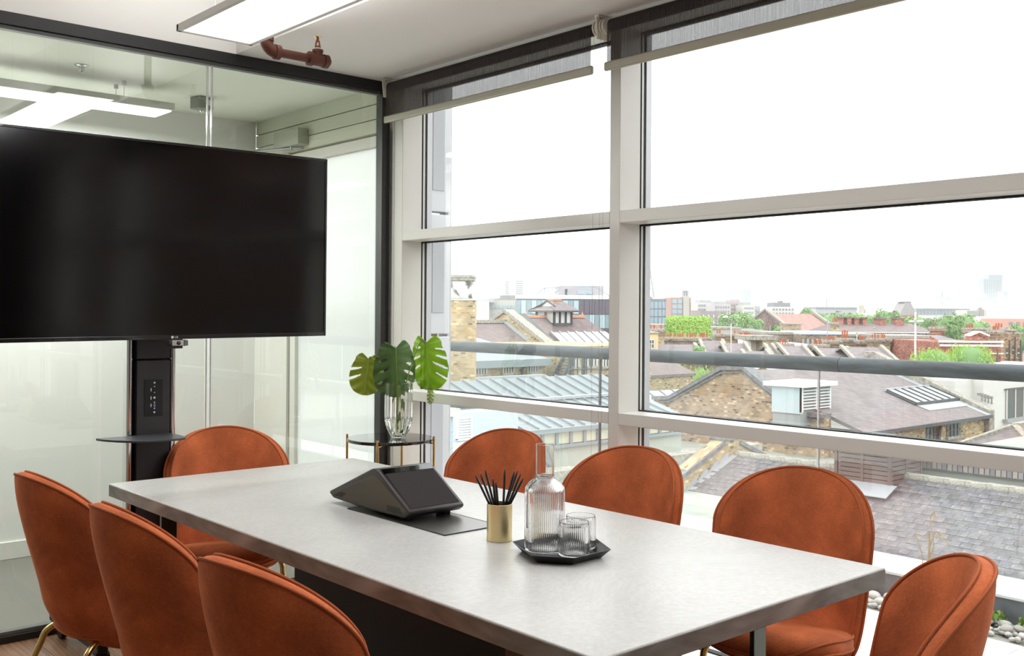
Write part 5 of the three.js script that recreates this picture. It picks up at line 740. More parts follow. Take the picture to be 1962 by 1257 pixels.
  part(f, 'lean_to_roof', roofPlane([fx1 + 0.4, fyE + 0.25, fE + 1.5], [fx1 + 6.6, fyE + 0.25, fE + 1.5], [fx1 + 6.6, fyE + 1.0, fE - 0.6], [fx1 + 0.4, fyE + 1.0, fE - 0.6]), slateBrown); part(f, 'lean_to_wall', bx(fx1 + 0.4, fx1 + 6.5, GROUND, fyE + 0.2, fE - 0.6, fE + 1.4), yellowBrick);
}
// yellow brick range with three windows, then the range with the fire escape
{
  const D = 44, a = sv(905, 692, D), b = sv(1046, 692, D + 2), t = thing('yellow_brick_range', 'yellow brick range with a lead eaves band and three small windows', 'building', [0, 0, 0]), z = a.z + 3, P = (px, py) => svZ(px, py, z);
  const xa = P(880, 700).x, xb = P(1046, 690).x, top = P(950, 699).y;
  part(t, 'wall', bx(xa, xb, GROUND, top, z - 6, z), yellowBrick); part(t, 'eaves', bar([xa, top + 0.05, z + 0.15], [xb, top + 0.05, z + 0.15], 0.4, 0.3), M({ color: hex('#7d8a8d'), roughness: 0.6 })); part(t, 'roof', roofPlane([xa, top + 0.2, z + 0.2], [xb, top + 0.2, z + 0.2], [xb - 0.6, top + 1.0, z - 4], [xa, top + 1.0, z - 4]), zinc);
  for (const [p0, p1, q0, q1] of [[910, 931, 704, 716], [963, 983, 701, 713], [1010, 1029, 699, 711]]) { const A = P(p0, q0), Bq = P(p1, q1), w = part(t, 'window', bx(A.x, Bq.x, Bq.y, A.y, z - 0.02, z + 0.03), darkGlass); for (let k = 0; k <= 4; k++) part(w, 'glazing_bar', bx(mix(A.x, Bq.x, k / 4) - 0.03, mix(A.x, Bq.x, k / 4) + 0.03, Bq.y, A.y, z + 0.03, z + 0.06), render_); part(w, 'sill', bx(A.x - 0.12, Bq.x + 0.12, Bq.y - 0.12, Bq.y, z, z + 0.15), stone); }
  { const p = P(998, 700); part(t, 'downpipe', tube([[p.x, top, z + 0.15], [p.x, top - 0.3, z + 0.12], [p.x - 0.1, top - 0.7, z + 0.1], [p.x - 0.1, top - 6, z + 0.1]], 0.06, 16, 6), darkMetal); }
  const t2 = thing('fire_escape_range', 'pale yellow brick range with segment-headed windows', 'building', [0, 0, 0]), z2 = z + 0.6, x2 = svZ(1092, 700, z2).x, Q = (px, py) => svZ(px, py, z2);
  part(t2, 'wall', bx(x2, x2 + 5.2, GROUND, Q(1100, 664).y, z2 - 7, z2), yellowBrick); part(t2, 'recess_wall', bx(xb, x2, GROUND, Q(1100, 670).y, z2 - 7, z2 - 2.2), brownBrick);
  for (const [p0, p1, q0, q1] of [[1090.5, 1107, 688, 702], [1125, 1142, 688, 701], [1154, 1170, 688, 701], [1090, 1108, 735, 758], [1124, 1141, 732, 756], [1153, 1170, 730, 754]]) { const A = Q(p0, q0), Bq = Q(p1, q1), w = part(t2, 'window', bx(A.x, Bq.x, Bq.y, A.y, z2 - 0.02, z2 + 0.03), darkGlass); for (let k = 0; k <= 3; k++) part(w, 'glazing_bar', bx(mix(A.x, Bq.x, k / 3) - 0.03, mix(A.x, Bq.x, k / 3) + 0.03, Bq.y, A.y, z2 + 0.03, z2 + 0.06), render_); part(w, 'head', bx(A.x - 0.1, Bq.x + 0.1, A.y, A.y + 0.26, z2, z2 + 0.05), brownBrick); part(w, 'sill', bx(A.x - 0.1, Bq.x + 0.1, Bq.y - 0.1, Bq.y, z2, z2 + 0.15), stone); }
  const e = thing('fire_escape', 'dark steel fire escape platform with railings on the brick wall', 'fire escape', [0, 0, 0]), A = Q(1050, 729), Bq = Q(1093, 729), zz = z2 + 1.2;
  part(e, 'platform', bx(A.x, Bq.x, A.y - 0.12, A.y, z2 - 2.0, zz), darkMetal);
  for (let k = 0; k <= 5; k++) part(e, 'baluster', rod([mix(A.x, Bq.x, k / 5), A.y, zz], [mix(A.x, Bq.x, k / 5), A.y + 1.0, zz], 0.03, 0.03, 6), darkMetal); for (const h of [0.5, 1.0]) part(e, 'handrail', rod([A.x, A.y + h, zz], [Bq.x, A.y + h, zz], 0.03, 0.03, 6), darkMetal);
  for (const x of [A.x + 0.2, Bq.x - 0.3]) part(e, 'column', bx(x - 0.05, x + 0.05, GROUND, A.y + 0.95, zz - 0.2, zz - 0.08), darkMetal); part(e, 'stair_flight', [bar([A.x + 0.2, A.y, zz - 0.6], [Bq.x - 0.4, A.y + 0.95, zz - 0.6], 0.06, 0.2), bar([A.x + 0.2, A.y, zz - 1.2], [Bq.x - 0.4, A.y + 0.95, zz - 1.2], 0.06, 0.2)], darkMetal);
  for (let k = 1; k < 8; k++) part(e, 'tread', bx(mix(A.x + 0.2, Bq.x - 0.4, k / 8) - 0.12, mix(A.x + 0.2, Bq.x - 0.4, k / 8) + 0.12, A.y + 0.95 * k / 8, A.y + 0.95 * k / 8 + 0.04, zz - 1.2, zz - 0.6), darkMetal);
}
// standing seam zinc roofs
function seamRoof(t, a, b, c, d, n, mat, lift = 0.05) { // a-b eave, d-c ridge
  part(t, 'roof', roofPlane(a, b, c, d), mat);
  for (let k = 1; k < n; k++) { const p = V3(...a).lerp(V3(...b), k / n), q = V3(...d).lerp(V3(...c), k / n); part(t, 'standing_seam', bar([p.x, p.y + lift / 2, p.z], [q.x, q.y + lift / 2, q.z], 0.035, lift), seamM); }
}
const seamM = M({ color: hex('#7f8a8e'), roughness: 0.55, metalness: 0.2 });
{
  const D = 35, r0 = sv(905, 729, D), t = thing('zinc_gabled_roof', 'blue grey standing seam zinc roof with a hipped end', 'roof', [0, 0, 0]), z = r0.z, y = r0.y, P = (px, py) => svZ(px, py, z), x0 = P(890, 730).x, x1 = P(1040, 723).x, zm = z + 1.7, ym = y - 0.78, ze = z + 4.2, ye = y - 1.9;
  seamRoof(t, [x0, ym, zm], [x1 + 1.1, ym, zm], [x1, y, z], [x0, y, z], 13, zinc); seamRoof(t, [x0, ye, ze], [x1 + 2.6, ye, ze], [x1 + 1.1, ym - 0.06, zm], [x0, ym - 0.06, zm], 13, zinc);
  part(t, 'hip_face', quadGeo([[V3(x1 + 2.6, ye, ze), V3(x1 + 2.6, ye, z - 4), V3(x1, y, z), V3(x1, y, z + 0.01)]]), zinc); part(t, 'rear_roof', roofPlane([x1, ye, z - 4], [x0, ye, z - 4], [x0, y, z], [x1, y, z]), zinc); part(t, 'hip_roll', bar([x1, y + 0.05, z], [x1 + 2.6, ye + 0.05, ze], 0.16, 0.1), seamM); part(t, 'ridge_roll', bar([x0, y + 0.05, z], [x1, y + 0.05, z], 0.16, 0.1), lead);
  part(t, 'wall', bx(x0, x1 + 2.3, GROUND, ye - 0.1, z - 3.8, ze - 0.2), yellowBrick);
  const t3 = thing('zinc_lean_to', 'pale zinc lean-to roof below the yellow brick windows', 'roof', [0, 0, 0]), q = sv(1095, 760, 38), ez = q.z + 3; seamRoof(t3, [q.x - 1, q.y - 1.5, ez], [q.x + 8, q.y - 1.5, ez], [q.x + 8, q.y, q.z], [q.x - 1, q.y, q.z], 12, lead); part(t3, 'wall', bx(q.x - 0.8, q.x + 8, GROUND, q.y - 1.6, q.z, ez - 0.2), yellowBrick); part(t3, 'hip_tiles', bar([q.x - 1.1, q.y + 0.05, q.z], [q.x + 0.4, q.y - 1.35, ez], 0.22, 0.14), M({ color: hex('#c39b7a'), roughness: 0.9 }));
}
// clerestory shed, louvre dormer and small gable down at the foot
{
  const D = 27, e = sv(1035, 829, D), t = thing('clerestory_shed', 'low zinc roofed shed with a strip of clerestory windows', 'building', [0, 0, 0]), z = e.z, P = (px, py) => svZ(px, py, z), x0 = P(1010, 832).x, x1 = x0 + 6.4, y = P(1090, 822).y, hW = 0.42;
  part(t, 'wall', bx(x0, x1, GROUND, y - 0.02, z - 5, z - 0.05), M({ color: hex('#a9aca2'), roughness: 0.9 }));
  const yB = y - hW; for (let k = 0; k < 12; k++) { const u = mix(x0, x1, k / 12) + 0.05, v = mix(x0, x1, (k + 1) / 12) - 0.05, w = part(t, 'window', bx(u, v, yB + 0.04, y - 0.06, z - 0.04, z), M({ color: hex('#c5c3ad'), roughness: 0.25 })); part(w, 'mullion', bx(v, v + 0.1, yB, y, z - 0.04, z + 0.05), seamM); }
  part(t, 'gutter', bar([x0 - 0.1, y + 0.02, z + 0.12], [x1, y + 0.02, z + 0.12], 0.16, 0.12), seamM); part(t, 'sill', bx(x0, x1, yB - 0.06, yB + 0.02, z - 0.04, z + 0.1), seamM);
  const rz = z - 1.8, ry2 = y + 0.62; seamRoof(t, [x0 - 0.1, y + 0.08, z + 0.1], [x1, y + 0.08, z + 0.1], [x1, ry2, rz], [x0 - 0.1, ry2, rz], 15, zinc); seamRoof(t, [x0 - 1.6, ry2, rz], [x1, ry2, rz], [x1, ry2 + 0.55, rz - 1.6], [x0 - 1.6, ry2 + 0.55, rz - 1.6], 15, zinc); part(t, 'mid_gutter', bar([x0 - 1.6, ry2 + 0.04, rz], [x1, ry2 + 0.04, rz], 0.2, 0.08), lead);
  part(t, 'terrace_kerb', bx(x0 - 1, x1 + 2, y - 1.1, y - 0.8, z + 1.0, z + 1.5), stone); part(t, 'flat_deck', bx(x0 - 3, x1 + 2, GROUND, y - 1.12, z, z + 9), paleRoof);
  const g = thing('small_brick_gable', 'small slate roofed gable of pale brick at the foot of the zinc roofs', 'building', [0, 0, 0]), gp = sv(952, 800, 24), W = 1.5; part(g, 'gable', wallXY([[gp.x - W, GROUND], [gp.x + W, GROUND], [gp.x + W, gp.y - 1.3], [gp.x, gp.y], [gp.x - W, gp.y - 1.3]], gp.z - 0.3, gp.z), yellowBrick); part(g, 'roof', [roofPlane([gp.x - W - 0.2, gp.y - 1.4, gp.z + 0.1], [gp.x, gp.y + 0.08, gp.z + 0.1], [gp.x, gp.y + 0.08, gp.z - 4], [gp.x - W - 0.2, gp.y - 1.4, gp.z - 4]), roofPlane([gp.x, gp.y + 0.08, gp.z + 0.1], [gp.x + W + 0.2, gp.y - 1.4, gp.z + 0.1], [gp.x + W + 0.2, gp.y - 1.4, gp.z - 4], [gp.x, gp.y + 0.08, gp.z - 4])], slateFar);
  const d = thing('zinc_dormer', 'pale blue zinc dormer with a white louvred front', 'dormer', [0, 0, 0]), dp = sv(873, 793, 23), paleBlue = M({ color: hex('#b3c0c6'), roughness: 0.5, metalness: 0.15 }), w2 = 0.42, pw = M({ color: hex('#d2d5d4'), roughness: 0.5 });
  part(d, 'body', bx(dp.x, dp.x + 1.9, dp.y - 1.1, dp.y, dp.z - 1.2, dp.z), paleBlue); part(d, 'lid', new THREE.CylinderGeometry(0.32, 0.32, 2.2, 16, 1, false, 0, Math.PI).rotateZ(Math.PI / 2).rotateX(-Math.PI / 2).scale(1, 0.6, 2).translate(dp.x + 1.0, dp.y - 0.02, dp.z - 0.6), pw);
  part(d, 'louvre_frame', [bx(dp.x, dp.x + 0.05, dp.y - 0.6, dp.y - 0.05, dp.z, dp.z + 0.04), bx(dp.x + w2, dp.x + w2 + 0.05, dp.y - 0.6, dp.y - 0.05, dp.z, dp.z + 0.04), bx(dp.x, dp.x + w2, dp.y - 0.62, dp.y - 0.57, dp.z, dp.z + 0.04)], pw); for (let k = 0; k < 8; k++) part(d, 'slat', bx(dp.x + 0.05, dp.x + w2, dp.y - 0.55 + k * 0.06, dp.y - 0.51 + k * 0.06, dp.z, dp.z + 0.03), pw);
  part(d, 'apron', roofPlane([dp.x - 0.3, dp.y - 1.0, dp.z + 0.5], [dp.x + 0.8, dp.y - 1.0, dp.z + 0.5], [dp.x + 0.8, dp.y - 0.62, dp.z], [dp.x - 0.3, dp.y - 0.62, dp.z], 0.03), lead);
  const bl = thing('blue_glazed_wall', 'pale blue glazed wall with a white coping beside the facade fin', 'building', [0, 0, 0]), bp = sv(868, 797, 19); part(bl, 'wall', bx(bp.x - 5, bp.x, GROUND, bp.y, bp.z - 4, bp.z), M({ color: hex('#9fb3bf'), roughness: 0.4 })); part(bl, 'coping', bx(bp.x - 5, bp.x + 0.1, bp.y, bp.y + 0.14, bp.z - 4, bp.z + 0.1), render_); for (let k = 1; k < 8; k++) part(bl, 'joint', bx(bp.x - 5, bp.x, bp.y - k * 0.3, bp.y - k * 0.3 + 0.02, bp.z, bp.z + 0.015), lead);
}
// ================================================================ the city: houses, trees, far blocks and towers
const winGeo = new THREE.BoxGeometry(1, 1, 0.12);
// a block standing with its front towards us: from pixel columns p0..p1, top row q0 at distance D
function block(name, label, cat, p0, p1, q0, D, deep, mat, turn = 0) {
  const a = sv(p0, q0, D), b = sv(p1, q0, D), m = a.clone().lerp(b, 0.5), w = a.distanceTo(b), t = thing(name, label, cat, [m.x, 0, m.z], -YAW + turn); t.userData_ = { w, top: m.y };
  part(t, 'wall', bx(-w / 2, w / 2, GROUND, m.y, -deep, 0), mat); return t;
}
function grid(t, cols, rowsN, x0, x1, y0, y1, mat, fx = 0.7, fy = 0.55, zo = 0.04) { // windows on the front
  const { w, top } = t.userData_, cw = (x1 - x0) / cols, rh = (y1 - y0) / rowsN;
  for (let r = 0; r < rowsN; r++) for (let c = 0; c < cols; c++) { const m = part(t, 'window', winGeo, mat); m.scale.set(cw * fx, rh * fy, 1); m.position.set(x0 + cw * (c + 0.5), y0 + rh * (r + 0.5), zo); }
}
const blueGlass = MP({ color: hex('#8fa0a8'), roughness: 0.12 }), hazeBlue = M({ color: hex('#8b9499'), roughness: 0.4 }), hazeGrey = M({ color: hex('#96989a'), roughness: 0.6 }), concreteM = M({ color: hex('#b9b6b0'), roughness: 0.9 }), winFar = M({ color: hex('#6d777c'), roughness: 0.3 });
// --- through the narrow window
{ const t = block('white_tower_block', 'white slab tower with dark window bands rising behind the low roofs', 'building', 964, 1003, 536, 430, 14, render_), { w, top } = t.userData_; grid(t, 1, 8, -w / 2 + 0.8, -w / 2 + 2.6, top - 7.2, top - 0.6, winFar, 0.9, 0.45); grid(t, 1, 8, w * 0.12, w / 2 - 0.3, top - 7.2, top - 0.4, winFar, 1, 0.42); part(t, 'roof_panel', bx(w * 0.1, w / 2, top - 0.9, top - 0.1, 0.05, 0.2), blueGlass); }
{ const t = block('white_office_block', 'blank white wall of a low office beside the brick stack', 'building', 905, 936, 579, 150, 12, M({ color: hex('#e4e4e2'), roughness: 0.8 })); part(t, 'roof_edge', bx(-2, 2, t.userData_.top, t.userData_.top + 0.5, -8, -3), hazeGrey); }
{ const t = block('panel_office', 'pale grey panel office with three rows of blue windows', 'building', 936, 990, 575, 155, 12, paleRender), { w, top } = t.userData_; grid(t, 6, 3, -w / 2 + 0.5, w / 2 - 0.3, top - 4.2, top - 0.4, blueGlass, 0.85, 0.42); part(t, 'plant_room', bx(-w * 0.1, w / 2, top, top + 0.75, -8, -1), M({ color: hex('#7d7c7c'), roughness: 0.8 })); part(t, 'roof_rail', bx(-w / 2, -w * 0.1, top, top + 0.3, -2, -1.9), hazeGrey); }
{
  const t = block('glass_office', 'wide glass office block with white roof trusses', 'building', 988, 1190, 573, 125, 20, M({ color: hex('#66707a'), roughness: 0.5 })), { w, top } = t.userData_;
  const gl = [MP({ color: hex('#7f9096'), roughness: 0.1 }), MP({ color: hex('#9fb0b4'), roughness: 0.12 }), MP({ color: hex('#5d5560'), roughness: 0.2 })];
  for (let c = 0; c < 20; c++) for (let r = 0; r < 3; r++) { const m = part(t, 'pane', winGeo, gl[c > 11 && r !== 1 ? 2 : (c * 7 + r * 3) % 2]); m.scale.set(w / 20 * 0.92, 1.62, 1); m.position.set(-w / 2 + w / 20 * (c + 0.5), top - 1.0 - r * 1.75, 0.05); }
  part(t, 'roof_band', bx(-w / 2, w / 2, top, top + 0.5, -19, 0.15), render_);
  const rx = (px) => mix(-w / 2, w / 2, (px - 988) / 202), pt = part(t, 'penthouse', bx(rx(1073), rx(1162), top + 0.4, top + 1.75, -14, -4), M({ color: hex('#9d999c'), roughness: 0.8 })); part(pt, 'window', bx(rx(1110), rx(1140), top + 0.7, top + 1.2, -4, -3.9), blueGlass); part(pt, 'door', bx(rx(1086), rx(1090), top + 0.5, top + 1.3, -4, -3.9), darkMetal);
  const tr = M({ color: hex('#8e979e'), roughness: 0.5 }); for (const [pa, qa, pb, qb] of [[1027, 564, 1044, 552], [1044, 552, 1073, 551], [1044, 552, 1043, 564], [1063, 562, 1074, 553], [1087, 562, 1101, 553], [1107, 550, 1142, 548], [1114, 569, 1142, 549], [1142, 549, 1168, 565]]) part(t, 'roof_truss', bar([rx(pa), top + (573 - qa) * 0.0643, -1], [rx(pb), top + (573 - qb) * 0.0643, -1], 0.16, 0.16), tr);
}
// --- through the wide window, left to right
{ const t = block('glass_corner_block', 'dark glass office block at the edge of the wide window', 'building', 1215, 1276, 573, 140, 16, M({ color: hex('#6a7880'), roughness: 0.3 })), { w, top } = t.userData_; grid(t, 8, 4, -w / 2, w / 2, top - 4.6, top - 0.3, blueGlass, 0.86, 0.86); }
{ const c = thing('tower_crane', 'thin dark crane jib slanting above the glass block', 'crane', [0, 0, 0]), a = sv(1253, 572, 320), b = sv(1243, 497, 320); part(c, 'jib', rod(a.toArray(), b.toArray(), 0.35, 0.2, 6), hazeGrey); part(c, 'mast', rod([a.x, GROUND, a.z], a.toArray(), 0.8, 0.8, 6), hazeGrey); part(c, 'counter_jib', rod(a.toArray(), [a.x - 5, a.y + 1, a.z], 0.5, 0.5, 6), hazeGrey); }
{ const t = block('brick_apartment_tower', 'brown brick apartment block with three roof flues', 'building', 1286, 1324, 570, 230, 14, M({ color: hex('#a3857c'), roughness: 0.9 })), { w, top } = t.userData_; grid(t, 2, 4, -w / 2 + 0.2, w * 0.08, top - 5, top - 0.3, blueGlass, 0.86, 0.8); part(t, 'stair_core', bx(w * 0.10, w * 0.40, GROUND, top + 0.4, -4, 0.4), paleRender); for (let k = 0; k < 3; k++) part(t, 'flue', new THREE.CylinderGeometry(0.25, 0.25, 1.6, 8).translate(w * (0.14 + k * 0.11), top + 0.8, -1), hazeGrey); }
{ const t = block('pale_apartments', 'pale apartment slab between the glass block and the brick tower', 'building', 1262, 1287, 571, 245, 12, concreteM), { w, top } = t.userData_; grid(t, 4, 4, -w / 2, w / 2, top - 5, top - 0.3, winFar, 0.5, 0.5); }
{ const a = block('low_brick_offices', 'low red framed offices right of the brick tower', 'building', 1324, 1346, 595, 240, 12, M({ color: hex('#b08a82'), roughness: 0.9 })), { w, top } = a.userData_; grid(a, 3, 2, -w / 2, w / 2, top - 2.6, top - 0.3, blueGlass, 0.8, 0.75); }
for (const [p0, p1, q0, m, l, c, r] of [[1336, 1372, 580, concreteM, 'pale stepped apartment block with small windows', 9, 5], [1368, 1400, 583, M({ color: hex('#a8a1a2'), roughness: 0.9 }), 'grey apartment block behind the round trees', 6, 4], [1398, 1425, 579, M({ color: hex('#a5918c'), roughness: 0.9 }), 'pinkish grey apartment block below the slim tower', 5, 5], [1424, 1446, 585, concreteM, 'pale apartment block at the end of the row', 5, 4], [1446, 1462, 592, M({ color: hex('#8f9296'), roughness: 0.7 }), 'grey framed block beside the red roofed church', 4, 4]]) { const t = block('apartment_block', l, 'building', p0, p1, q0, 330 + p0 % 7 * 6, 14, m), { w, top } = t.userData_; grid(t, c, r, -w / 2 + 0.3, w / 2 - 0.3, top - r * 1.55, top - 0.3, winFar, 0.55, 0.5); part(t, 'roof_storey', bx(-w * 0.35, w * 0.3, top, top + 1.0, -10, -2), hazeGrey); }
{ const t = block('grey_brick_block', 'dark grey brick block low between ivy and trees', 'building', 1343, 1392, 596, 200, 12, M({ color: hex('#8f8688'), roughness: 0.9 })), { w, top } = t.userData_; grid(t, 5, 3, -w / 2, w / 2, top - 4, top - 0.4, render_, 0.2, 0.5); }
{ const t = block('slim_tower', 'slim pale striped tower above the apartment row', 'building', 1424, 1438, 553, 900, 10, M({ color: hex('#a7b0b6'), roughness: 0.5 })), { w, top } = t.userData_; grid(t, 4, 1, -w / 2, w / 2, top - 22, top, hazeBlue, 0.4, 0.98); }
{ const t = block('balcony_block', 'pale balcony block with a dark stepped roof', 'building', 1478, 1523, 588, 260, 12, concreteM), { w, top } = t.userData_; grid(t, 7, 3, -w / 2 + 0.2, w / 2 - 0.2, top - 3.2, top - 0.2, winFar, 0.5, 0.5); part(t, 'roof_storey', bx(-w * 0.36, w * 0.36, top, top + 1.1, -8, -1), M({ color: hex('#75787c'), roughness: 0.7 })); part(t, 'lift_house', bx(w * 0.02, w * 0.12, top + 1, top + 1.6, -6, -3), M({ color: hex('#75787c'), roughness: 0.7 })); }
// far towers
for (const [p0, p1, q0, D, l] of [[1538, 1546, 578, 2200, 'faint stepped spire tower far off above the trees'], [1571, 1583, 570, 1900, 'left half of the faint twin towers beyond the long roof'], [1585, 1600, 572, 1900, 'right half of the faint twin towers beyond the long roof'], [1626, 1636, 583, 1900, 'faint low tower between twin towers and clock turret'], [1681, 1690, 583, 1900, 'faint box tower above the pyramid roof trees'],
  [1775, 1785, 583, 2300, 'faint low block at the start of the city cluster'], [1792, 1805, 568, 2400, 'faint slanted tower at the start of the city cluster'], [1804, 1808, 558, 2500, 'faint thin slab beside the slanted tower'], [1807, 1820, 579, 2400, 'faint stepped block in the city cluster'], [1820, 1836, 569, 2500, 'faint broad tower flaring upward in the city cluster'], [1864, 1874, 576, 2500, 'faint plain block right of the rounded tower'],
  [1878, 1893, 571, 2300, 'grey tower in front of the tallest tower'], [1885, 1921, 535, 2600, 'tallest pale glass tower of the city cluster'], [1913, 1934, 577, 2300, 'grey block at the foot of the tallest tower'], [1922, 1931, 558, 2500, 'slim tower right of the tallest tower'], [1934, 1950, 588, 2300, 'faint low block at the right end of the city cluster'], [1948, 1975, 596, 2000, 'faint pale block at the edge of the picture']]) {
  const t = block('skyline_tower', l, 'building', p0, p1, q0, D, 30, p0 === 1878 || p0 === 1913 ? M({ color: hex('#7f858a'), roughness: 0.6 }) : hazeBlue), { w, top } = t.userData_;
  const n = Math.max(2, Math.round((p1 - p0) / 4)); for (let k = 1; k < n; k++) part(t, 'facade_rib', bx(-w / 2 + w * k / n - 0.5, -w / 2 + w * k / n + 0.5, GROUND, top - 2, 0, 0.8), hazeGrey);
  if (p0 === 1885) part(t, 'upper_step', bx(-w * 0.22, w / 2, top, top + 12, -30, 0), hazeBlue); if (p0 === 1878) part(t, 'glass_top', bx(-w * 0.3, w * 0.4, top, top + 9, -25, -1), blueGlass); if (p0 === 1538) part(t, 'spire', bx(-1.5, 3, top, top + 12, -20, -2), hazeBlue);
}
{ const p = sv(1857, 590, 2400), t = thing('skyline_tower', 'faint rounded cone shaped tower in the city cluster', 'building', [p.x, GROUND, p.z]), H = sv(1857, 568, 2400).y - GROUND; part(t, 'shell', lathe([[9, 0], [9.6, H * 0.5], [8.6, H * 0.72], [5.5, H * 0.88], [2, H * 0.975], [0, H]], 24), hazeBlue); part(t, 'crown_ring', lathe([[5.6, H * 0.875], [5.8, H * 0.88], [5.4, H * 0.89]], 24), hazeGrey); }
// low long roofs behind the trees
{ const t = block('long_dark_roof', 'long dark curved roof above the trees', 'building', 1564, 1642, 592, 420, 20, hazeGrey), { w, top } = t.userData_; part(t, 'roof_edge', bx(-w / 2, w / 2, top, top + 0.7, -18, 0.3), M({ color: hex('#6f7478'), roughness: 0.6 })); }
{ const t = block('clock_turret_hall', 'pale hall with a small domed clock turret', 'building', 1650, 1700, 600, 400, 14, concreteM), { w, top } = t.userData_; part(t, 'turret', [bx(-w * 0.5, -w * 0.38, top, top + 2.6, -3, 0), new THREE.SphereGeometry(0.9, 12, 8).translate(-w * 0.44, top + 2.8, -1.5), new THREE.CylinderGeometry(0.05, 0.2, 1.8, 6).translate(-w * 0.44, top + 4.2, -1.5)], M({ color: hex('#a8a296'), roughness: 0.9 })); part(t, 'attic', bx(-w * 0.3, w * 0.3, top, top + 1.5, -8, -1), render_); }
{ const t = block('pyramid_roof_hall', 'building with a tall grey pyramid roof and railing', 'building', 1724, 1759, 604, 300, 8, redBrick), { w, top } = t.userData_, h = sv(1740, 580, 300).y - top; part(t, 'roof', prism([[-w / 2, 0], [w / 2, 0], [w * 0.14, h], [-w * 0.14, h]], 7).translate(0, top, -7.5), M({ color: hex('#8c8888'), roughness: 0.85 })); part(t, 'platform', bx(-w * 0.2, w * 0.2, top + h, top + h + 0.35, -6, -1), M({ color: hex('#6d6c6c'), roughness: 0.8 })); for (let k = 0; k < 5; k++) part(t, 'railing_post', bx(-w * 0.2 + k * w * 0.1 - 0.05, -w * 0.2 + k * w * 0.1 + 0.05, top + h + 0.3, top + h + 1.0, -1.1, -1), darkMetal); }
{ const t = block('glass_long_hall', 'long low hall with a dark glass roof storey', 'building', 1755, 1858, 593, 420, 20, M({ color: hex('#9a9ea2'), roughness: 0.5 })), { w, top } = t.userData_; grid(t, 16, 1, -w / 2, w / 2, top - 2.3, top - 0.2, winFar, 0.8, 0.9); part(t, 'roof_edge', bx(-w / 2, w / 2, top, top + 0.35, -18, 0.4), M({ color: hex('#74797e'), roughness: 0.6 })); part(t, 'lower_storey', bx(-w / 2 - 1, w / 2, GROUND, top - 2.6, -2, 1.5), concreteM); }
{ const t = block('columned_pavilion', 'small pavilion with vertical ribs and a domed turret', 'building', 1853, 1890, 594, 380, 10, concreteM), { w, top } = t.userData_; grid(t, 8, 1, -w / 2, w * 0.05, top - 2.4, top - 0.2, winFar, 0.5, 0.9); part(t, 'turret', [bx(w * 0.1, w * 0.32, top - 3, top + 0.2, -2, 1), new THREE.SphereGeometry(0.75, 10, 8).translate(w * 0.21, top + 0.4, -0.5)], M({ color: hex('#85807c'), roughness: 0.9 })); }
{ const t = block('white_curved_station', 'low white curved roof hall near the edge of the picture', 'building', 1876, 1932, 614, 230, 14, render_), { w, top } = t.userData_; grid(t, 3, 1, -w * 0.3, w * 0.2, top - 1.2, top - 0.3, winFar, 0.9, 0.8); part(t, 'roof', prism([[-w / 2, -0.4], [w / 2, -0.6], [w * 0.3, 0.5], [-w * 0.2, 0.9]], 10).translate(0, top, -10), render_); }
{ const t = block('red_brick_flats', 'flat topped red brick block at the edge of the picture', 'building', 1930, 1985, 611, 210, 12, M({ color: hex('#b98a7c'), roughness: 0.9 })), { w, top } = t.userData_; grid(t, 4, 1, -w / 2, w / 2, top - 1.6, top - 0.4, winFar, 0.5, 0.6); }
// --- chimneys and terraced houses
const potG = lathe([[0.0, 0], [0.15, 0], [0.135, 0.6], [0.16, 0.62], [0.16, 0.7], [0.11, 0.7], [0.10, 0.3], [0, 0.3]], 12), potTall = lathe([[0.0, 0], [0.17, 0], [0.13, 1.15], [0.16, 1.2], [0.16, 1.3], [0.10, 1.3], [0.1, 0.9], [0, 0.9]], 12);
function stack(name, label, p0, p1, q0, D, mat, pots, deep = 1.2, tall = false, body = 0, group) { // brick stack on its house, with pots at pixel columns
  const t = block(name, label, 'chimney', p0, p1, q0, D, deep, mat), { w, top } = t.userData_; if (group) t.userData.group = group;
  part(t, 'corbel', [bx(-w / 2 - 0.12, w / 2 + 0.12, top - 0.28, top - 0.12, -deep - 0.1, 0.12), bx(-w / 2 - 0.06, w / 2 + 0.06, top - 0.5, top - 0.4, -deep - 0.05, 0.06)], brownBrick); part(t, 'cap', bx(-w / 2 - 0.1, w / 2 + 0.1, top - 0.12, top + 0.03, -deep - 0.08, 0.1), stone);
  pots.forEach((px, i) => { const m = part(t, 'chimney_pot', tall ? potTall : potG, i % 5 === 3 ? potPale : potM), k = D / 92 * (i % 3 === 1 ? 1.08 : 1); m.position.set(mix(-w / 2, w / 2, (px - p0) / (p1 - p0)), top, -deep / 2); m.scale.set(k * 0.52, k * 0.55, k * 0.52); });
  return t;
}
const seq = (a, b, n) => Array.from({ length: n }, (_, i) => mix(a, b, n > 1 ? i / (n - 1) : 0));
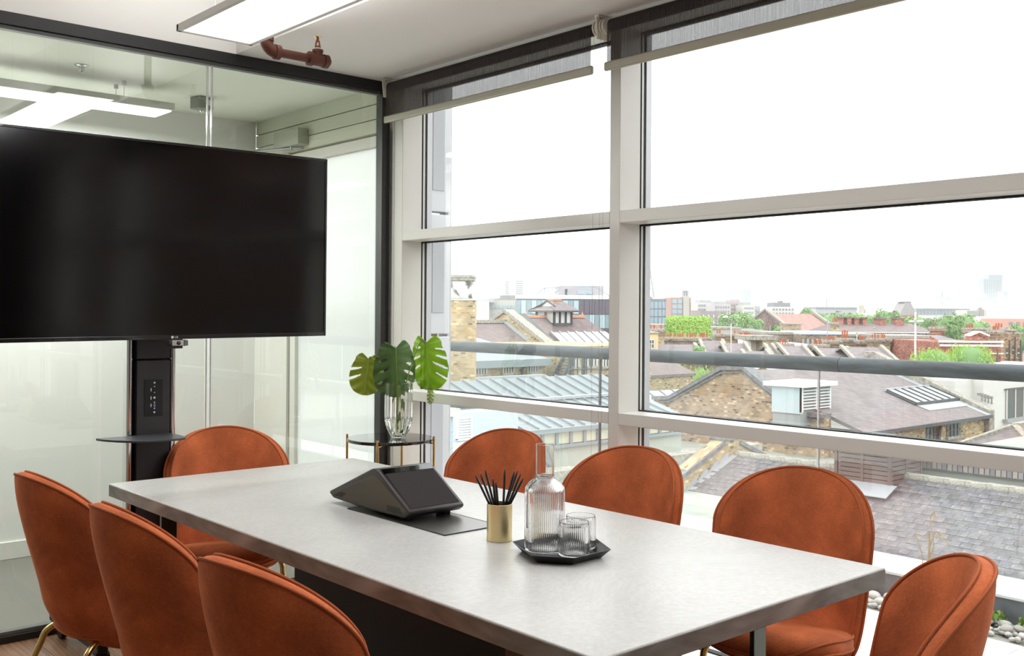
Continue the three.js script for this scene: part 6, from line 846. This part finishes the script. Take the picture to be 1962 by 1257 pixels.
{ const t = block('yellow_end_house', 'small yellow end wall with one white sash window', 'building', 1225, 1261, 639, 70, 5, M({ color: hex('#cdb68a'), roughness: 0.9 })), { w, top } = t.userData_; const x = mix(-w / 2, w / 2, (1248.5 - 1225) / 36), o = part(t, 'window', bx(x - 0.17, x + 0.17, top - 1.0, top - 0.42, 0, 0.05), darkGlass); part(o, 'frame', [bx(x - 0.2, x - 0.14, top - 1.04, top - 0.4, 0, 0.09), bx(x + 0.14, x + 0.2, top - 1.04, top - 0.4, 0, 0.09), bx(x - 0.2, x + 0.2, top - 0.46, top - 0.4, 0, 0.09), bx(x - 0.2, x + 0.2, top - 1.06, top - 0.99, 0, 0.09), bx(x - 0.2, x + 0.2, top - 0.74, top - 0.69, 0, 0.09), bx(x - 0.02, x + 0.02, top - 1, top - 0.4, 0, 0.08)], render_); part(t, 'coping', bx(-w / 2, w / 2 + 0.1, top, top + 0.08, -5, 0.1), stone); }
stack('chimney_stack', 'brick stack with five pots behind the yellow end wall', 1232, 1273, 631, 76, yellowBrick, [1243, 1249, 1255.5, 1261, 1269]);
stack('chimney_stack', 'long party wall stack crowned by eighteen orange pots', 1273, 1343, 647, 80, brownBrick, seq(1277, 1340, 14), 1.4);
stack('chimney_stack', 'short end of the long stack with five close orange pots', 1345, 1360, 647, 81, brownBrick, seq(1346, 1358, 5), 1.4);
stack('chimney_stack', 'broad plain brick stack behind the white aerial mast', 1373, 1416, 640, 86, warmBrick, [1377, 1382, 1410, 1414]);
stack('chimney_stack', 'row of eight small orange pots above the white mansard', 1416, 1440, 646, 92, brownBrick, seq(1417, 1438, 8));
stack('chimney_stack', 'dark brick stack with four short pots beside the barrel roof', 1494, 1519, 659, 72, darkBrick, [1499, 1504, 1509, 1514]);
stack('chimney_stack', 'dark brick stack with four pots right of the barrel roof', 1560, 1587, 661, 72, darkBrick, [1565, 1570, 1575.5, 1581]);
stack('chimney_stack', 'brown stack with four pots left of the tall orange pots', 1586, 1611, 653, 76, brownBrick, [1590, 1595, 1601, 1606]);
stack('chimney_stack', 'yellow stack with three tall orange pots', 1613, 1638, 649, 78, yellowBrick, [1619, 1623.5, 1628], 1.2, true);
stack('chimney_stack', 'brown stack with four pots right of the tall orange pots', 1649, 1673, 653, 76, brownBrick, [1653, 1658, 1664, 1669]);
stack('chimney_stack', 'wide yellow stack with six mixed pots left of the white mast', 1672, 1706, 649, 74, yellowBrick, [1677, 1682, 1688, 1692, 1696, 1700]);
stack('chimney_stack', 'brick stack with a bright block of orange pots behind the white mast', 1736, 1753, 661, 88, brownBrick, seq(1737, 1752, 6));
{ const t = block('tan_brick_block', 'plain tan brick stair tower before the red tiled church roof', 'building', 1508, 1535, 622, 115, 3, M({ map: brickT([0.61, 0.54, 0.44], [0.61, 0.56, 0.49], 17), roughness: 0.95 })), { w, top } = t.userData_; part(t, 'coping', bx(-w / 2 - 0.1, w / 2 + 0.1, top, top + 0.14, -3, 0.1), stone); }
{ const t = block('window_slit_house', 'yellow brick house end with two slit windows', 'building', 1461, 1488, 652, 78, 4, yellowBrick), { w, top } = t.userData_; for (const x of [-w * 0.18, w * 0.18]) { const o = part(t, 'window', bx(x - 0.12, x + 0.12, top - 1.0, top - 0.45, 0, 0.04), darkGlass); part(o, 'frame', [bx(x - 0.16, x - 0.1, top - 1.05, top - 0.42, 0, 0.08), bx(x - 0.16, x + 0.12, top - 0.75, top - 0.69, 0, 0.08)], render_); } part(t, 'parapet', bx(-w / 2 - 1.5, w / 2 + 0.1, top, top + 0.35, -3, 0.1), stone); }
{ const t = block('white_painted_gable', 'white painted wall with faded red paint marks', 'building', 1439, 1462, 653, 80, 3, M({ roughness: 0.9, map: tex(128, 128, (u, v) => { const q = tn(u, v, 7, 3, 4) > 0.30 && v > 0.45; return q ? [0.72, 0.30, 0.30] : [0.88, 0.87, 0.85]; }, 1.6, 1.6) })); part(t, 'coping', bx(-0.6, 0.6, t.userData_.top, t.userData_.top + 0.08, -3, 0.05), stone); }
{ const t = block('white_mansard', 'white sloping mansard roof below a row of small pots', 'roof', 1414, 1440, 662, 84, 5, paleRender), { w, top } = t.userData_; part(t, 'mansard', roofPlane([-w / 2, top, 0.1], [w / 2, top, 0.1], [w * 0.42, top + 0.62, -0.9], [-w * 0.35, top + 0.62, -0.9], 0.1), render_); part(t, 'dormer_roof', bx(-w * 0.4, w * 0.4, top + 0.6, top + 0.7, -3, -0.8), slateFar); }
{ const t = block('barrel_roof_hall', 'white barrel vaulted roof between the chimney stacks', 'roof', 1520, 1572, 668, 82, 8, paleRender), { w, top } = t.userData_; for (let k = 0; k < 3; k++) part(t, 'vault', new THREE.CylinderGeometry(w / 5.4, w / 5.4, 8, 24, 1, false, -Math.PI / 2, Math.PI).rotateX(-Math.PI / 2).translate(-w / 3 + k * w / 3, top - 0.1, -4), render_); }
// slate house roofs in front of and among the stacks
for (const [p0, p1, q0, q1, D, l] of [[1258, 1345, 662, 690, 72, 'low slate roof strewn with moss under the long pot stack'], [1355, 1400, 655, 690, 74, 'slate valley roof left of the aerial mast'], [1398, 1445, 660, 690, 72, 'slate valley roof right of the aerial mast'], [1485, 1500, 664, 690, 70, 'narrow slate roof beside the slit windows'], [1515, 1562, 666, 692, 68, 'dark brick parapet roof before the barrel vaults'], [1585, 1650, 670, 695, 68, 'slate roof below the tall orange pots'], [1640, 1720, 668, 696, 66, 'mossy yellow parapet roof below the six mixed pots'], [1700, 1760, 664, 700, 80, 'brown brick back wall left of the bright tree'], [1440, 1490, 676, 700, 66, 'slate roof under the slit windows'], [1900, 1975, 690, 720, 70, 'slate roof at the foot of the school chimneys']]) {
  const t = block('terraced_house', l, 'building', p0, p1, q1, D, 7, warmBrick), { w, top } = t.userData_, up = sv(p0, q0, D).y - top; part(t, 'roof', roofPlane([-w / 2, top, 0.2], [w / 2, top, 0.2], [w / 2, top + up, -3], [-w / 2, top + up, -3], 0.1), slateFar); part(t, 'rear_roof', roofPlane([w / 2, top, -7], [-w / 2, top, -7], [-w / 2, top + up, -3], [w / 2, top + up, -3], 0.1), slateFar); for (const x of [-w / 2, w / 2]) part(t, 'party_wall', bar([x, top + 0.08, 0.2], [x, top + up + 0.08, -3], 0.24, 0.2), stone); part(t, 'gutter', bx(-w / 2, w / 2, top - 0.1, top + 0.04, 0.2, 0.35), darkMetal);
}
// a filling row of plainer houses behind
for (const [p0, p1, q0, D, l] of [[1236, 1300, 626, 118, 'metal framed deck house beside the ivy block'], [1360, 1420, 631, 120, 'plain flat roofed house behind the broad stack'], [1420, 1470, 637, 118, 'flat roofed house left of the church gable'], [1466, 1520, 641, 108, 'long parapet wall below the church gable'], [1534, 1615, 641, 105, 'scaffolded grey roof terrace below the church roof'], [1600, 1700, 645, 108, 'low pale houses below the long mansion roof'], [1700, 1800, 648, 100, 'low brown houses behind the white mast']]) { const t = block('terraced_house', l, 'building', p0, p1, q0, D, 8, D > 110 ? paleRender : brownBrick), { w, top } = t.userData_; part(t, 'parapet', bx(-w / 2, w / 2, top, top + 0.25, -8, 0.12), p0 === 1534 ? M({ color: hex('#b3bcca'), roughness: 0.6 }) : stone); grid(t, Math.max(3, Math.round((p1 - p0) / 9)), 1, -w / 2, w / 2, top - 1.4, top - 0.3, p0 === 1534 ? steelGrey : winFar, 0.45, 0.7); }
// long mansion block with hipped roof, ridge stacks and white windows
{
  const D = 125, t = block('mansion_block', 'long mansion block with a brown hipped roof and brick ridge stacks', 'building', 1598, 1790, 637, D, 10, M({ color: hex('#6f6663'), roughness: 0.9 })), { w, top } = t.userData_, h = sv(1700, 620, D).y - top, rx = (p) => mix(-w / 2, w / 2, (p - 1598) / 192);
  part(t, 'roof', quadGeo([[V3(-w / 2 - 0.3, top, 0.4), V3(w / 2 + 0.3, top, 0.4), V3(rx(1772), top + h, -4.5), V3(rx(1612), top + h, -4.5)]]), slateBrown); part(t, 'roof', quadGeo([[V3(w / 2 + 0.3, top, 0.4), V3(w / 2 + 0.3, top, -10), V3(rx(1772), top + h, -4.5), V3(rx(1772), top + h, -4.49)]]), slateBrown); part(t, 'roof', quadGeo([[V3(-w / 2 - 0.3, top, -10), V3(-w / 2 - 0.3, top, 0.4), V3(rx(1612), top + h, -4.5), V3(rx(1612), top + h, -4.49)]]), slateBrown);
  for (const [a, b, c] of [[1624, 1633, 610], [1641, 1649, 610], [1655, 1664, 611], [1672, 1679, 611], [1701, 1716, 612], [1736, 1752, 612]]) { const s = part(t, 'ridge_stack', bx(rx(a), rx(b), top + h - 0.9, sv(a, c, D).y - 0.0, -5, -3.4), redBrick); part(s, 'cap', bx(rx(a) - 0.12, rx(b) + 0.12, sv(a, c, D).y, sv(a, c, D).y + 0.18, -5.1, -3.3), darkBrick); }
  for (const p of [1622, 1634, 1646, 1658, 1670, 1694, 1707, 1731, 1752, 1768, 1781]) { const o = part(t, 'window', bx(rx(p) - 0.2, rx(p) + 0.2, top - 0.62, top - 0.08, 0, 0.06), darkGlass); part(o, 'frame', [bx(rx(p) - 0.26, rx(p) - 0.18, top - 0.66, top - 0.04, 0, 0.1), bx(rx(p) + 0.18, rx(p) + 0.26, top - 0.66, top - 0.04, 0, 0.1), bx(rx(p) - 0.03, rx(p) + 0.03, top - 0.66, top - 0.04, 0, 0.1)], render_); }
  part(t, 'eaves_board', bx(-w / 2, w / 2, top - 0.06, top + 0.04, 0.1, 0.5), render_);
  stack('chimney_stack', 'tall yellow stack at the left end of the long mansion roof', 1598, 1607, 618, 110, yellowBrick, [1600, 1605]);
}
// red tiled church
{
  const D = 165, t = thing('church_hall', 'brick church with a wide faded red tiled roof and stone gable', 'church', [0, 0, 0]), a = sv(1470, 601, D), z = a.z, x0 = a.x, P = (px, py) => svZ(px, py, z), x1 = P(1556, 603).x, yr = a.y, zE = z + 10, yE = yr - 6.5;
  part(t, 'roof', roofPlane([x0, yE, zE], [x1 + 1.0, yE, zE], [x1, yr, z], [x0, yr, z]), redTile); part(t, 'rear_roof', roofPlane([x1, yE, z - 10], [x0, yE, z - 10], [x0, yr, z], [x1, yr, z]), redTile);
  part(t, 'gable_wall', wallZY([[zE, GROUND], [zE, yE + 0.4], [z, yr + 0.6], [z - 10, yE + 0.4], [z - 10, GROUND]], x0 - 0.6, x0), darkBrick); part(t, 'gable_coping', [bar([x0 - 0.3, yr + 0.7, z], [x0 - 0.3, yE + 0.5, zE], 0.9, 0.25), bar([x0 - 0.3, yr + 0.7, z], [x0 - 0.3, yE + 0.5, z - 10], 0.9, 0.25)], stone);
  part(t, 'end_coping', bar([x1 + 0.2, yr + 0.4, z], [x1 + 0.8, yE + 0.4, zE], 0.9, 0.3), stone); part(t, 'wall', bx(x0, x1, GROUND, yE - 0.1, z - 9.5, zE - 0.5), darkBrick);
  { const w = part(t, 'window', bx(x0 - 0.75, x0 - 0.6, yr - 5, yr - 2.2, z + 1.2, z + 2.4), darkGlass); part(w, 'surround', bx(x0 - 0.78, x0 - 0.6, yr - 5.2, yr - 1.9, z + 1.0, z + 1.2), stone); }
}
// red brick school with pediment and stacks
{
  const D = 66, t = block('red_brick_school', 'red brick school with a curved pediment and white string courses', 'building', 1800, 1918, 656, D, 9, redBrick), { w, top } = t.userData_, rx = (p) => mix(-w / 2, w / 2, (p - 1800) / 118), yy = (q) => sv(1860, q, D).y;
  part(t, 'string_course', bx(-w / 2, w / 2 + 0.1, yy(664), yy(660), 0, 0.12), render_); part(t, 'cornice', bx(-w / 2, w / 2 + 0.12, top - 0.02, top + 0.1, -0.2, 0.15), render_); part(t, 'string_course', bx(rx(1895), w / 2 + 0.1, yy(678), yy(676), 0, 0.1), render_);
  part(t, 'pediment', prism([[rx(1858), top], [rx(1894), top], [rx(1894), yy(643)], [rx(1876), yy(636)], [rx(1858), yy(643)]], 0.5).translate(0, 0, -0.6), redBrick); part(t, 'pediment_coping', [bar([rx(1857), yy(643), -0.3], [rx(1876), yy(635.5), -0.3], 0.8, 0.1), bar([rx(1876), yy(635.5), -0.3], [rx(1895), yy(643), -0.3], 0.8, 0.1)], render_);
  part(t, 'roof', quadGeo([[V3(rx(1815), top, -1), V3(rx(1858), top, -1), V3(rx(1850), yy(645), -4), V3(rx(1828), yy(645), -4)], [V3(rx(1894), top, -1), V3(w / 2, top, -1), V3(w / 2, yy(646), -4), V3(rx(1890), yy(646), -4)]]), slateFar);
  { const o = part(t, 'window', bx(rx(1888), rx(1891), yy(688), yy(679), 0, 0.06), render_); part(o, 'frame', bx(rx(1887), rx(1892), yy(679), yy(678), 0, 0.1), render_); }
  part(t, 'downpipe', rod([rx(1909), yy(668), 0.15], [rx(1909), GROUND, 0.15], 0.06, 0.06, 8), darkMetal);
  stack('chimney_stack', 'red brick stack with a banded top left of the school', 1793, 1809, 627, 72, redBrick, [1797], 1.0); stack('chimney_stack', 'tan banded stack behind the school pediment', 1855, 1872, 629, 84, yellowBrick, [1858, 1863, 1868], 1.0); stack('chimney_stack', 'tan banded stack rising over the school corner', 1907, 1922, 633, 68, warmBrick, [1910, 1914, 1919], 1.0); stack('chimney_stack', 'broad tan stack behind the school corner', 1912, 1928, 628, 76, warmBrick, [1915, 1920, 1925], 1.0);
  for (const [a, b, q, l] of [[1922, 1936, 640, 'tall tan brick wall beside the school corner with a black downpipe'], [1936, 1946, 634, 'tan brick buttress stack nearest the picture edge'], [1945, 1957, 640, 'tan brick gable end at the edge of the picture']]) { const s = block('tan_brick_wall', l, 'building', a, b, q, 70, 6, warmBrick), u = s.userData_; part(s, 'coping', bx(-u.w / 2 - 0.1, u.w / 2 + 0.1, u.top, u.top + 0.12, -6, 0.1), stone); part(s, 'downpipe', rod([u.w * 0.3, u.top - 0.4, 0.1], [u.w * 0.3, GROUND, 0.1], 0.05, 0.05, 8), darkMetal); const o = part(s, 'window', bx(-u.w * 0.1, u.w * 0.12, u.top - 1.6, u.top - 1.0, 0, 0.05), darkGlass); part(o, 'frame', bx(-u.w * 0.14, u.w * 0.16, u.top - 1.35, u.top - 1.28, 0, 0.08), render_); }
}
// mast, aerial
{ const D = 58, a = sv(1754, 598, D), b = sv(1754, 700, D), l = sv(1741, 616, D), r = sv(1769, 615, D), t = thing('white_mast', 'white mast with a single crossarm above the bright tree', 'mast', [0, 0, 0]); part(t, 'pole', rod([a.x, GROUND, a.z], a.toArray(), 0.07, 0.05, 10), render_); part(t, 'crossarm', rod([l.x, l.y, l.z], [r.x, r.y, r.z], 0.045, 0.045, 8), render_); part(t, 'collar', new THREE.CylinderGeometry(0.09, 0.09, 0.2, 10).translate(a.x, l.y, a.z), steelGrey); }
{ const D = 66, a = sv(1401, 619, D), t = thing('tv_aerial', 'thin aerial mast with a comb of short rods above the roofs', 'aerial', [0, 0, 0]), g = steelGrey; part(t, 'pole', rod([a.x, GROUND, a.z], a.toArray(), 0.045, 0.04, 8), M({ color: hex('#b8b9ba'), roughness: 0.5 })); const p = sv(1403, 629, D), q = sv(1445, 630, D), u = sv(1390, 607, D); part(t, 'boom', rod(p.toArray(), q.toArray(), 0.02, 0.02, 6), g); for (let k = 0; k < 12; k++) { const c = p.clone().lerp(q, k / 11); part(t, 'director', rod([c.x - RT.x * 0.05, c.y - 0.16, c.z], [c.x + RT.x * 0.05, c.y + 0.05, c.z], 0.012, 0.012, 5), g); } part(t, 'upper_boom', rod(sv(1401, 614, D).toArray(), u.toArray(), 0.02, 0.02, 6), g); part(t, 'reflector', rb(u.x - 0.15, u.x + 0.15, u.y - 0.06, u.y + 0.06, u.z - 0.1, u.z + 0.1, 0.02), render_); for (let k = 0; k < 4; k++) { const c = sv(1397 + k * 3, 618 + (k % 2) * 3, D); part(t, 'rod', rod([c.x - RT.x * 0.2, c.y, c.z - RT.z * 0.2], [c.x + RT.x * 0.2, c.y + 0.05, c.z + RT.z * 0.2], 0.012, 0.012, 5), g); } }
for (const [px, q0, q1, l] of [[1585, 615, 650, 'thin bare aerial pole before the trees by the mansion block'], [1642, 638, 685, 'white flue pole among the stacks'], [1675, 628, 650, 'thin aerial pole above the six mixed pots'], [1854, 622, 650, 'slim lamp column above the school roof']]) { const D = 88, a = sv(px, q0, D), t = thing('roof_pole', l, 'pole', [a.x, 0, a.z]); part(t, 'pole', rod([0, GROUND, 0], [0, a.y, 0], 0.06, 0.04, 6), px === 1642 ? render_ : steelGrey); part(t, 'tip', new THREE.SphereGeometry(0.08, 8, 6).translate(0, a.y, 0), steelGrey); }
// --- trees
function crownGeo(nC, nL, leaf, sx, sy, hang = 0) {
  const P = [], N = [], cl = []; for (let i = 0; i < nC; i++) { const a = rr(0, 6.283), h = rr(-0.75, 0.8), r = Math.sqrt(Math.max(0.02, 1 - h * h)) * rr(0.35, 0.78); cl.push([r * Math.cos(a) * sx, h * 0.78 * sy, r * Math.sin(a), rr(0.22, 0.42)]); }
  for (let i = 0; i < nL; i++) { const c = cl[i % nC], u = V3(rr(-1, 1), rr(-1, 1), rr(-1, 1)).normalize(); const p = V3(c[0], c[1], c[2]).addScaledVector(u, c[3] * rr(0.75, 1.05)); if (hang) p.y -= hang * rr(0, 1);
    const a = V3(rr(-1, 1), rr(-1, 1), rr(-1, 1)).normalize().cross(u).normalize(), b = u.clone().cross(a).addScaledVector(u, rr(-0.6, 0.6)).normalize(), s = leaf * rr(0.6, 1.3), t = leaf * rr(0.6, 1.3) * (hang ? 2 : 1); if (hang) { b.set(rr(-0.2, 0.2), -1, rr(-0.2, 0.2)).normalize(); }
    const v = [p.clone().addScaledVector(a, -s), p.clone().addScaledVector(b, -t), p.clone().addScaledVector(a, s), p.clone().addScaledVector(b, t)], n = u.clone().multiplyScalar(0.8).add(V3(0, 0.25, 0)).normalize(); for (const k of [0, 1, 2, 0, 2, 3]) { P.push(v[k].x, v[k].y, v[k].z); N.push(n.x, n.y, n.z); } }
  const g = new THREE.BufferGeometry(); g.setAttribute('position', new THREE.Float32BufferAttribute(P, 3)); g.computeVertexNormals(); return g;
}
const crowns = [0, 1, 2].map(() => crownGeo(26, 2600, 0.055, 1, 1)), willow = crownGeo(34, 5200, 0.03, 1, 0.9, 0.35), core = new THREE.IcosahedronGeometry(0.72, 2);
const green = [['#6f8f52'], ['#7a9a57'], ['#648350'], ['#8fb053'], ['#86a36b']].map(([c]) => M({ color: hex(c), roughness: 0.8, side: THREE.DoubleSide })), bark = M({ color: hex('#5b4f43'), roughness: 0.9 });
function tree(label, px, q0, q1, wpx, D, k, m, group, crown) { const top = sv(px, q0, D), bot = sv(px, q1, D), ry = (top.y - bot.y) / 2, rx = wpx / 2 * D / FOCAL, t = thing('tree', label, 'tree', [top.x, GROUND, top.z], rr(0, 6), group), cy = (top.y + bot.y) / 2 - GROUND; const c = part(t, 'crown', crown || crowns[k], green[m]); c.position.y = cy; c.scale.set(rx / 0.95, ry / 0.92, rx / 0.95); c.userData.kind = 'stuff'; const i = part(t, 'inner_crown', core, green[2]); i.position.y = cy; i.scale.set(rx, ry, rx); part(t, 'trunk', rod([0, 0, 0], [0, cy, 0], 0.4, 0.25, 8), bark); }
tree('rounded tree between apartment row and aerial mast', 1400, 596, 650, 66, 140, 0, 4, 'city trees'); tree('tall rounded tree left of the church gable', 1425, 595, 650, 60, 150, 1, 1, 'city trees'); tree('lower tree touching the church gable', 1448, 606, 652, 36, 145, 2, 4, 'city trees');
tree('small dark tree in front of the red tiled roof', 1492, 619, 655, 30, 130, 0, 2, 'city trees'); tree('tree peeping above the far end of the church roof', 1553, 588, 640, 44, 230, 1, 0, 'city trees'); tree('broad tree right of the red tiled roof', 1590, 594, 655, 66, 180, 2, 0, 'city trees'); tree('broad tree behind the left ridge stacks', 1630, 596, 650, 60, 200, 0, 1, 'city trees'); tree('pale tree behind the middle ridge stacks', 1665, 599, 650, 50, 210, 1, 4, 'city trees'); tree('darker tree left of the pyramid roof', 1702, 589, 650, 56, 200, 2, 0, 'city trees'); tree('tree in front of the pyramid roof', 1750, 603, 650, 70, 190, 0, 1, 'city trees'); tree('dark tree behind the right end of the mansion roof', 1790, 605, 660, 50, 170, 1, 2, 'city trees'); tree('large double crowned tree below the city cluster', 1818, 598, 665, 58, 150, 2, 0, 'city trees'); tree('right crown of the large tree below the city cluster', 1848, 597, 665, 56, 155, 0, 1, 'city trees'); tree('lower tree right of the large double tree', 1875, 612, 660, 46, 150, 1, 4, 'city trees'); tree('tree behind the tan school stacks', 1910, 622, 670, 40, 140, 2, 4, 'city trees'); tree('tree at the edge of the picture behind the tan gable', 1955, 617, 680, 50, 130, 0, 1, 'city trees'); tree('far pale tree left of the church roof tip', 1528, 598, 640, 40, 260, 1, 4, 'city trees');
tree('bright green tree in front of the school, left half', 1790, 660, 740, 90, 50, 2, 3, 'bright trees by the school', willow); tree('bright green tree in front of the school, right half', 1858, 652, 740, 100, 51, 0, 3, 'bright trees by the school', willow);
tree('feathery green tree below the handrail left of the brick gable', 1290, 690, 800, 110, 58, 1, 3, 'feathery trees by the gable', willow); tree('feathery green tree half hidden behind the gable slope', 1345, 694, 800, 90, 62, 2, 3, 'feathery trees by the gable', willow); tree('small green shrub growing among the slate roofs', 1340, 660, 690, 30, 70, 0, 4, 'city trees'); tree('feathery tree at the far left of the wide window', 1232, 692, 800, 80, 60, 2, 3, 'feathery trees by the gable', willow);
{ // ivy covered block
  const D = 96, t = block('ivy_covered_block', 'square block wholly covered in green ivy', 'building', 1293, 1360, 612, D, 5, M({ color: hex('#5b6b40'), roughness: 0.9 })), { w, top } = t.userData_, P = [], N = [];
  for (let i = 0; i < 5200; i++) { const f = rnd(), p = f < 0.62 ? V3(rr(-w / 2, w / 2), rr(top - 2.6, top), rr(0, 0.3)) : f < 0.8 ? V3(rr(-w / 2, w / 2), top + rr(0, 0.25), rr(-5, 0.2)) : V3((rnd() < 0.5 ? -1 : 1) * (w / 2 + rr(0, 0.25)), rr(top - 2.6, top + 0.1), rr(-5, 0.2)), n = V3(rr(-0.5, 0.5), rr(0, 0.8), 1).normalize(), a = V3(rr(-1, 1), rr(-1, 1), rr(-0.4, 0.4)).normalize(), b = a.clone().cross(n).normalize(), s = rr(0.05, 0.12), v = [p.clone().addScaledVector(a, -s), p.clone().addScaledVector(b, -s), p.clone().addScaledVector(a, s), p.clone().addScaledVector(b, s)]; for (const k of [0, 1, 2, 0, 2, 3]) { P.push(v[k].x, v[k].y, v[k].z); N.push(n.x, n.y, n.z); } }
  const g = new THREE.BufferGeometry(); g.setAttribute('position', new THREE.Float32BufferAttribute(P, 3)); g.computeVertexNormals(); part(t, 'ivy_leaves', g, green[3]).userData.kind = 'stuff';
}
// brick warehouses across the way, beyond the right edge of the picture: seen only mirrored in the glass and the television
{
  const wb = M({ map: brickT([0.40, 0.27, 0.22], [0.42, 0.33, 0.29], 23), roughness: 0.95 });
  const s = new THREE.Shape(); s.moveTo(-0.75, 0); s.lineTo(0.75, 0); s.lineTo(0.75, 1.7); s.quadraticCurveTo(0.75, 2.1, 0, 2.15); s.quadraticCurveTo(-0.75, 2.1, -0.75, 1.7); s.closePath(); const g = uvm(new THREE.ExtrudeGeometry(s, { depth: 0.06, bevelEnabled: false }).rotateY(-Math.PI / 2));
  for (const [z, L, H, R2, l] of [[10, 27, 4.7, 1.3, 'lower brown brick warehouse with arched windows, mirrored in glass and television'], [37.2, 34, 13, 2.5, 'taller brown brick warehouse behind the lower one, mirrored in the television']]) {
    const t = thing('mirrored_warehouse', l, 'building', [15, 0, z]); part(t, 'wall', bx(0, 12, GROUND, H, 0, L), wb); part(t, 'eaves', bx(-0.4, 0, H - 0.3, H, 0, L), stone); part(t, 'roof', roofPlane([-0.4, H, 0], [-0.4, H, L], [6, H + R2, L], [6, H + R2, 0]), slateFar); part(t, 'rear_roof', roofPlane([12.4, H, L], [12.4, H, 0], [6, H + R2, 0], [6, H + R2, L]), slateFar);
    for (let i = 0; i < L / 3.15 - 1; i++) for (let r = 0; r < 5; r++) { const y = H - 3.0 - r * 3.4; if (y < -9) break; const m = part(t, 'window', g, darkGlass); m.position.set(-0.01, y, 1.8 + i * 3.15); }
  }
}
scene.traverse((o) => { if (o.isMesh) o.castShadow = o.receiveShadow = true; });
renderer.render(scene, camera);
